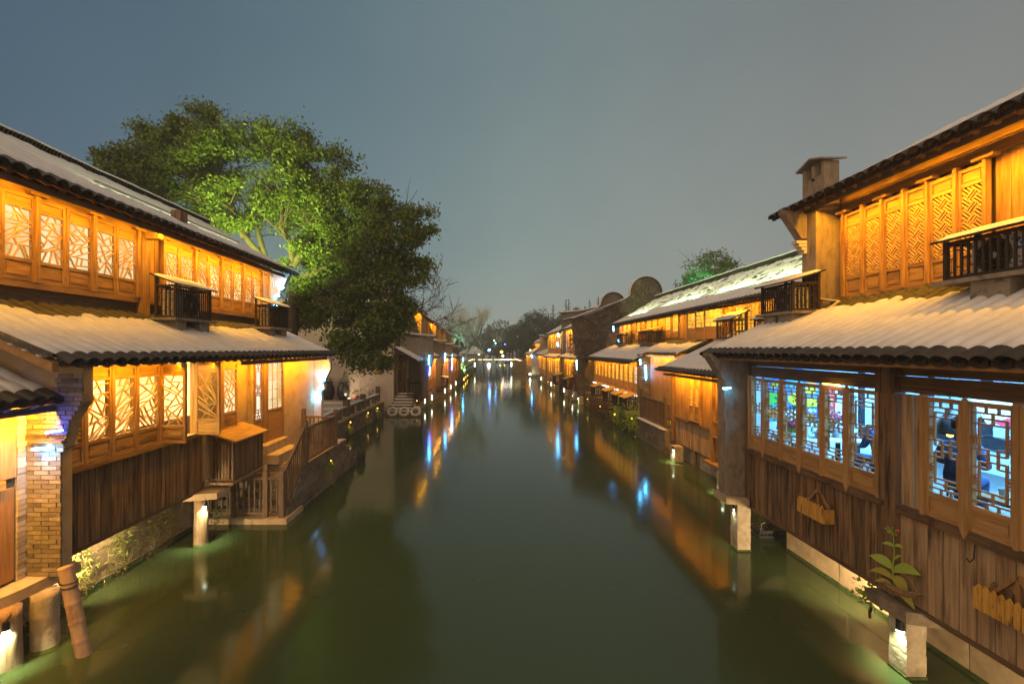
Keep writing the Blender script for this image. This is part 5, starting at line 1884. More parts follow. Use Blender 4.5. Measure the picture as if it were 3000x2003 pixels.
MB().prism([(7.85, 7.45, 3.40), (7.85, 7.15, 3.60), (7.85, 6.75, 3.58), (7.85, 6.55, 3.40), (7.85, 6.80, 3.12), (7.85, 7.20, 3.02)], (0.06, 0, 0)).build("paper", pm("cream_paper", (0.62, 0.48, 0.33), (0.52, 0.38, 0.25), 20, (1, 1, 8), rough=0.8, bump=0.2), T_)
MB().prism([(7.84, 7.45, 3.41), (7.84, 7.15, 3.62), (7.84, 7.00, 3.61), (7.84, 7.30, 3.47)], (0.05, 0, 0)).build("trim", CR, T_)
MB().prism([(7.84, 6.90, 3.16), (7.84, 6.75, 3.10), (7.84, 6.90, 3.0), (7.84, 7.10, 3.06)], (0.05, 0, 0)).build("trim", CR, T_)
MB().tube([(7.88, 7.00, 3.6), (7.88, 7.00, 3.98)], 0.006, 5).build("cord", BLACK, T_)


def seated(label, x, y, z, face, coat, hair, seed):
    """A seated person built on one skinned skeleton; FACE is the heading in degrees."""
    T = thing("person", label, "person", (x, y, z), "people sitting in the shop")
    V = [(0, 0, 0.47), (0, 0.01, 0.68), (0, 0.0, 0.90), (0, 0.0, 1.02), (0, -0.015, 1.10), (0, -0.02, 1.20),
         (0.17, 0, 0.94), (0.24, -0.05, 0.72), (0.16, -0.27, 0.66), (0.12, -0.36, 0.66),
         (-0.17, 0, 0.94), (-0.24, -0.05, 0.72), (-0.16, -0.27, 0.66), (-0.12, -0.36, 0.66),
         (0.10, -0.02, 0.47), (0.12, -0.40, 0.47), (0.12, -0.40, 0.08), (0.12, -0.54, 0.04),
         (-0.10, -0.02, 0.47), (-0.12, -0.40, 0.47), (-0.12, -0.40, 0.08), (-0.12, -0.54, 0.04)]
    E = [(0, 1), (1, 2), (2, 3), (3, 4), (4, 5), (2, 6), (6, 7), (7, 8), (8, 9), (2, 10), (10, 11), (11, 12), (12, 13), (0, 14), (14, 15), (15, 16), (16, 17), (0, 18), (18, 19), (19, 20), (20, 21)]
    Rr = [0.15, 0.15, 0.13, 0.055, 0.06, 0.06, 0.075, 0.055, 0.04, 0.035, 0.075, 0.055, 0.04, 0.035, 0.09, 0.075, 0.05, 0.045, 0.09, 0.075, 0.05, 0.045]
    me = bpy.data.meshes.new("body")
    me.from_pydata(V, E, [])
    me.materials.append(coat)
    o = link("body", me, T)
    md = o.modifiers.new("Skin", "SKIN")
    for i, rr_ in enumerate(Rr):
        me.skin_vertices[0].data[i].radius = (rr_, rr_)
    me.skin_vertices[0].data[0].use_root = True
    o.modifiers.new("Subdivision", "SUBSURF").render_levels = 2
    skin = flat("skin" + str(seed), (0.48, 0.30, 0.22))
    hd = MB().lathe((0, -0.02, 1.13), [(0.01, -0.02), (0.055, 0.0), (0.075, 0.05), (0.085, 0.11), (0.082, 0.16), (0.06, 0.21), (0.01, 0.235)], 20)
    for sg in (-1, 1):
        hd.lathe((sg * 0.085, -0.01, 1.22), [(0.004, -0.03), (0.014, 0), (0.004, 0.03)], 8)
    hd.lathe((0, -0.108, 1.205), [(0.003, -0.02), (0.012, 0), (0.004, 0.03)], 8)
    head = link("head", hd.mesh("head", skin, smooth=True), T)
    hr = MB().lathe((0, 0.005, 1.17), [(0.086, 0.02), (0.096, 0.07), (0.094, 0.13), (0.068, 0.185), (0.01, 0.205)], 20)
    link("hair", hr.mesh("hair", hair, smooth=True), head)
    for sg in (-1, 1):
        ey = MB().lathe((sg * 0.032, -0.098, 1.235), [(0.003, -0.009), (0.011, 0), (0.003, 0.009)], 8)
        link("eye", ey.mesh("eye", BLACK), head)
    mo = MB().box(-0.022, 0.022, -0.102, -0.092, 1.172, 1.180)
    link("mouth", mo.mesh("mouth", flat("lips" + str(seed), (0.30, 0.10, 0.09))), head)
    for sg in (-1, 1):
        h_ = MB()
        h_.lathe((sg * 0.11, -0.39, 0.655), [(0.01, -0.02), (0.035, -0.008), (0.035, 0.012), (0.01, 0.02)], 10)
        for f in range(4):
            xx = sg * 0.11 - 0.027 + f * 0.018
            h_.tube([(xx, -0.41, 0.66), (xx, -0.45, 0.655), (xx, -0.47 - 0.006 * (f in (1, 2)), 0.64)], [0.009, 0.008, 0.006], 6)
        h_.tube([(sg * 0.11 - sg * 0.03, -0.38, 0.66), (sg * 0.11 - sg * 0.055, -0.42, 0.65)], [0.01, 0.007], 6)
        link("hand", h_.mesh("hand", skin, smooth=True), T)
    T.rotation_euler = (0, 0, math.radians(face))
    S = thing("stool", "plain round stool under the %s" % label.split(" sitting")[0], "stool", (x, y, z), "stools in the shop")
    MB().lathe((x, y, z + 0.37), [(0.17, 0), (0.17, 0.03)], 18).build("seat", CK, S)
    for k in range(3):
        a = 2.1 * k
        MB().tube([(x + 0.12 * math.cos(a), y + 0.12 * math.sin(a), z + 0.37), (x + 0.15 * math.cos(a), y + 0.15 * math.sin(a), z)], 0.013, 6).build("leg", CK, S)


seated("person in a blue coat sitting by the sixth window leaf", 6.25, 7.25, 1.94, 170, flat("coat_blue", (0.05, 0.13, 0.38), 0.8), flat("hair_brown", (0.035, 0.018, 0.012), 0.6), 1)
seated("person in a dark coat sitting below the hanging lamp", 6.35, 6.15, 1.94, 120, flat("coat_navy", (0.03, 0.045, 0.12), 0.8), flat("hair_black", (0.012, 0.010, 0.012), 0.5), 2)
T_ = thing("tea_table", "low table with glasses in front of the seated person in a dark coat", "table", (6.55, 5.3, 1.94))
MB().box(6.0, 7.0, 4.6, 5.75, 2.36, 2.40).build("tabletop", W_TAN_Y, T_)
for x in (6.06, 6.94):
    for y in (4.66, 5.69):
        MB().box(x - 0.03, x + 0.03, y - 0.03, y + 0.03, 1.94, 2.359).build("leg", W_TAN_Z, T_)
for k, (x, y, lab) in enumerate(((6.2, 5.5, "clear glass on the low table nearest the lamp"), (6.3, 5.0, "clear glass at the low table's middle"), (6.6, 5.35, "clear glass at the low table's far side"))):
    MB().lathe((x, y, 2.40), [(0.035, 0), (0.045, 0.12), (0.04, 0.12), (0.03, 0.01)], 14).solo("drinking_glass", flat("glass_pale%d" % k, (0.5, 0.6, 0.7), 0.1, 0.6), lab, "glass", "glasses on the low table")
# ------------------------------------------------------------------ small yellow lit house past the tall one
K2 = thing("timber_house", "small single-storey timber house lit golden, grey planks below, past the plastered pier", "house", (8.2, 15.5, 0.5))
K2["group"] = "timber houses along the canal"
planks(K2, 1, 7.2, 14.75, 17.72, 1.62, 3.42, 0.27, W_GOLD_Z)
planks(K2, 1, 7.2, 14.75, 17.72, 0.62, 1.52, 0.20, W_GREY_Z)
MB().box(7.14, 7.26, 14.72, 17.74, 1.525, 1.60).build("beam", W_DARK_Y, K2)
MB().box(7.235, 7.4, 12.6, 17.72, 0.6, 3.5).build("wall", W_DARK_Z, K2)
planks(K2, 1, 7.2, 12.6, 13.35, 0.62, 3.42, 0.25, W_GOLD_Z)
planks(K2, 1, 7.21, 13.75, 14.60, 1.95, 3.35, 0.28, W_GOLD_Z)
planks(K2, 1, 7.21, 13.75, 14.60, 0.75, 1.35, 0.28, W_TAN_Z)
MB().box(7.10, 7.26, 14.60, 14.74, 0.55, 3.42).build("post", W_GOLD_Z, K2)
MB().box(7.10, 7.26, 13.55, 13.72, 0.55, 3.42).build("post", W_GOLD_Z, K2)
MB().box(7.08, 7.26, 13.72, 14.60, 3.30, 3.42).build("beam", W_GOLD_Y, K2)
for k in range(7):
    MB().box(7.13, 7.16, 13.80 + 0.12 * k, 13.825 + 0.12 * k, 1.45, 1.86).build("baluster", W_GOLD_Z, K2)
MB().box(7.12, 7.17, 13.73, 14.59, 1.87, 1.92).build("rail", W_GOLD_Y, K2)
MB().box(7.12, 7.17, 13.73, 14.59, 1.39, 1.44).build("rail", W_GOLD_Y, K2)
MB().box(7.0, 7.5, 12.6, 15.0, 0.50, 0.58).build("floor_edge", W_TAN_Y, K2)
for k in range(2):
    sash(K2, 1, 7.17, 15.55 + 0.42 * k, 1.66, 0.41, 1.62, "square", PANE_AMBER, W_GOLD_Z, W_GOLD_Y, 0.42, 0.52, bar=0.03)
for y in (15.5, 16.42):
    MB().box(7.12, 7.2, y - 0.04, y + 0.04, 1.6, 3.40).build("mullion", W_GOLD_Z, K2)
roof(K2, 1, 6.72, 3.42, 9.6, 4.80, 12.2, 18.25, pitch=0.25, th=0.06, snow_to=1.4, seed=21, ripple=0.35, rows=22)
MB().prism([(7.2, 18.0, 0.6), (7.2, 18.0, 3.5), (9.6, 18.0, 4.6), (12, 18.0, 3.5), (12, 18.0, 0.6)], (0, 0.15, 0)).build("gable_wall", W_TAN_Z, K2)
T_ = thing("retaining_wall", "mossy rough stone base in the water under the small golden house", "wall", (7.5, 15.0, -0.5))
stones(T_, 1, 7.38, 12.4, 18.2, [(-0.5, 0.12), (0.12, 0.58)], STONE_POST, 0.8, 1.5)
MB().box(7.5, 8.0, 12.4, 18.2, -0.5, 0.58).build("core", MORTAR, T_)
sq_post("squat stone post with a white lamp under the small golden house's door", 6.98, 13.4, 0.42, 0.45, 0.56)
sq_post("squat stone post with a white lamp under the golden house's far corner", 6.95, 17.0, 0.32, 0.4, 0.60)
sq_post("thin dark wooden stake by the golden house's stone base", 7.25, 16.1, 0.09, 0.09, 0.75, W_DARK_Z)
# recessed part with lattice, behind the balcony
planks(K2, 1, 8.3, 18.2, 23.6, 1.0, 3.9, 0.26, W_GOLD_Z)
MB().box(8.34, 8.5, 18.2, 23.8, 0.9, 4.0).build("wall", W_DARK_Z, K2)
for k in range(2):
    sash(K2, 1, 8.27, 19.6 + 0.5 * k, 1.9, 0.48, 1.5, "square", PANE_AMBER, W_GOLD_Z, W_GOLD_Y, 0.0, 0.0, bar=0.03)
B_ = thing("stone_balcony", "small stone terrace with a snow edge and plants by the golden house", "terrace", (7.6, 20.2, 0))
stones(B_, 1, 7.05, 18.4, 21.9, [(-0.5, 0.1), (0.1, 0.5), (0.5, 0.92)], STONE_DARK, 0.5, 1.1, 0.4)
MB().box(7.3, 8.4, 18.4, 21.9, -0.5, 0.92).build("core", STONE_DARK, B_)
rows = [[(x, 18.45 + 3.4 * k / 24, 0.925 + (0.05 if 0 < i < 3 and 0 < k < 24 else 0) + 0.012 * noise.noise(Vector((k * 0.7, i, 0)))) for k in range(25)] for i, x in enumerate((6.98, 7.02, 7.14, 7.2))]
MB().grid(rows).build("snow", SNOW, B_, smooth=True)
railing("dark wooden balcony railing above the stone terrace by the golden house", [
    ((7.18, 18.75, 0.93), (7.18, 21.6, 0.93), 1.06, 0.12), ((7.24, 18.68, 0.93), (8.2, 18.68, 0.93), 0.98, 0.12)],
    [(7.18, 18.68, 0.93, 2.25), (7.18, 21.66, 0.93, 2.30), (8.24, 18.72, 0.93, 2.2)], W_RAIL, None, 0.14, 0.035)
for k, (x, y, lab) in enumerate(((7.6, 19.1, "leafy pot plant behind the balcony's corner post"), (7.9, 19.0, "spiky pot plant at the balcony's short railing"), (7.45, 20.6, "low green plant inside the balcony railing"))):
    tuft(lab, (x, y, 1.0), 40, 0.5, LEAF_BRIGHT if k != 1 else LEAF_A, 60 + k, "plants on the balcony", width=0.03, name="pot_plant")

# ------------------------------------------------------------------ long row beyond: two upper roofs, lower shop front
K3 = thing("timber_house", "long timber house with a lower row of amber lattice windows next to the ivy gable", "house", (9.0, 29.0, 0.5))
K3["group"] = "timber houses along the canal"
MB().box(8.1, 8.3, 24.4, 36, 0.6, 3.9).build("wall", W_DARK_Z, K3)
ys = [24.55 + 0.93 * k for k in range(13)]
for k in range(12):
    sash(K3, 1, 8.03, ys[k] + 0.02, 1.85, 0.89 if k else 0.86, 1.62, "square", PANE_AMBER if k else PANE_WHITE, W_GOLD_Z, W_GOLD_Y, 0.20, 0.45, bar=0.035, stile=0.075)
    MB().box(7.95, 8.03, ys[k] - 0.05, ys[k] + 0.05, 1.8, 3.55).build("mullion", W_TAN_Z, K3)
MB().box(7.93, 8.1, 24.5, 35.9, 1.72, 1.84).build("sill", W_GOLD_Y, K3)
planks(K3, 1, 8.06, 24.5, 35.9, 0.7, 1.7, 0.3, W_DARK_Z)
bwall = MB().box(7.85, 9.9, 24.05, 24.4, 0.6, 3.95).build("brick_wall", MORTAR, K3)
bricks_y(bwall, 24.05, 7.86, 9.6, 0.7, 3.85, BRICK, h=0.13, ln=0.42)
roof(K3, 1, 7.35, 3.55, 9.85, 4.72, 23.9, 36.2, pitch=0.26, th=0.06, snow_to=0.82, seed=31, ripple=0.3, rows=20, sub=5)
roof(K3, 1, 8.05, 3.92, 9.85, 4.72, 20.0, 23.85, pitch=0.26, th=0.06, snow_to=0.70, seed=32, ripple=0.3, rows=16, sub=5)
planks(K3, 1, 9.8, 23.0, 34.6, 4.72, 6.1, 0.35, W_GOLD_Z)
MB().box(9.84, 10.0, 12.0, 34.8, 3.0, 6.3).build("wall", W_DARK_Z, K3)
for k in range(11):
    y = 23.6 + k * 1.0
    pane = PANE_AMBER if k in (0, 1, 3, 4, 6, 8, 9) else GLASS
    if k in (2, 7):
        continue
    sash(K3, 1, 9.77, y, 4.82, 0.82, 1.22, "square", pane, W_GOLD_Z, W_GOLD_Y, 0.0, 0.42 if k % 2 else 0.3, bar=0.035)
roof(K3, 1, 9.2, 6.04, 12.6, 8.0, 22.6, 34.75, pitch=0.26, th=0.05, snow_to=1.4, seed=33, ripple=0.8, rows=60, sub=6, patchy=0.30)
ridge(K3, 1, 12.6, 8.02, 22.6, 34.7, step=0.12, h=0.24)
K4 = thing("timber_house", "upper storey row with open lattice shutters behind the small golden house", "house", (10.5, 17, 0.5))
K4["group"] = "timber houses along the canal"
planks(K4, 1, 9.78, 11.0, 22.9, 4.2, 6.05, 0.35, W_GOLD_Z)
MB().box(9.7, 9.82, 11.0, 22.9, 5.95, 6.08).build("beam", W_GOLD_Y, K4)
for k in range(13):
    y = 11.3 + k * 0.86
    if k in (8, ):
        continue
    op = k in (9, 10, 11)
    sash(K4, 1, 9.74, y, 4.66, 0.8, 1.26, "square", PANE_AMBER, W_TAN_Z, W_TAN_Y, 0.0, 0.5 if op else 0.25, bar=0.035, rot=math.radians(40) if op else 0)
MB().tube([(9.6, 17.6, 5.3), (9.55, 17.3, 5.65), (9.55, 17.0, 5.78), (9.6, 16.8, 5.80)], 0.03, 6).build("bent_bracket", W_TAN_Z, K4)
roof(K4, 1, 9.18, 6.02, 12.5, 7.95, 11.0, 23.0, pitch=0.26, th=0.055, snow_to=1.4, seed=34, ripple=0.8, rows=60, sub=6, patchy=0.30)
ridge(K4, 1, 12.5, 7.97, 11.0, 22.4, step=0.12, h=0.24)
MB().box(12.6, 12.8, 11, 34.8, 0.6, 7.8).build("back_wall", W_DARK_Z, K4)
for k in range(34):
    MB().tube([(9.26, 11.4 + k * 0.66, 6.0), (9.8, 11.4 + k * 0.66, 6.28)], 0.05, 6).build("rafter", W_TAN_Y, K4 if k < 17 else K3)
# boxes of the long row
cage("slatted box above the brick wall, beneath the open shutters", 1, 9.0, 9.6, 17.0, 18.15, 4.62, 5.35, 0.28, "bars", [(17.1, 17.4, 4.1), (17.8, 18.1, 4.1)], pitch=0.11)
cage("snow lidded slatted box right behind the chimney house's box", 1, 8.9, 9.5, 14.2, 15.4, 4.62, 5.2, 0.16, "bars", None, pitch=0.11)
cage("double slatted box in the middle of the long row's lower roof", 1, 8.95, 9.6, 25.4, 27.6, 4.55, 5.25, 0.2, "bars", [(25.6, 26.0, 4.1), (27.0, 27.4, 4.1)], snow=False, lidmat=W_GOLD_Y, pitch=0.12)
cage("slatted box with bare lid at the ivy gable end of the long row's lower roof", 1, 8.95, 9.6, 31.0, 32.2, 4.55, 5.25, 0.2, "bars", [(31.1, 31.5, 4.1), (31.8, 32.1, 4.1)], snow=False, lidmat=W_GOLD_Y, pitch=0.12)
for k, (y, lab) in enumerate(((24.3, "black wooden box with golden lid nearest the balcony railing"), (26.0, "black wooden box with golden lid, second from the balcony railing"), (28.2, "black wooden box with golden lid, third from the balcony railing"), (31.6, "black wooden box with golden lid, last before the ivy gable"))):
    cage(lab, 1, 7.22, 7.78, y, y + 1.15, 1.02, 1.60, 0.18, "bars", None, False, "boxes under the amber windows", "air_conditioner_cage", None, 0.10, W_GOLD_Y)
    ac_unit("pale air conditioner in the %s" % lab.replace("black wooden ", ""), 1, 7.32, y + 0.1, y + 0.95, 1.04, 1.52)
T_ = thing("string_lights", "line of white string lights under the amber windows above the black boxes", "string lights", (8.0, 30, 1.7))
m = MB().tube([(7.88, 24.4 + 0.5 * k, 1.70 - 0.02 * (k % 2)) for k in range(24)], 0.022, 5)
m.build("light_rope", E_STRING, T_)
mm = MB()
for k in range(60):
    y = 25 + RND.random() * 10.6
    z = 1.66 - RND.random() * 0.5
    mm.lathe((7.92, y, z), [(0.004, -0.012), (0.014, 0), (0.004, 0.012)], 5)
mm.build("bulb", E_STRING, T_, kind="stuff")
T_ = thing("retaining_wall", "overgrown stone bank in the water under the black boxes", "wall", (7.5, 28.5, -0.5))
stones(T_, 1, 7.25, 21.9, 36.0, [(-0.5, 0.2), (0.2, 0.62), (0.62, 0.95)], STONE_DARK, 0.8, 1.5, 0.5)
MB().box(7.5, 8.1, 21.9, 36, -0.5, 0.9).build("core", STONE_DARK, T_)
for k, (y, z, lab, mt) in enumerate(((22.6, 0.75, "bamboo-like green plant hanging beside the balcony's stone base", LEAF_BRIGHT), (23.8, 0.6, "dark green bush on the bank below the box nearest the balcony", LEAF_A), (25.2, 0.6, "mixed green bush on the overgrown bank, lit yellow", LEAF_BRIGHT), (26.8, 0.6, "reddish dry bush on the bank under the second box", LEAF_DRY), (28.4, 0.55, "dry brown brush on the bank under the third box", LEAF_DRY), (30.2, 0.55, "brown tangled brush lit gold on the bank", LEAF_DRY), (32.0, 0.5, "dry shrub on the bank beside the stone opening", LEAF_DRY))):
    r = np.random.RandomState(70 + k)
    T = thing("bank_bush", lab, "bush", (7.15, y, 0), "bushes on the overgrown bank")
    q = r.normal(size=(700, 3)) * np.array([0.20, 0.55, 0.32]) + np.array([7.10, y, z - 0.05])
    q = q[q[:, 2] > 0.02]
    leaf_cloud("foliage", q, 0.16, mt, T, 70 + k, aspect=0.28)
    m = MB()
    rr = random.Random(k)
    for j in range(10):
        m.tube([(7.25, y + rr.uniform(-0.5, 0.5), 0.7), (7.05, y + rr.uniform(-0.6, 0.6), 0.4), (6.98, y + rr.uniform(-0.7, 0.7), 0.12)], 0.012, 4)
    m.build("stem", LEAF_DRY, T)

# ------------------------------------------------------------------ big ivy gable with a round head
IVY = pm("ivy_covered_brick", (0.115, 0.088, 0.060), (0.050, 0.036, 0.025), 6, (1, 1, 1), (0.17, 0.14, 0.10), 2.2, (0.55, 0.72), (1, 1, 1), rough=0.95, bump=1.0, bdist=0.04)


def gable(label, y, pts, coping, mat=IVY, th=0.35, cat="gable wall", group="gable walls along the canal", courses=None, vines=0, seed=0):
    G = thing("gable_wall", label, cat, (pts[0][0], y, 0), group)
    MB().prism([(x, y, z) for x, z in pts], (0, th, 0)).build("masonry", mat, G)
    n = len(coping)
    for (dz, hw, t_, mt, nm) in ((0.02, 0.16, 0.10, TILE, "coping"), (0.125, 0.11, 0.04 if n > 12 else 0.11, SNOW, "snow")):
        rows = []
        for i, (x, z) in enumerate(coping):
            a, b = coping[max(0, i - 1)], coping[min(n - 1, i + 1)]
            tx, tz = b[0] - a[0], b[1] - a[1]
            L = math.hypot(tx, tz) or 1
            nx, nz_ = -tz / L, tx / L
            if nz_ < 0:
                nx, nz_ = -nx, -nz_
            if nm == "snow" and nz_ < 0.35:
                nz_ *= 0.6
            A = Vector((x + nx * dz, 0, z + nz_ * dz))
            Bv = Vector((x + nx * (dz + t_), 0, z + nz_ * (dz + t_)))
            rows.append([(A.x, y - hw, A.z), (Bv.x, y - hw + 0.02, Bv.z), (Bv.x, y + th + hw - 0.02, Bv.z), (A.x, y + th + hw, A.z)])
        MB().grid(rows).build(nm, mt, G)
    if nm and len(coping) > 4:
        t_ = MB()
        for i in range(len(coping) - 1):
            a, b = Vector((coping[i][0], 0, coping[i][1])), Vector((coping[i + 1][0], 0, coping[i + 1][1]))
            k = max(1, int((b - a).length / 0.2))
            for j in range(k):
                c = a.lerp(b, (j + 0.5) / k)
                d = (b - a).normalized()
                nv = Vector((-d.z, 0, d.x))
                if nv.z < 0:
                    nv = -nv
                c = c + nv * 0.06
                t_.bar((c.x, y - 0.20, c.z), (c.x, y + 0.02, c.z), 0.16, 0.07, nv)
        t_.build("coping_tile", TILE, G, kind="stuff")
    if vines:
        rr = random.Random(seed)
        m = MB()
        xs = [p[0] for p in pts]
        zs = [p[1] for p in pts]
        poly = pts

        def inside(x, z):
            c = False
            for i in range(len(poly)):
                (x1, z1), (x2, z2) = poly[i], poly[i - 1]
                if (z1 > z) != (z2 > z) and x < (x2 - x1) * (z - z1) / (z2 - z1) + x1:
                    c = not c
            return c
        for k in range(vines):
            x, z = rr.uniform(min(xs), max(xs)), rr.uniform(min(zs), max(zs) - 0.5)
            a = rr.uniform(0.2, PI - 0.2)
            P = []
            for i in range(7):
                if not inside(x, z):
                    break
                P.append((x, y - 0.02 - rr.random() * 0.05, z))
                a += rr.uniform(-0.6, 0.6)
                x += 0.4 * math.cos(a)
                z += 0.4 * math.sin(a)
            if len(P) > 2:
                m.tube(P, [0.03 - 0.003 * i for i in range(len(P))], 4, caps=False)
        m.build("ivy_stem", BARK, G, kind="stuff")
    return G


def arc(cx, cz, r, a0, a1, n=16):
    return [(cx + r * math.cos(a0 + (a1 - a0) * k / n), cz + r * math.sin(a0 + (a1 - a0) * k / n)) for k in range(n + 1)]


head = [(6.25, 6.45), (7.6, 6.92), (9.0, 7.42), (10.1, 7.85), (10.60, 8.10), (10.84, 8.34)] + arc(11.95, 8.58, 1.10, PI * 1.0, 0.0, 20) + [(13.05, 8.38), (13.35, 8.15), (14.2, 7.85), (16.5, 6.9)]
gable("big ivy covered gable wall with a rounded head like a cat's arched back", 35.0, [(6.70, 0.6), (6.70, 3.5), (6.45, 4.6), (6.25, 6.4)] + head + [(16.5, 0.6)], head, IVY, vines=420, seed=4)
head2 = [(6.9, 6.9), (8.3, 7.25), (9.6, 7.75), (10.3, 8.1), (10.6, 8.4)] + arc(11.7, 8.50, 1.05, PI * 1.0, 0.0, 20) + [(12.8, 8.3), (13.7, 7.7), (15.5, 7.2)]
gable("second round headed gable wall peeping out behind the big ivy gable", 43.5, [(6.9, 0.6)] + head2 + [(15.5, 0.6)], head2, BRICK)
T_ = thing("leaning_pole", "thin wooden pole leaning in the water at the ivy gable's foot", "pole", (6.2, 34.5, 0))
MB().tube([(5.75, 33.6, -0.3), (6.55, 35.6, 1.45)], 0.05, 8).build("pole", W_DARK_Z, T_)
sq_post("square post with a white lamp under the ivy gable's corner", 6.85, 34.6, 0.34, 0.34, 0.62)


# ------------------------------------------------------------------ houses further along, each with parts
def far_house(label, s, d, y0, y1, base, e1, e2, wall=W_GOLD_Z, n=5, depth=4.5, inset=0.9, lower=True, upper=True, ridge_up=1.7, pane=PANE_AMBER, ov=0.55, gmat=IVY, gcap=None, pitch=0.3, foot=STONE_DARK):
    """Two-storey canal house: lower front with eave e1, upper front set back, eave e2, gabled end towards the camera."""
    H = thing("canal_house", label, "house", (s * (d + 1), (y0 + y1) / 2, 0), "houses further along the canal")
    L = y1 - y0
    piece("footing", H, s * (d - 0.08), s * (d + 1.0), y0, y1, -0.5, base, foot)
    w = L / n
    if lower:
        MB().box(s * (d + 0.06), s * (d + 0.3), y0, y1, base, e1).build("wall", W_DARK_Z, H)
        for k in range(n):
            a = y0 + k * w
            if k % 3 != 2:
                sash(H, s, d, a + 0.08, base + 0.25, w - 0.16, e1 - base - 0.4, "square", pane, W_GOLD_Z, W_GOLD_Y, 0.2, 0.7, bar=0.05, stile=0.09)
            else:
                piece("shutter", H, s * (d - 0.02), s * (d + 0.055), a + 0.06, a + w - 0.06, base, e1 - 0.1, wall)
            MB().box(s * (d - 0.07), s * (d + 0.055), a - 0.06, a + 0.06, base, e1).build("post", W_TAN_Z, H)
        up_d = d + inset
        roof(H, s, d - ov, e1 - 0.05, up_d, e1 - 0.05 + (inset + ov) * 0.45, y0 - 0.1, y1, pitch=pitch, th=0.07, snow_to=1.4, seed=y0, ripple=0.3, rows=8, sub=4, tiles=False)
    else:
        up_d = d
    if upper:
        b2 = e1 + 0.3 if lower else base
        MB().box(s * (up_d + 0.06), s * (up_d + 0.3), y0, y1, b2 - 0.3, e2).build("wall", W_DARK_Z, H)
        for k in range(n):
            a = y0 + k * w
            if k % 4 != 1:
                sash(H, s, up_d, a + 0.08, b2 + 0.1, w - 0.16, e2 - b2 - 0.25, "square", pane, W_GOLD_Z, W_GOLD_Y, 0.0, 0.5, bar=0.05, stile=0.09)
            else:
                piece("shutter", H, s * (up_d - 0.02), s * (up_d + 0.055), a + 0.06, a + w - 0.06, b2, e2 - 0.1, wall)
            MB().box(s * (up_d - 0.07), s * (up_d + 0.055), a - 0.05, a + 0.05, b2, e2).build("post", W_TAN_Z, H)
        roof(H, s, up_d - ov, e2 - 0.05, up_d + depth / 2, e2 - 0.05 + ridge_up, y0 - 0.1, y1, pitch=pitch, th=0.08, snow_to=1.4, seed=y0 + 3, ripple=0.3, rows=10, sub=4, tiles=False)
        top = e2
    else:
        top = e1
    zr = e2 - 0.05 + ridge_up if upper else e1 + 1.0
    MB().prism([(s * (d + 0.05), y0 - 0.02, base - 0.3), (s * (d + 0.05), y0 - 0.02, e1 if lower else e2), (s * up_d, y0 - 0.02, top - 0.05), (s * (up_d + depth / 2), y0 - 0.02, zr - 0.15), (s * (up_d + depth), y0 - 0.02, top), (s * (up_d + depth), y0 - 0.02, base - 0.3)], (0, 0.2, 0)).build("gable_end", gmat, H)
    MB().prism([(s * (up_d + depth / 2), y0, zr), (s * (up_d + depth + 0.4), y0, top - 0.1), (s * (up_d + depth + 0.4), y0, top - 0.2), (s * (up_d + depth / 2), y0, zr - 0.12)], (0, L, 0)).build("back_roof", SNOW, H)
    MB().box(s * (up_d + depth - 0.2), s * (up_d + depth), y0, y1, 0.5, top).build("back_wall", gmat, H)
    return H


far_house("two-storey house hung with golden ivy behind the big gable", 1, 7.0, 35.6, 43.2, 0.9, 3.5, 6.0, n=6, inset=0.15, upper=True, gmat=IVY)
far_house("house with cyan corner lights next to the pale brick pier", 1, 6.75, 44.2, 54.5, 0.7, 3.4, 5.9, n=6, inset=0.2)
far_house("timber house beside the stained white gable", 1, 6.7, 55.2, 64.5, 0.7, 3.5, 5.9, n=6, inset=1.2)
far_house("low white gabled house at the bridge with amber front", 1, 6.3, 69.5, 80.5, 0.6, 3.4, 5.3, n=6, inset=1.6, gmat=WHITEWALL)
gable("pale plaster gable with dark stains by the star bright lamp", 68.6, [(6.25, 0.5), (6.25, 3.3), (7.6, 4.4), (9.0, 4.6), (9.0, 0.5)], [(6.2, 3.35), (7.6, 4.45), (9.0, 4.7)], WHITEWALL)
gable("plastered pier with a small tiled top behind the white gable", 64.6, [(7.0, 0.5), (7.0, 6.0), (8.9, 6.0), (8.9, 0.5)], [(6.9, 6.02), (8.0, 6.1), (9.0, 6.02)], PLASTER)
gable("brick gable with two snowy ledges above the golden ivy house", 44.0, [(6.9, 5.0), (6.9, 7.6), (8.5, 7.75), (10.5, 8.1), (10.5, 5.0)], [(6.7, 7.62), (8.5, 7.77), (10.5, 8.2)], BRICK)
cage("small dark box over the water by the golden ivy house", 1, 6.2, 6.8, 37.2, 38.8, 1.0, 1.75, 0.2, "bars", None, False, "boxes over the water further along", pitch=0.14)
cage("dark box with bare lid over the water below the cyan corner lights", 1, 6.0, 6.7, 42.0, 44.0, 1.0, 1.75, 0.2, "bars", None, False, "boxes over the water further along", pitch=0.14)
Iv = thing("ivy_curtain", "golden lit curtain of dry ivy hanging on the house behind the big gable", "ivy", (6.9, 38.5, 1.0))
r = np.random.RandomState(90)
q = r.uniform(size=(2600, 3)) * np.array([0.2, 3.4, 4.6]) + np.array([6.72, 35.7, 0.9])
keep = (noise.noise(Vector((0, 0, 0))) is not None) & (np.sin(q[:, 1] * 2.1) + np.sin(q[:, 2] * 1.3 + q[:, 1]) + r.uniform(-1, 1, len(q)) > 0.2)
leaf_cloud("foliage", q[keep], 0.16, LEAF_DRY, Iv, 91)

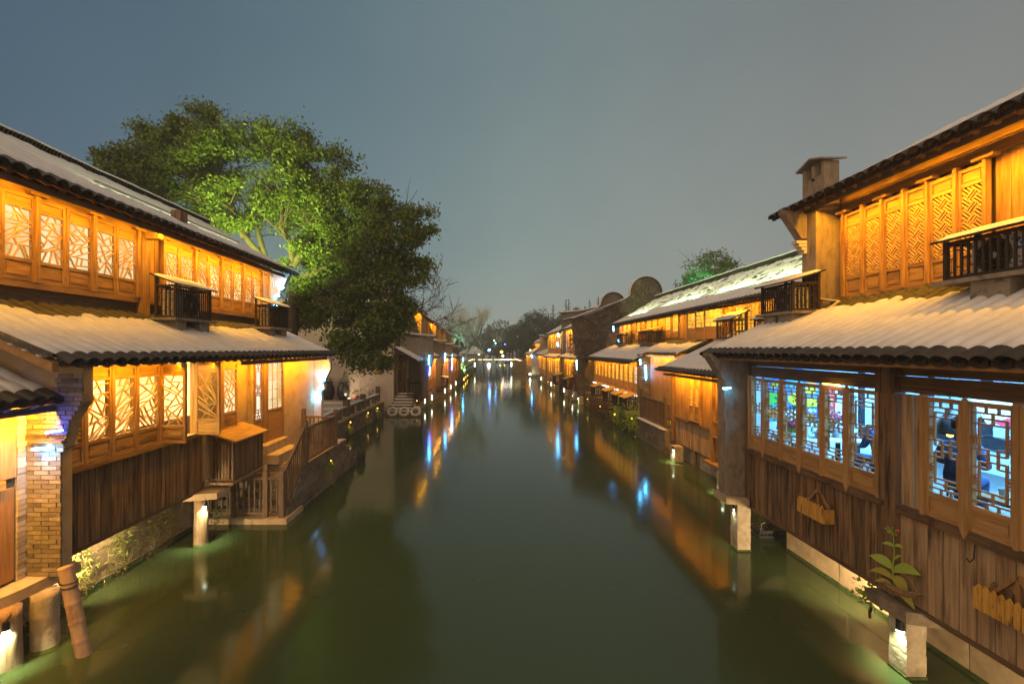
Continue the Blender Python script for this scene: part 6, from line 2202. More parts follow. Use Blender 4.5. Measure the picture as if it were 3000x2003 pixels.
# left bank, beyond the white wall
D_ = thing("porch_house", "dark open porch with a snowy lean-to roof at the head of the stone steps", "house", (-6.0, 32.2, 0.9))
D_["group"] = "houses further along the canal"
MB().box(-6.5, -4.6, 33.4, 33.6, 0.7, 4.6).build("wall", IVY, D_)
for x in (-6.45, -5.72):
    MB().box(x - 0.09, x + 0.09, 31.2, 31.4, 1.0, 3.9).build("post", W_DARK_Z, D_)
MB().box(-6.38, -5.8, 31.6, 31.7, 1.0, 3.8).build("door", W_DARK_Z, D_)
rows = []
MB().prism([(-6.6, 30.8, 4.35), (-4.9, 30.8, 3.42), (-4.9, 30.8, 3.32), (-6.6, 30.8, 4.22)], (0, 2.8, 0)).build("roof", TILE, D_)
rows = [[(-6.6 + 1.7 * k / 16, 30.78 + 2.7 * i / 4, 4.37 - 0.93 * k / 16 + (0.09 + 0.02 * noise.noise(Vector((k * 0.8, i, 3))) if 0 < k < 16 else 0) - (0.06 if i == 0 else 0)) for k in range(17)] for i in range(5)]
MB().grid(rows).build("snow", SNOW, D_, smooth=True)
MB().box(-4.75, -4.6, 30.9, 33.4, 0.7, 3.4).build("side_wall", IVY, D_)
cage("dark box with a sloping lid beside the porch at the top of the steps", -1, 4.75, 5.6, 30.6, 31.3, 1.15, 1.95, 0.25, "bars", None, False, None, pitch=0.12)
St = thing("stone_stair", "broad stone steps with snowy edges going down to the moored tyres", "steps", (-5.9, 30, 0))
for k in range(7):
    y = 29.3 + 0.30 * k
    z = 0.06 + 0.16 * (k + 1)
    piece("step", St, -6.75 + 0.06 * k, -5.02 - 0.03 * k, y, 31.6, z - 0.16, z - 0.004, STONE_DARK)
    rows = [[(-6.7 + 0.06 * k + (1.6 - 0.09 * k) * j / 14, y + yy, z + hh * (1 if 0 < j < 14 else 0.1) + 0.01 * noise.noise(Vector((j, k, 0)))) for j in range(15)] for yy, hh in ((-0.008, -0.02), (0.0, 0.03), (0.10, 0.035), (0.16, 0.0))]
    MB().grid(rows).build("snow", SNOW, St, smooth=True)
MB().box(-5.0, -6.7, 29.9, 31.6, -0.5, 0.1).build("core", STONE_DARK, St)
for k, (x, lab, mt) in enumerate(((-6.15, "pale painted tyre lying at the raft's quay side", SNOWY_RUBBER), (-5.42, "pale painted tyre in the middle of the raft", SNOWY_RUBBER), (-4.70, "pale painted tyre at the raft's open water end", SNOWY_RUBBER))):
    T_ = thing("tyre", lab, "tyre", (x, 28.55, 0.08), "tyres on the raft")
    MB().torus((0, 0, 0), 0.26, 0.09, "y", 28, 10).build("rubber", mt, T_, smooth=True)
    T_.rotation_euler = (math.radians(-38), 0, 0)
    T_.location = (x, 28.5, 0.30)
    for ch in T_.children:
        me = ch.data
        for v in me.vertices:
            v.co += Vector((x, 28.55, 0.08))
T_ = thing("raft", "low dark raft carrying the pale tyres below the steps", "raft", (-5.4, 28.8, 0))
for k in range(5):
    piece("board", T_, -6.6, -4.4, 28.2 + 0.2 * k, 28.39 + 0.2 * k, -0.06, 0.05, W_DARK_Y)
MB().tube([(-4.45, 28.6, 0.05), (-4.43, 28.65, 0.42), (-4.5, 28.7, 0.55), (-4.75, 28.7, 0.55)], 0.07, 8).build("bow_post", SNOWY_RUBBER, T_, smooth=True)
MB().bar((-6.6, 28.25, 0.03), (-7.1, 28.0, -0.02), 0.06, 0.04).build("oar", W_GOLD_Y, T_)

far_house("narrow house with tall copper lit shutters past the porch", -1, 4.65, 33.7, 38.3, 0.9, 3.6, 7.2, n=4, inset=1.2, gmat=BRICK, depth=5, pane=PANE_AMBER)
far_house("brick fronted house with an orange strip window beyond the copper shutters", -1, 4.15, 39.3, 44.2, 0.8, 3.5, 6.6, n=4, inset=1.2, gmat=BRICK)
far_house("far canal house with blue edged amber doors", -1, 3.95, 45.2, 51.5, 0.8, 3.4, 6.2, n=5, inset=1.1, gmat=BRICK)
far_house("last canal house before the leaning bare trees", -1, 3.9, 52.5, 58.5, 0.8, 3.3, 5.8, n=4, inset=1.0, gmat=BRICK)
for i, (lab, y, x0, x1, zl, zr_) in enumerate((
        ("brick stepped gable with thick snow coping just past the porch", 33.2, -6.6, -4.2, 5.35, 5.02),
        ("dark brick gable wing behind the copper shutters", 38.9, -5.3, -3.9, 4.95, 4.75),
        ("third brick gable wing along the row", 44.8, -5.2, -3.75, 4.75, 4.55),
        ("last low brick gable wing by the bare trees", 52.0, -4.9, -3.6, 4.55, 4.35))):
    cp = [(x0 - 0.2, zl + 0.1), (x0 + (x1 - x0) * 0.4, (zl + zr_) / 2 - 0.02), (x1 + 0.1, zr_), (x1 + 0.25, zr_ + 0.06)]
    gable(lab, y, [(x0, 0.8), (x0, zl)] + [(x0 + (x1 - x0) * 0.4, (zl + zr_) / 2 - 0.05), (x1, zr_), (x1, 3.2), (x1 - 0.35, 2.6), (x1 - 0.35, 0.8)], cp, BRICK)
for i, (lab, y, x0, x1, zl, zr_) in enumerate((
        ("upper stepped gable with double snow ledges, highest on its bank", 34.2, -8.2, -5.95, 8.05, 7.35),
        ("upper gable with a snowy roof edge behind the highest one", 39.6, -7.6, -5.8, 7.75, 7.15),
        ("upper gable further back with snow on its coping", 45.6, -7.2, -5.75, 7.3, 6.9),
        ("small upper gable at the row's far end", 52.6, -6.9, -5.4, 6.8, 6.45))):
    cp = [(x0 - 0.2, zl + 0.1), (x0 + (x1 - x0) * 0.45, (zl + zr_) / 2 - 0.03), (x1 + 0.1, zr_), (x1 + 0.3, zr_ + 0.08)]
    gable(lab, y, [(x0, 3.0), (x0, zl), (x0 + (x1 - x0) * 0.45, (zl + zr_) / 2 - 0.05), (x1, zr_), (x1, 3.0)], cp, BRICK_PALE if i == 0 else BRICK)
MB().box(-9.5, -7.4, 33.6, 33.9, 0.7, 6.6).solo("upper_wall", WHITEWALL, "pinkish plaster wall glowing through the tree's lower branches", "wall")
cage("box with glowing lid hung over the water past the copper shutters", -1, 3.75, 4.5, 39.0, 40.3, 1.0, 1.75, 0.15, "bars", None, True, None, pitch=0.16)
for k, (x, y, lab) in enumerate(((-4.85, 32.2, "white lamp post under the first far house, at the steps' foot"), (-4.62, 34.4, "stone pillar with planted top under the copper shutters"), (-4.2, 40.0, "post in the water under the glowing lidded box"), (-4.05, 44.0, "post in the water under the brick fronted house"), (-3.95, 49.0, "post in the water under the blue edged doors"))):
    sq_post(lab, x, y, 0.34, 0.34, 0.85)

# ------------------------------------------------------------------ bridge
Br = thing("footbridge", "flat stone footbridge with glowing light strips at the canal's far end", "bridge", (0.6, 83, 0))
MB().box(-4.2, 5.0, 82.4, 84.8, 2.15, 2.45).build("deck", STONE_DARK, Br)
for a, b in ((-9.0, -3.0), (3.9, 9.0)):
    MB().box(a, b, 82.2, 85, -0.5, 2.15).build("abutment", STONE_DARK, Br)
for a, b in ((-3.1, -1.6), (-1.4, 0.3), (0.6, 2.2), (2.3, 4.4)):
    MB().box(a, b, 82.32, 82.38, 2.30, 2.39).build("light_strip", em("bridge_strip", (1.0, 0.74, 0.36), 4), Br)
MB().box(1.9, 3.7, 82.25, 82.31, 2.27, 2.43).build("bright_light_strip", em("bridge_bright", (1.0, 0.86, 0.7), 12), Br)
m = MB()
MB().box(-4.0, 4.8, 82.5, 82.6, 3.05, 3.15).build("rail", W_DARK_Y, Br)
for k in range(10):
    MB().box(-4.0 + k * 0.97, -3.9 + k * 0.97, 82.5, 82.6, 2.45, 3.05).build("baluster", W_DARK_Z, Br)
MB().prism([(4.4, 82.3, 2.4), (7.0, 82.3, 1.6), (7.0, 82.3, 1.75), (4.4, 82.3, 2.55)], (0, 0.05, 0)).build("ramp_light", bpy.data.materials["bridge_strip"], Br)
MB().prism([(-3.2, 82.3, 2.3), (-4.8, 82.3, 1.8), (-4.8, 82.3, 1.95), (-3.2, 82.3, 2.45)], (0, 0.05, 0)).build("ramp_light", bpy.data.materials["bridge_strip"], Br)
H_ = thing("pavilion", "low pavilion roof with snow behind the footbridge", "pavilion", (-3.0, 92, 0))
MB().prism([(-7, 92, 3.3), (-3.5, 92, 4.9), (-1.0, 92, 3.3)], (0, 5, 0)).build("roof", SNOW, H_)
for x in (-6.3, -4, -1.7):
    MB().box(x, x + 0.3, 92, 92.3, 0.7, 3.3).build("post", W_DARK_Z, H_)
# ------------------------------------------------------------------ trees
def px(u, v, y):
    return ((u - 1125) / 1043 * y, y, 4.2 - (v - 800) / 1043 * y)


def big_tree(label, lobes, trunk, limbs, per, seed, size=0.17, group="camphor trees behind the long house"):
    base = trunk[0]
    T = thing("camphor_tree", label, "tree", base, group)
    m = MB()
    m.tube(trunk, [0.42 - 0.18 * i / (len(trunk) - 1) for i in range(len(trunk))], 10)
    for L in limbs:
        m.tube(L, [0.17 - 0.13 * i / (len(L) - 1) for i in range(len(L))], 8)
    rng = random.Random(seed)
    for L in limbs:
        for p in L[1:]:
            for j in range(3):
                a = Vector((rng.uniform(-1, 1), rng.uniform(-1, 1), rng.uniform(0, 1)))
                branch(m, p, a, rng.uniform(1.2, 2.2), 0.045, 2, rng, twig=0.008, n=5)
    m.build("trunk", BARK, T, smooth=True)
    pts = lobe_points(lobes, per, seed)
    leaf_cloud("crown", pts, size, LEAF_A, T, seed)
    return T


def lobes_px(L, seed):
    r = random.Random(seed)
    out = []
    for (u, v, rad, y) in L:
        x, yy, z = px(u, v, y)
        s_ = rad / 1043 * y
        out.append((x, yy, z, s_ * 1.0, s_ * 1.0, s_ * 0.92))
    return out


A1 = [(300, 395, 55, 22), (265, 370, 35, 22), (365, 345, 58, 22.5), (470, 300, 62, 22), (500, 360, 80, 21.5), (440, 400, 75, 23), (350, 430, 60, 23), (545, 460, 75, 22), (480, 480, 60, 24), (420, 340, 60, 22.5)]
big_tree("broad camphor tree rising over the long house's ridge", lobes_px(A1, 1), [(-11.8, 21.5, 0.7), (-11.9, 21.6, 4.5), (-11.6, 21.6, 7.2)],
         [[px(610, 600, 21.5), px(560, 540, 21.7), px(520, 480, 21.8), px(505, 400, 22)], [px(560, 545, 21.7), px(520, 440, 22.3), px(440, 400, 23)], [px(610, 600, 21.5), px(590, 520, 22.5), px(545, 440, 22.5)]], 290, 5, 0.165)
A2 = [(660, 350, 68, 22), (610, 320, 42, 22.5), (735, 410, 78, 21.5), (680, 450, 75, 22), (780, 470, 55, 21), (640, 480, 50, 23), (870, 480, 68, 21), (900, 540, 70, 20.5), (955, 520, 48, 20.5), (840, 580, 85, 21), (930, 610, 55, 20.5), (760, 560, 80, 22), (700, 600, 60, 22), (860, 680, 80, 21), (770, 680, 75, 22), (900, 730, 55, 20.5), (820, 760, 55, 21), (850, 810, 45, 20.5), (780, 800, 36, 20.5), (720, 680, 50, 22), (690, 720, 40, 23)]
big_tree("camphor tree leaning over the canal in front of the white wall", lobes_px(A2, 2), [(-9.6, 21.5, 0.7), (-9.5, 21.5, 4.0), (-9.2, 21.4, 7.0)],
         [[px(672, 610, 21.4), px(668, 560, 21.5), px(645, 520, 21.6), px(650, 460, 21.8), px(670, 380, 22)], [px(672, 610, 21.4), px(720, 540, 21.6), px(750, 450, 21.6)], [px(690, 640, 21.4), px(780, 600, 21.3), px(870, 540, 21)], [px(690, 680, 21.4), px(790, 690, 21.2), px(860, 740, 21), px(850, 800, 20.8)]], 290, 6, 0.165)
G1 = [(1610, 625, 34, 35), (1640, 605, 32, 36), (1590, 650, 26, 36), (1665, 615, 24, 36)]
big_tree("round tree lit teal behind the long row's ridge", lobes_px(G1, 3), [(16.6, 36, 0.7), (16.6, 36, 5), (16.6, 36, 9)], [[(16.6, 36, 9), (16.9, 36, 10.2)]], 90, 7, 0.2, "trees behind the long row")

rng = random.Random(3)


def bare_tree(label, base, d, ln, r, depth, seed, droop=0.0, mat=BARK_PALE, group="bare trees along the canal", split=(2, 4), wob=0.3, n_main=1, twig=0.022):
    T = thing("bare_tree", label, "tree", base, group)
    m = MB()
    rg = random.Random(seed)
    for k in range(n_main):
        dd = Vector(d) + Vector((rg.uniform(-0.3, 0.3), rg.uniform(-0.3, 0.3), 0)) * (1 if k else 0)
        branch(m, base, dd, ln * rg.uniform(0.85, 1.1), r, depth, rg, droop, split, wob, twig)
    m.build("trunk", mat, T)
    return T


def willow(label, base, tip, seed, strands=260, mat=BARK_PALE, spread=2.6, hang=2.6):
    T = thing("bare_willow", label, "tree", base, "bare willows at the bend")
    rg = random.Random(seed)
    m = MB()
    b, t = Vector(base), Vector(tip)
    main = [b.lerp(t, i / 5) + Vector((0, 0, 0.5 * math.sin(PI * i / 5))) for i in range(6)]
    m.tube(main, [0.20 - 0.027 * i for i in range(6)], 7)
    limbs = []
    for k in range(9):
        p = main[rg.randint(2, 5)]
        q = p + Vector((rg.uniform(-spread, spread) * 0.6, rg.uniform(-1.5, 1.5), rg.uniform(0.8, 2.4)))
        mid = p.lerp(q, 0.5) + Vector((0, 0, 0.2))
        m.tube([p, mid, q], [0.08, 0.05, 0.025], 5)
        limbs += [mid, q]
    m.build("trunk", BARK, T, smooth=True)
    m = MB()
    for k in range(strands):
        p = rg.choice(limbs) + Vector((rg.uniform(-0.3, 0.3), rg.uniform(-0.3, 0.3), rg.uniform(-0.2, 0.3)))
        dx, dy = rg.uniform(-1, 1) * spread * 0.45, rg.uniform(-1, 1) * 0.8
        h = rg.uniform(0.5, 1.0) * hang
        m.tube([p, p + Vector((dx * 0.35, dy * 0.4, 0.40 * h)), p + Vector((dx * 0.7, dy * 0.8, 0.62 * h)), p + Vector((dx * 1.15, dy, (0.62 + rg.uniform(-0.35, 0.3)) * h))], [0.018, 0.015, 0.012, 0.008], 3, caps=False)
    m.build("hanging_twigs", mat, T)
    return T


bare_tree("tall bare twiggy tree behind the stepped gables", px(955, 800, 47), (0.1, 0, 1), 4.6, 0.16, 4, 5, 0.0, BARK, n_main=2)
bare_tree("upright bare bush-like tree at the bend, near the green lit shrub", px(1000, 815, 60), (0.15, 0, 1), 4.2, 0.12, 4, 6, 0.0, BARK, n_main=2)
willow("bare willow leaning over the canal from the hedge", (-4.5, 60, 0.9), (-1.4, 61, 6.2), 1, 420, spread=3.0, hang=3.0)
willow("bare willow standing upright behind the leaning one", (-5.2, 66, 0.9), (-4.0, 66, 7.6), 2, 520, spread=3.8, hang=3.2)
willow("low bare willow bough stretching toward the footbridge", (-3.9, 62, 0.9), (0.9, 63, 4.4), 3, 60, spread=1.6, hang=1.0)
for k, (u, v0, hh, y) in enumerate(((1268, 740, 6.5, 95), (1298, 735, 7.5, 95), (1304, 735, 7.8, 98), (1160, 790, 6.0, 110), (1168, 790, 5.2, 112), (1352, 720, 4.8, 90), (1372, 715, 5.2, 90), (1390, 712, 5.5, 90))):
    b = px(u, 800, y)
    top = px(u, v0, y)[2] + hh * 0.6
    T = thing("bare_redwood", "slim bare conical tree on the skyline, %s" % ["over the dark round trees", "paired behind the dark trees", "tallest of the skyline pair", "faint above the footbridge", "faintest above the footbridge", "first of three past the ivy gable", "middle of three past the ivy gable", "last of three past the ivy gable"][k], "tree", (b[0], y, 0.7), "bare conical trees on the skyline")
    m = MB()
    m.tube([(b[0], y, 0.7), (b[0], y, top)], [0.26, 0.06], 6)
    rg = random.Random(k)
    z = 4.0
    while z < top - 0.2:
        L = 0.25 + (top - z) * 0.16
        for j in range(3):
            a = rg.uniform(0, 2 * PI)
            m.tube([(b[0], y, z), (b[0] + L * math.cos(a), y + L * math.sin(a), z + 0.35 * L)], [0.06, 0.025], 3, caps=False)
        z += 0.28
    m.build("trunk", BARK, T)


def far_tree(label, u, v, rad, y, seed, mat=LEAF_B, n=1500, size=0.34, squash=0.85, group="leafy trees beyond the houses"):
    x, yy, z = px(u, v, y)
    s_ = rad / 1043 * y
    T = thing("leafy_tree", label, "tree", (x, y, 0.7), group)
    rr = random.Random(seed)
    lob = [(x, y, z, s_ * 0.8, s_ * 0.8, s_ * squash * 0.8)] + [(x + rr.uniform(-0.75, 0.75) * s_, y + rr.uniform(-0.5, 0.5) * s_, z + rr.uniform(-0.75, 0.5) * s_ * squash, s_ * 0.5, s_ * 0.5, s_ * 0.45) for _ in range(5)]
    pts = lobe_points(lob, 40, seed, 0.9, 16)
    leaf_cloud("crown", pts, size, mat, T, seed)
    MB().tube([(x, y, 0.7), (x, y, z)], [0.25, 0.12], 6).build("trunk", BARK, T)
    return T


for k, (u, v, rad, y, lab) in enumerate((
        (1235, 745, 42, 90, "dark round tree on the skyline left of the slim pair".replace(" left of", " before")),
        (1285, 752, 40, 88, "dark round tree beneath the slim bare pair"),
        (1330, 730, 38, 85, "green tinted round tree beside the gable's snowy ledge"),
        (1200, 775, 36, 95, "lower dark tree at the foot of the skyline group"),
        (1175, 790, 30, 100, "small dark tree behind the low white gabled house"),
        (1225, 800, 36, 98, "dark tree behind the white gabled house's roof"),
        (1140, 798, 24, 115, "tree mass straight behind the footbridge's lights"),
        (1110, 795, 24, 118, "tree behind the blue star bright lamp"),
        (1075, 790, 30, 112, "tree behind the willow twigs"),
        (1262, 790, 34, 92, "tree between the skyline group and the ivy house"),
        (1020, 790, 34, 85, "tree behind the green lit shrub"),
        (1050, 775, 30, 100, "pale tree in the mist behind the willows"))):
    far_tree(lab, u, v, rad, y, 100 + k)
for k, (u, v, rad, lab) in enumerate(((1090, 782, 30, "misty tree on the skyline beside the willow twigs"), (1125, 775, 28, "misty tree on the skyline above the blue lamp"), (1155, 772, 30, "misty tree on the skyline past the blue lamp"), (1185, 765, 30, "misty tree on the skyline by the low white gabled house"))):
    far_tree(lab, u, v, rad, 128, 150 + k)
far_tree("green lit shrub between the last house and the willows", 1012, 775, 26, 63, 130, LEAF_A, 900, 0.22)
Hd = thing("bank_hedge", "dark overhanging hedge on the bank below the willows", "hedge", (-4.4, 66, 0.3))
r = np.random.RandomState(8)
q = r.normal(size=(5200, 3)) * np.array([0.55, 6.5, 0.55]) + np.array([-4.0, 68, 0.75])
q = q[(q[:, 2] > 0.03)]
leaf_cloud("foliage", q, 0.26, LEAF_A, Hd, 9, aspect=0.4)
r = np.random.RandomState(12)
q = r.uniform(size=(14000, 3)) * np.array([150, 14, 1]) + np.array([-75, 150, 0])
q[:, 2] = 0.8 + r.uniform(size=14000) ** 0.7 * (11.0 + 2.5 * np.sin(q[:, 0] * 0.16) + 1.5 * np.sin(q[:, 0] * 0.41 + 1))
o = leaf_cloud("far_woods", q, 0.9, LEAF_B, None, 13)
o["kind"] = "stuff"

# ------------------------------------------------------------------ lamps
# wall washers tucked under the eaves
wash(-1, 6.3, 3.90, 6.75, 10.6, 13, lean=1.2, H=H1, baffle=False)
wash(-1, 6.3, 3.90, 10.6, 16.2, 18, H=H1)
wash(-1, 7.8, 6.80, 5.0, 16.1, 17, out=0.5, H=H1)
wash(-1, 6.63, 3.38, 4.0, 6.52, 55, out=0.38, H=H0)
wash(1, 7.0, 7.04, 2.7, 9.1, 22, out=0.55, H=K1)
wash(1, 7.2, 3.26, 12.8, 17.9, 20, out=0.38, H=K2)
wash(1, 8.3, 3.85, 18.4, 23.5, 14)
wash(1, 8.03, 3.45, 24.6, 35.6, 11, H=K3)
wash(1, 9.8, 5.95, 23.2, 34.4, 14, H=K3)
wash(1, 9.78, 5.92, 11.5, 22.6, 15, H=K4)
wash(1, 7.0, 3.4, 35.8, 43, 14)
wash(1, 7.15, 5.9, 35.8, 43, 14)
wash(1, 6.75, 3.3, 44.4, 54.3, 14)
wash(1, 6.95, 5.8, 44.4, 54.3, 14)
wash(1, 6.7, 3.4, 55.4, 64.3, 12)
wash(1, 6.3, 3.3, 69.6, 80.3, 12)
wash(1, 7.9, 5.2, 69.6, 80.3, 12)
wash(-1, 4.65, 3.45, 33.8, 38.2, 24, (1.0, 0.42, 0.05))
wash(-1, 4.15, 3.35, 39.4, 44.1, 20, (1.0, 0.42, 0.05))
wash(-1, 3.95, 3.25, 45.3, 51.4, 12)
wash(-1, 5.85, 7.0, 33.8, 38.2, 14)
wash(-1, 5.35, 6.4, 39.4, 44.1, 12)


def led(label, pts, mat, r=0.014, group="LED tubes on the house corners", glow=None):
    a = Vector(pts[0])
    if glow:
        mid = (Vector(pts[0]) + Vector(pts[-1])) / 2 + Vector((0, -0.03, 0))
        o = area("tube_glow", mid, glow[0], (Vector(pts[-1]) - a).length, 0.02, glow[1], glow[2])
    T = thing("light_tube", label, "light tube", a, group)
    MB().tube(pts, r, 6).build("tube", mat, T)
    MB().tube([Vector(p) + Vector((0, 0.02, 0.015)) for p in pts], r * 0.8, 5).build("holder", BLACK, T)
    return T


led("deep blue light tube on the brick corbel under the snowy eave", [(-6.27, 6.42, 3.03), (-6.04, 6.42, 3.06)], E_BLUE, glow=((0, 0.35, 1), 4, (0.05, 0.12, 1.0)))
led("cyan light tube across the top of the grey brick pier", [(-6.46, 6.42, 2.79), (-6.17, 6.42, 2.815)], E_CYAN, 0.018, glow=((0, 0.30, -1), 13, (0.18, 0.52, 1.0)))
led("cyan light tube on the ochre house end's stepped corbel, upper ledge", [(-6.05, 16.26, 3.08), (-5.93, 16.26, 3.10)], E_CYAN, 0.03, glow=((0, 0.3, 1), 25, (0.10, 0.5, 1.0)))
led("cyan light tube on the ochre house end's stepped corbel, middle ledge", [(-6.07, 16.26, 2.84), (-5.98, 16.26, 2.86)], E_CYAN, 0.035)
led("cyan light tube at the top of the ochre house end's pier", [(-6.25, 16.26, 2.64), (-6.09, 16.26, 2.65)], E_CYAN, 0.03, glow=((0, 0.3, -1), 30, (0.10, 0.5, 1.0)))
led("cyan light tube under the upper eave's corbel at the long house's end", [(-7.50, 16.26, 6.36), (-7.40, 16.26, 6.42)], E_CYAN, 0.035, glow=((0, 0.3, 1), 30, (0.10, 0.5, 1.0)))
led("cyan light tube on the upper corbel's lowest step", [(-7.74, 16.26, 5.78), (-7.62, 16.26, 5.80)], E_CYAN, 0.045)
led("cyan light tube on the upper corbel's middle step", [(-7.66, 16.26, 6.10), (-7.55, 16.26, 6.12)], E_CYAN, 0.03)
led("cyan star bright lamp on the plastered pier above the square post", [(4.86, 9.52, 3.38), (5.02, 9.52, 3.39)], E_CYAN, 0.016)
led("yellow light tube above the fifth meander window leaf", [(5.30, 6.92, 3.655), (5.30, 7.26, 3.655)], E_GOLD, 0.011)
for (d, y, z, col, lab) in ((8.2, 24.0, 2.6, E_CYAN, "cyan light line up the brick corner by the amber windows"), (7.9, 24.0, 3.4, E_CYAN, "cyan light arc under the amber windows' eave end"), (9.35, 34.6, 5.6, E_CYAN, "blue light at the ivy gable under the upper eave"), (9.75, 34.6, 4.6, E_CYAN, "cyan light below the upper eave at the ivy gable"), (6.72, 35.4, 2.6, E_CYAN, "cyan light line on the ivy gable's water corner"), (6.55, 44.0, 5.4, E_CYAN, "cyan corner lights high on the house past the golden ivy"), (6.5, 44.0, 4.5, E_CYAN, "cyan corner lights lower on the house past the golden ivy"), (6.2, 68.4, 3.0, E_CYAN, "blue corner light on the white gable's edge"), (7.6, 69.2, 4.9, E_CYAN, "blue corner light on the low house's upper floor")):
    led(lab, [(d, y, z), (d - 0.03, y, z + (0.75 if "line" in lab else 0.35))], col, 0.022 if y < 40 else 0.04)
for (d, y, z, col, lab) in ((4.5, 33.1, 3.1, E_CYAN, "blue light at the copper shutters' near corner"), (4.45, 33.1, 2.3, E_BLUE, "deep blue light line on the copper shutters' corner"), (3.9, 38.8, 3.2, E_CYAN, "blue light at the brick fronted house's eave"), (3.8, 44.6, 3.0, E_CYAN, "cyan light at the far house's near corner"), (3.8, 44.6, 2.2, E_BLUE, "deep blue light line at the far house's near corner"), (3.6, 58.8, 2.7, E_CYAN, "cyan light at the last canal house's far corner")):
    led(lab, [(-d, y, z), (-d + 0.04, y, z + 0.65)], col, 0.022)
led("blue glowing line under the small porch eave next to the brick wall", [(8.12, 20.1, 3.84), (8.12, 23.6, 3.84)], em("soft_blue_led", (0.03, 0.18, 0.8), 1.6), 0.02)


def post_lamp(label, x, y, z, down=(0, 0, -1), power=45, r=0.035, vis=True):
    T = thing("post_lamp", label, "lamp", (x, y, z), "white lamps on the water posts")
    MB().tube([(x, y, z - 0.06), (x, y, z + 0.05)], [r * 1.15, r], 10).build("housing", BLACK, T)
    MB().tube([(x, y, z - 0.085), (x, y, z - 0.062)], r, 10).build("lens", E_WHITE, T)
    MB().tube([(x, y, z + 0.05), (x + 0.02, y + 0.05, z + 0.12)], 0.008, 5).build("cable", BLACK, T)
    spot("post_light", (x, y, z - 0.10), down, power * 4.0, (0.86, 1.0, 0.62), 120, 1.0, 0.03)
    return T


post_lamp("white lamp on the weathered log below the yellow pier", -6.22, 5.84, 0.66, (-0.32, 0.2, -1), 28)
post_lamp("white lamp on the mossy log at the plank wall's far end", -6.10, 9.70, 0.92, (-0.22, 0.15, -1), 28)
post_lamp("white lamp on the square post under the plastered pier", 5.14, 9.60, 0.90, (0.02, 0, -1), 18, 0.02)
post_lamp("big white lamp on the square post under the dark slab", 5.275, 5.86, 0.66, (0.22, 0.05, -1), 30, 0.045)
post_lamp("white lamp on the squat post under the golden house's door", 6.74, 13.22, 0.52, (0.15, 0.1, -1), 26, 0.03)
post_lamp("white lamp on the squat post at the golden house's far corner", 6.76, 16.85, 0.55, (0.15, 0.1, -1), 22, 0.03)
post_lamp("white lamp on the square post under the ivy gable", 6.62, 34.45, 0.55, (0.1, 0.05, -1), 22, 0.05)
for k, (x, y, lab) in enumerate(((-4.62, 32.1, "white lamp on the post at the steps' foot"), (-4.42, 34.3, "white lamp on the pillar under the copper shutters"), (-4.0, 39.9, "white lamp on the post under the glowing lidded box"), (-3.85, 43.9, "white lamp on the post under the brick fronted house"), (-3.74, 48.9, "white lamp on the post under the blue edged doors"))):
    T = thing("post_lamp", lab, "lamp", (x, y, 0.75), "white lamps on the water posts")
    MB().tube([(x, y, 0.40), (x, y, 0.75)], 0.022, 6).build("lens", E_WHITE, T)
    MB().tube([(x, y, 0.75), (x, y, 0.83)], 0.05, 6).build("housing", BLACK, T)
for k, (x, y, lab) in enumerate(((6.72, 37.0, "white lamp on a post under the golden ivy house"), (6.62, 40.6, "white lamp on a post before the dark box with the bare lid"), (6.4, 47.6, "white lamp on a post below the cyan cornered house"), (6.35, 56.5, "white lamp on a post by the timber house before the white gable"))):
    sq_post(lab.replace("white lamp on a post", "square post with a white lamp"), x + 0.12, y + 0.15, 0.3, 0.3, 0.8)
    T = thing("post_lamp", lab, "lamp", (x - 0.08, y - 0.04, 0.75), "white lamps on the water posts")
    MB().tube([(x - 0.08, y - 0.04, 0.40), (x - 0.08, y - 0.04, 0.75)], 0.022, 6).build("lens", E_WHITE, T)
    MB().tube([(x - 0.08, y - 0.04, 0.75), (x - 0.08, y - 0.04, 0.83)], 0.05, 6).build("housing", BLACK, T)
T = thing("post_lamp", "star bright white lamp at the stained white gable's foot", "lamp", (5.9, 68.2, 0.6), "white lamps on the water posts")
MB().lathe((5.9, 68.2, 0.5), [(0.02, -0.16), (0.14, 0), (0.02, 0.16)], 10).build("lens", em("star_lamp", (0.86, 1.0, 0.72), 60), T)
MB().tube([(5.9, 68.2, -0.3), (5.9, 68.2, 0.34)], 0.06, 6).build("stand", BLACK, T)
T = thing("blue_star_lamp", "intensely bright blue lamp on a mast above the footbridge", "lamp", (-0.2, 84, 2.4))
MB().lathe((-0.2, 84, 4.0), [(0.03, -0.3), (0.30, 0), (0.03, 0.3)], 12).build("lens", em("blue_star", (0.12, 0.32, 1.0), 45), T)
MB().tube([(-0.2, 84.4, 2.4), (-0.2, 84.4, 4.3)], 0.06, 6).build("mast", BLACK, T)
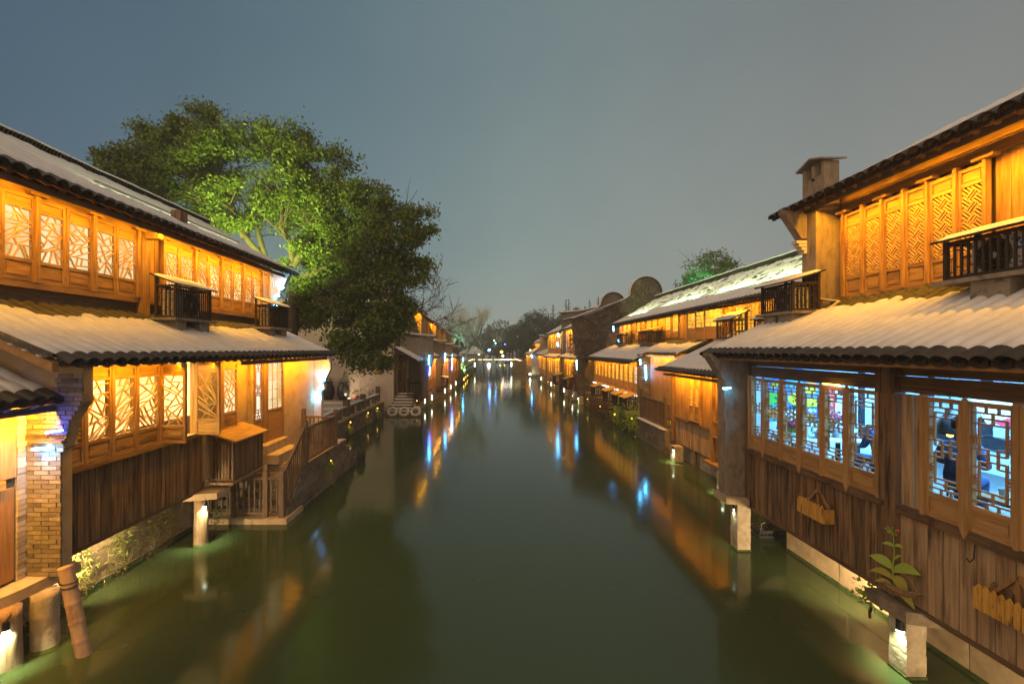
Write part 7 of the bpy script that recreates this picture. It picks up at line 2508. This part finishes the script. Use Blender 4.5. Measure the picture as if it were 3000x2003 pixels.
for k, (u, v, y, mt, rr_) in enumerate(((1150, 806, 95, E_GOLD, 0.3), (1153, 815, 94, E_STRING, 0.28), (1137, 786, 100, E_CYAN, 0.12), (1158, 788, 100, E_BLUE, 0.14), (1187, 772, 96, E_WHITE, 0.10), (1216, 802, 92, E_WARM, 0.16), (1098, 812, 92, E_WARM, 0.16), (1133, 780, 104, E_WHITE, 0.1), (1121, 835, 118, E_STRING, 0.5), (1147, 838, 120, E_GOLD, 0.35), (1157, 838, 120, E_GOLD, 0.3))):
    x, yy, z = px(u, v, y)
    T = thing("far_lamp", ["golden lantern right above the footbridge's brightest strip", "white lantern beneath the golden one at the footbridge", "tiny cyan lamp in the trees past the star lamp", "tiny deep blue lamp in the trees past the star lamp", "tiny white lamp among the dark skyline trees", "small warm lamp by the low white gabled house", "small warm lamp at the willow's foot by the footbridge", "tiny white lamp above the blue star lamp", "white glow on the water's end seen below the footbridge", "golden glow seen below the footbridge, nearer the middle", "golden glow seen below the footbridge, beside its partner"][k], "lamp", (x, y, max(0.3, z - 1)), "small lamps around the footbridge")
    MB().lathe((x, y, z), [(0.02, -rr_), (rr_, 0), (0.02, rr_)], 8).build("lens", mt, T)
    MB().tube([(x, y + 0.1, 0.0), (x, y + 0.1, z - rr_)], 0.04, 5).build("stand", BLACK, T)
for k, (x, lab) in enumerate(((-2.85, "warm white lamp on the footbridge's first abutment"), (3.75, "warm white lamp on the footbridge's second abutment"))):
    T = thing("abutment_lamp", lab, "lamp", (x, 82.0, 1.0), "lamps on the abutments")
    MB().tube([(x, 82.05, 1.1), (x, 82.05, 1.9)], 0.07, 6).build("lens", E_WHITE, T)
    MB().tube([(x, 82.05, 1.9), (x, 82.05, 2.0)], 0.14, 6).build("housing", BLACK, T)


def quay_spot(label, s, d, y, z, power=14):
    x = s * d
    T = thing("quay_spotlight", label, "spotlight", (x, y, z), "yellow spotlights on the quay walls")
    MB().tube([(x + s * 0.04, y, z), (x - s * 0.01, y, z)], 0.045, 10).build("housing", BLACK, T)
    MB().lathe((x - s * 0.025, y, z - 0.01), [(0.004, -0.03), (0.03, 0), (0.004, 0.03)], 10).build("lens", E_GOLD, T)
    spot("quay_light", (x - s * 0.10, y, z + 0.02), (s * 0.42, 0, -1), power, (1.0, 0.66, 0.03), 75, 0.9, 0.04)
    return T


quay_spot("yellow spotlight on the landing's side wall above the hanging weeds", -1, 4.93, 14.0, 0.78, 16)
quay_spot("yellow spotlight on the quay nearest the landing", -1, 6.86, 22.2, 0.66, 14)
quay_spot("yellow spotlight in the middle of the quay", -1, 6.86, 25.4, 0.66, 14)
quay_spot("yellow spotlight on the quay nearest the steps", -1, 6.86, 27.5, 0.66, 16)
quay_spot("yellow spotlight at the side of the stone steps", -1, 4.98, 30.6, 0.75, 14)
quay_spot("yellow spotlight on the bank by the balcony's stone base", 1, 7.0, 22.4, 0.80, 16)
quay_spot("yellow spotlight in the mixed bush on the overgrown bank", 1, 6.9, 25.2, 0.62, 12)
quay_spot("yellow spotlight in the dry brush under the third box", 1, 6.9, 28.6, 0.62, 14)
quay_spot("yellow spotlight beside the stone opening at the ivy gable", 1, 6.9, 32.2, 0.70, 14)
for k, (y, lab) in enumerate(((47.0, "yellow spotlight low on the bank past the golden ivy house"), (52.0, "yellow spotlight low on the bank before the white gable"))):
    quay_spot(lab, 1, 6.6, y, 0.5, 14)
for k, (y, lab) in enumerate(((57.0, "tiny yellow lamp at the water under the hedge, nearest"), (61.0, "tiny yellow lamp at the water under the hedge, middle"), (66.0, "tiny yellow lamp at the water under the hedge, farthest"))):
    x = -3.35
    T = thing("water_lamp", lab, "lamp", (x, y, 0), "yellow lamps at the water under the hedge")
    MB().lathe((x, y, 0.45), [(0.02, -0.12), (0.07, 0), (0.02, 0.12)], 8).build("lens", E_GOLD, T)
    MB().tube([(x, y, -0.3), (x, y, 0.33)], 0.03, 5).build("stand", BLACK, T)

# roof lights: bars lying on the tiles that wash the upper half of the roof
def roof_light(label, s, d, z, y0, y1, slope, per_m, vis=0.5, r=0.03):
    T = thing("roof_light", label, "roof light", (s * d, y0, z), "light bars on the roofs")
    MB().box(s * (d + 0.01), s * (d + 0.05), y0, y1, z, z + 0.04).build("housing", PLASTIC_AC, T)
    MB().box(s * (d + 0.051), s * (d + 0.058), y0 + 0.02, y1 - 0.02, z + 0.008, z + 0.036).build("lens", E_ROOF, T)
    area("roof_light_beam", (s * (d + 0.02), (y0 + y1) / 2, z + 0.34), (s * 1.0, 0, slope * 0.85), y1 - y0, 0.03, 2.2 * per_m * (y1 - y0), (0.74, 1.0, 0.46))
    return T


roof_light("light bar on the long house's upper roof, washing up to its ridge", -1, 8.25, 7.70, 9.5, 15.0, 0.60, 1.6)
T = thing("roof_vent", "small dark box sitting on the long house's snowy upper roof", "vent", (-8.12, 11.9, 7.55))
MB().box(-8.02, -8.26, 11.75, 12.05, 7.55, 7.80).build("housing", W_DARK_Z, T)
roof_light("light bar on the long row's roof beside the ivy gable", 1, 9.9, 6.52, 29.5, 33.6, 0.55, 16)
roof_light("light bar on the long row's roof toward its split", 1, 10.2, 6.70, 23.0, 27.6, 0.55, 18)
roof_light("light bar on the roof above the open shutters", 1, 10.1, 6.65, 14.0, 21.4, 0.55, 18)

def assumed_base_flood(label, loc, to, power):
    """An assumed small floodlight, unseen, added to brighten a stone base."""
    T = thing("assumed_base_floodlight", label, "floodlight", loc, "assumed floodlights along the stone bases")
    p, d = Vector(loc), Vector(to).normalized()
    MB().tube([p - d * 0.08, p], [0.05, 0.07], 10).build("housing", BLACK, T)
    MB().tube([p, p + d * 0.006], 0.06, 10).build("lens", E_WARM, T)
    spot("assumed_base_light", p + d * 0.03, d, power, (1.0, 0.74, 0.40), 120, 1.0, 0.08)


assumed_base_flood("assumed small warm floodlight added under the slab of the yellow brick pier", (-6.55, 6.95, 0.72), (-0.24, 1, -0.10), 600)  # assumed lamp out of sight, added to brighten the retaining wall
assumed_base_flood("assumed small warm floodlight added at the near end of the warm lit stone base", (5.75, 3.0, 0.62), (0.75, 1, -0.12), 1000)  # added lamp outside the view; brightens the near stones
assumed_base_flood("assumed small warm floodlight added behind the dark slab, washing the warm stone base", (5.78, 6.55, 0.66), (0.26, 1, -0.10), 600)  # added lamp hidden by the slab; brightens the stones beyond it

# assumed lights in the greenery
def assumed_tree_light(label, loc, to, power, col, ang=110):  # assumed lamps with unseen fixtures, inferred from the glow on leaves and walls
    T = thing("assumed_tree_floodlight", label, "floodlight", loc, "assumed floodlights in the trees")
    x, y, z = loc
    MB().tube([(x, y, z - 0.1), (x, y, z + 0.06)], [0.08, 0.12], 10).build("housing", BLACK, T)
    MB().tube([(x, y, z + 0.062), (x, y, z + 0.07)], 0.10, 10).build("lens", em("flood_" + str(round(x * 10)), col, 6), T)
    spot("assumed_tree_light", (x, y, z + 0.12), to, power, col, ang, 0.6, 0.1)


assumed_tree_light("assumed yellow-green floodlight under the broad camphor tree", (-11.5, 18.4, 8.2), (0.30, 1.0, 0.75), 3000, (0.80, 1.0, 0.22), 120)
assumed_tree_light("assumed yellow-green floodlight under the leaning camphor tree", (-9.7, 18.4, 7.0), (0.16, 0.8, 0.9), 3000, (0.80, 1.0, 0.22), 120)
assumed_tree_light("assumed teal floodlight under the round tree behind the long row", (15.6, 33.6, 8.2), (0.35, 0.9, 0.8), 900, (0.10, 1.0, 0.62), 90)
assumed_tree_light("assumed teal floodlight under the leaning bare willow", (-3.4, 59.2, 1.1), (0.3, 0.2, 1), 3000, (0.55, 1.0, 0.85), 120)
assumed_tree_light("assumed pale green floodlight under the upright bare willow", (-4.2, 64.0, 1.3), (0.2, 0.3, 1), 3000, (0.62, 1.0, 0.75), 120)
assumed_tree_light("assumed green floodlight in the shrub at the last canal house", (-6.5, 60.8, 2.2), (0.0, 0.6, 1), 1800, (0.15, 1.0, 0.5), 120)
assumed_tree_light("assumed warm floodlight at the foot of the white wall", (-9.2, 29.6, 0.95), (0.0, 1.0, 0.9), 90, (1.0, 0.72, 0.45), 130)
assumed_tree_light("assumed pink floodlight at the foot of the wall behind the tree", (-8.5, 33.0, 4.6), (0.1, 0.7, 1), 220, (1.0, 0.62, 0.5), 130)
HAZE = 0.0016
if HAZE:
    m, n, l = _nodes("night_haze")
    out = n.new("ShaderNodeOutputMaterial")
    v = n.new("ShaderNodeVolumePrincipled")
    v.inputs["Color"].default_value = (0.95, 0.97, 0.96, 1)
    v.inputs["Density"].default_value = HAZE
    l.new(v.outputs[0], out.inputs["Volume"])
    MB().box(-165, 165, -12, 335, -2.5, 26).build("haze", m, kind="stuff")
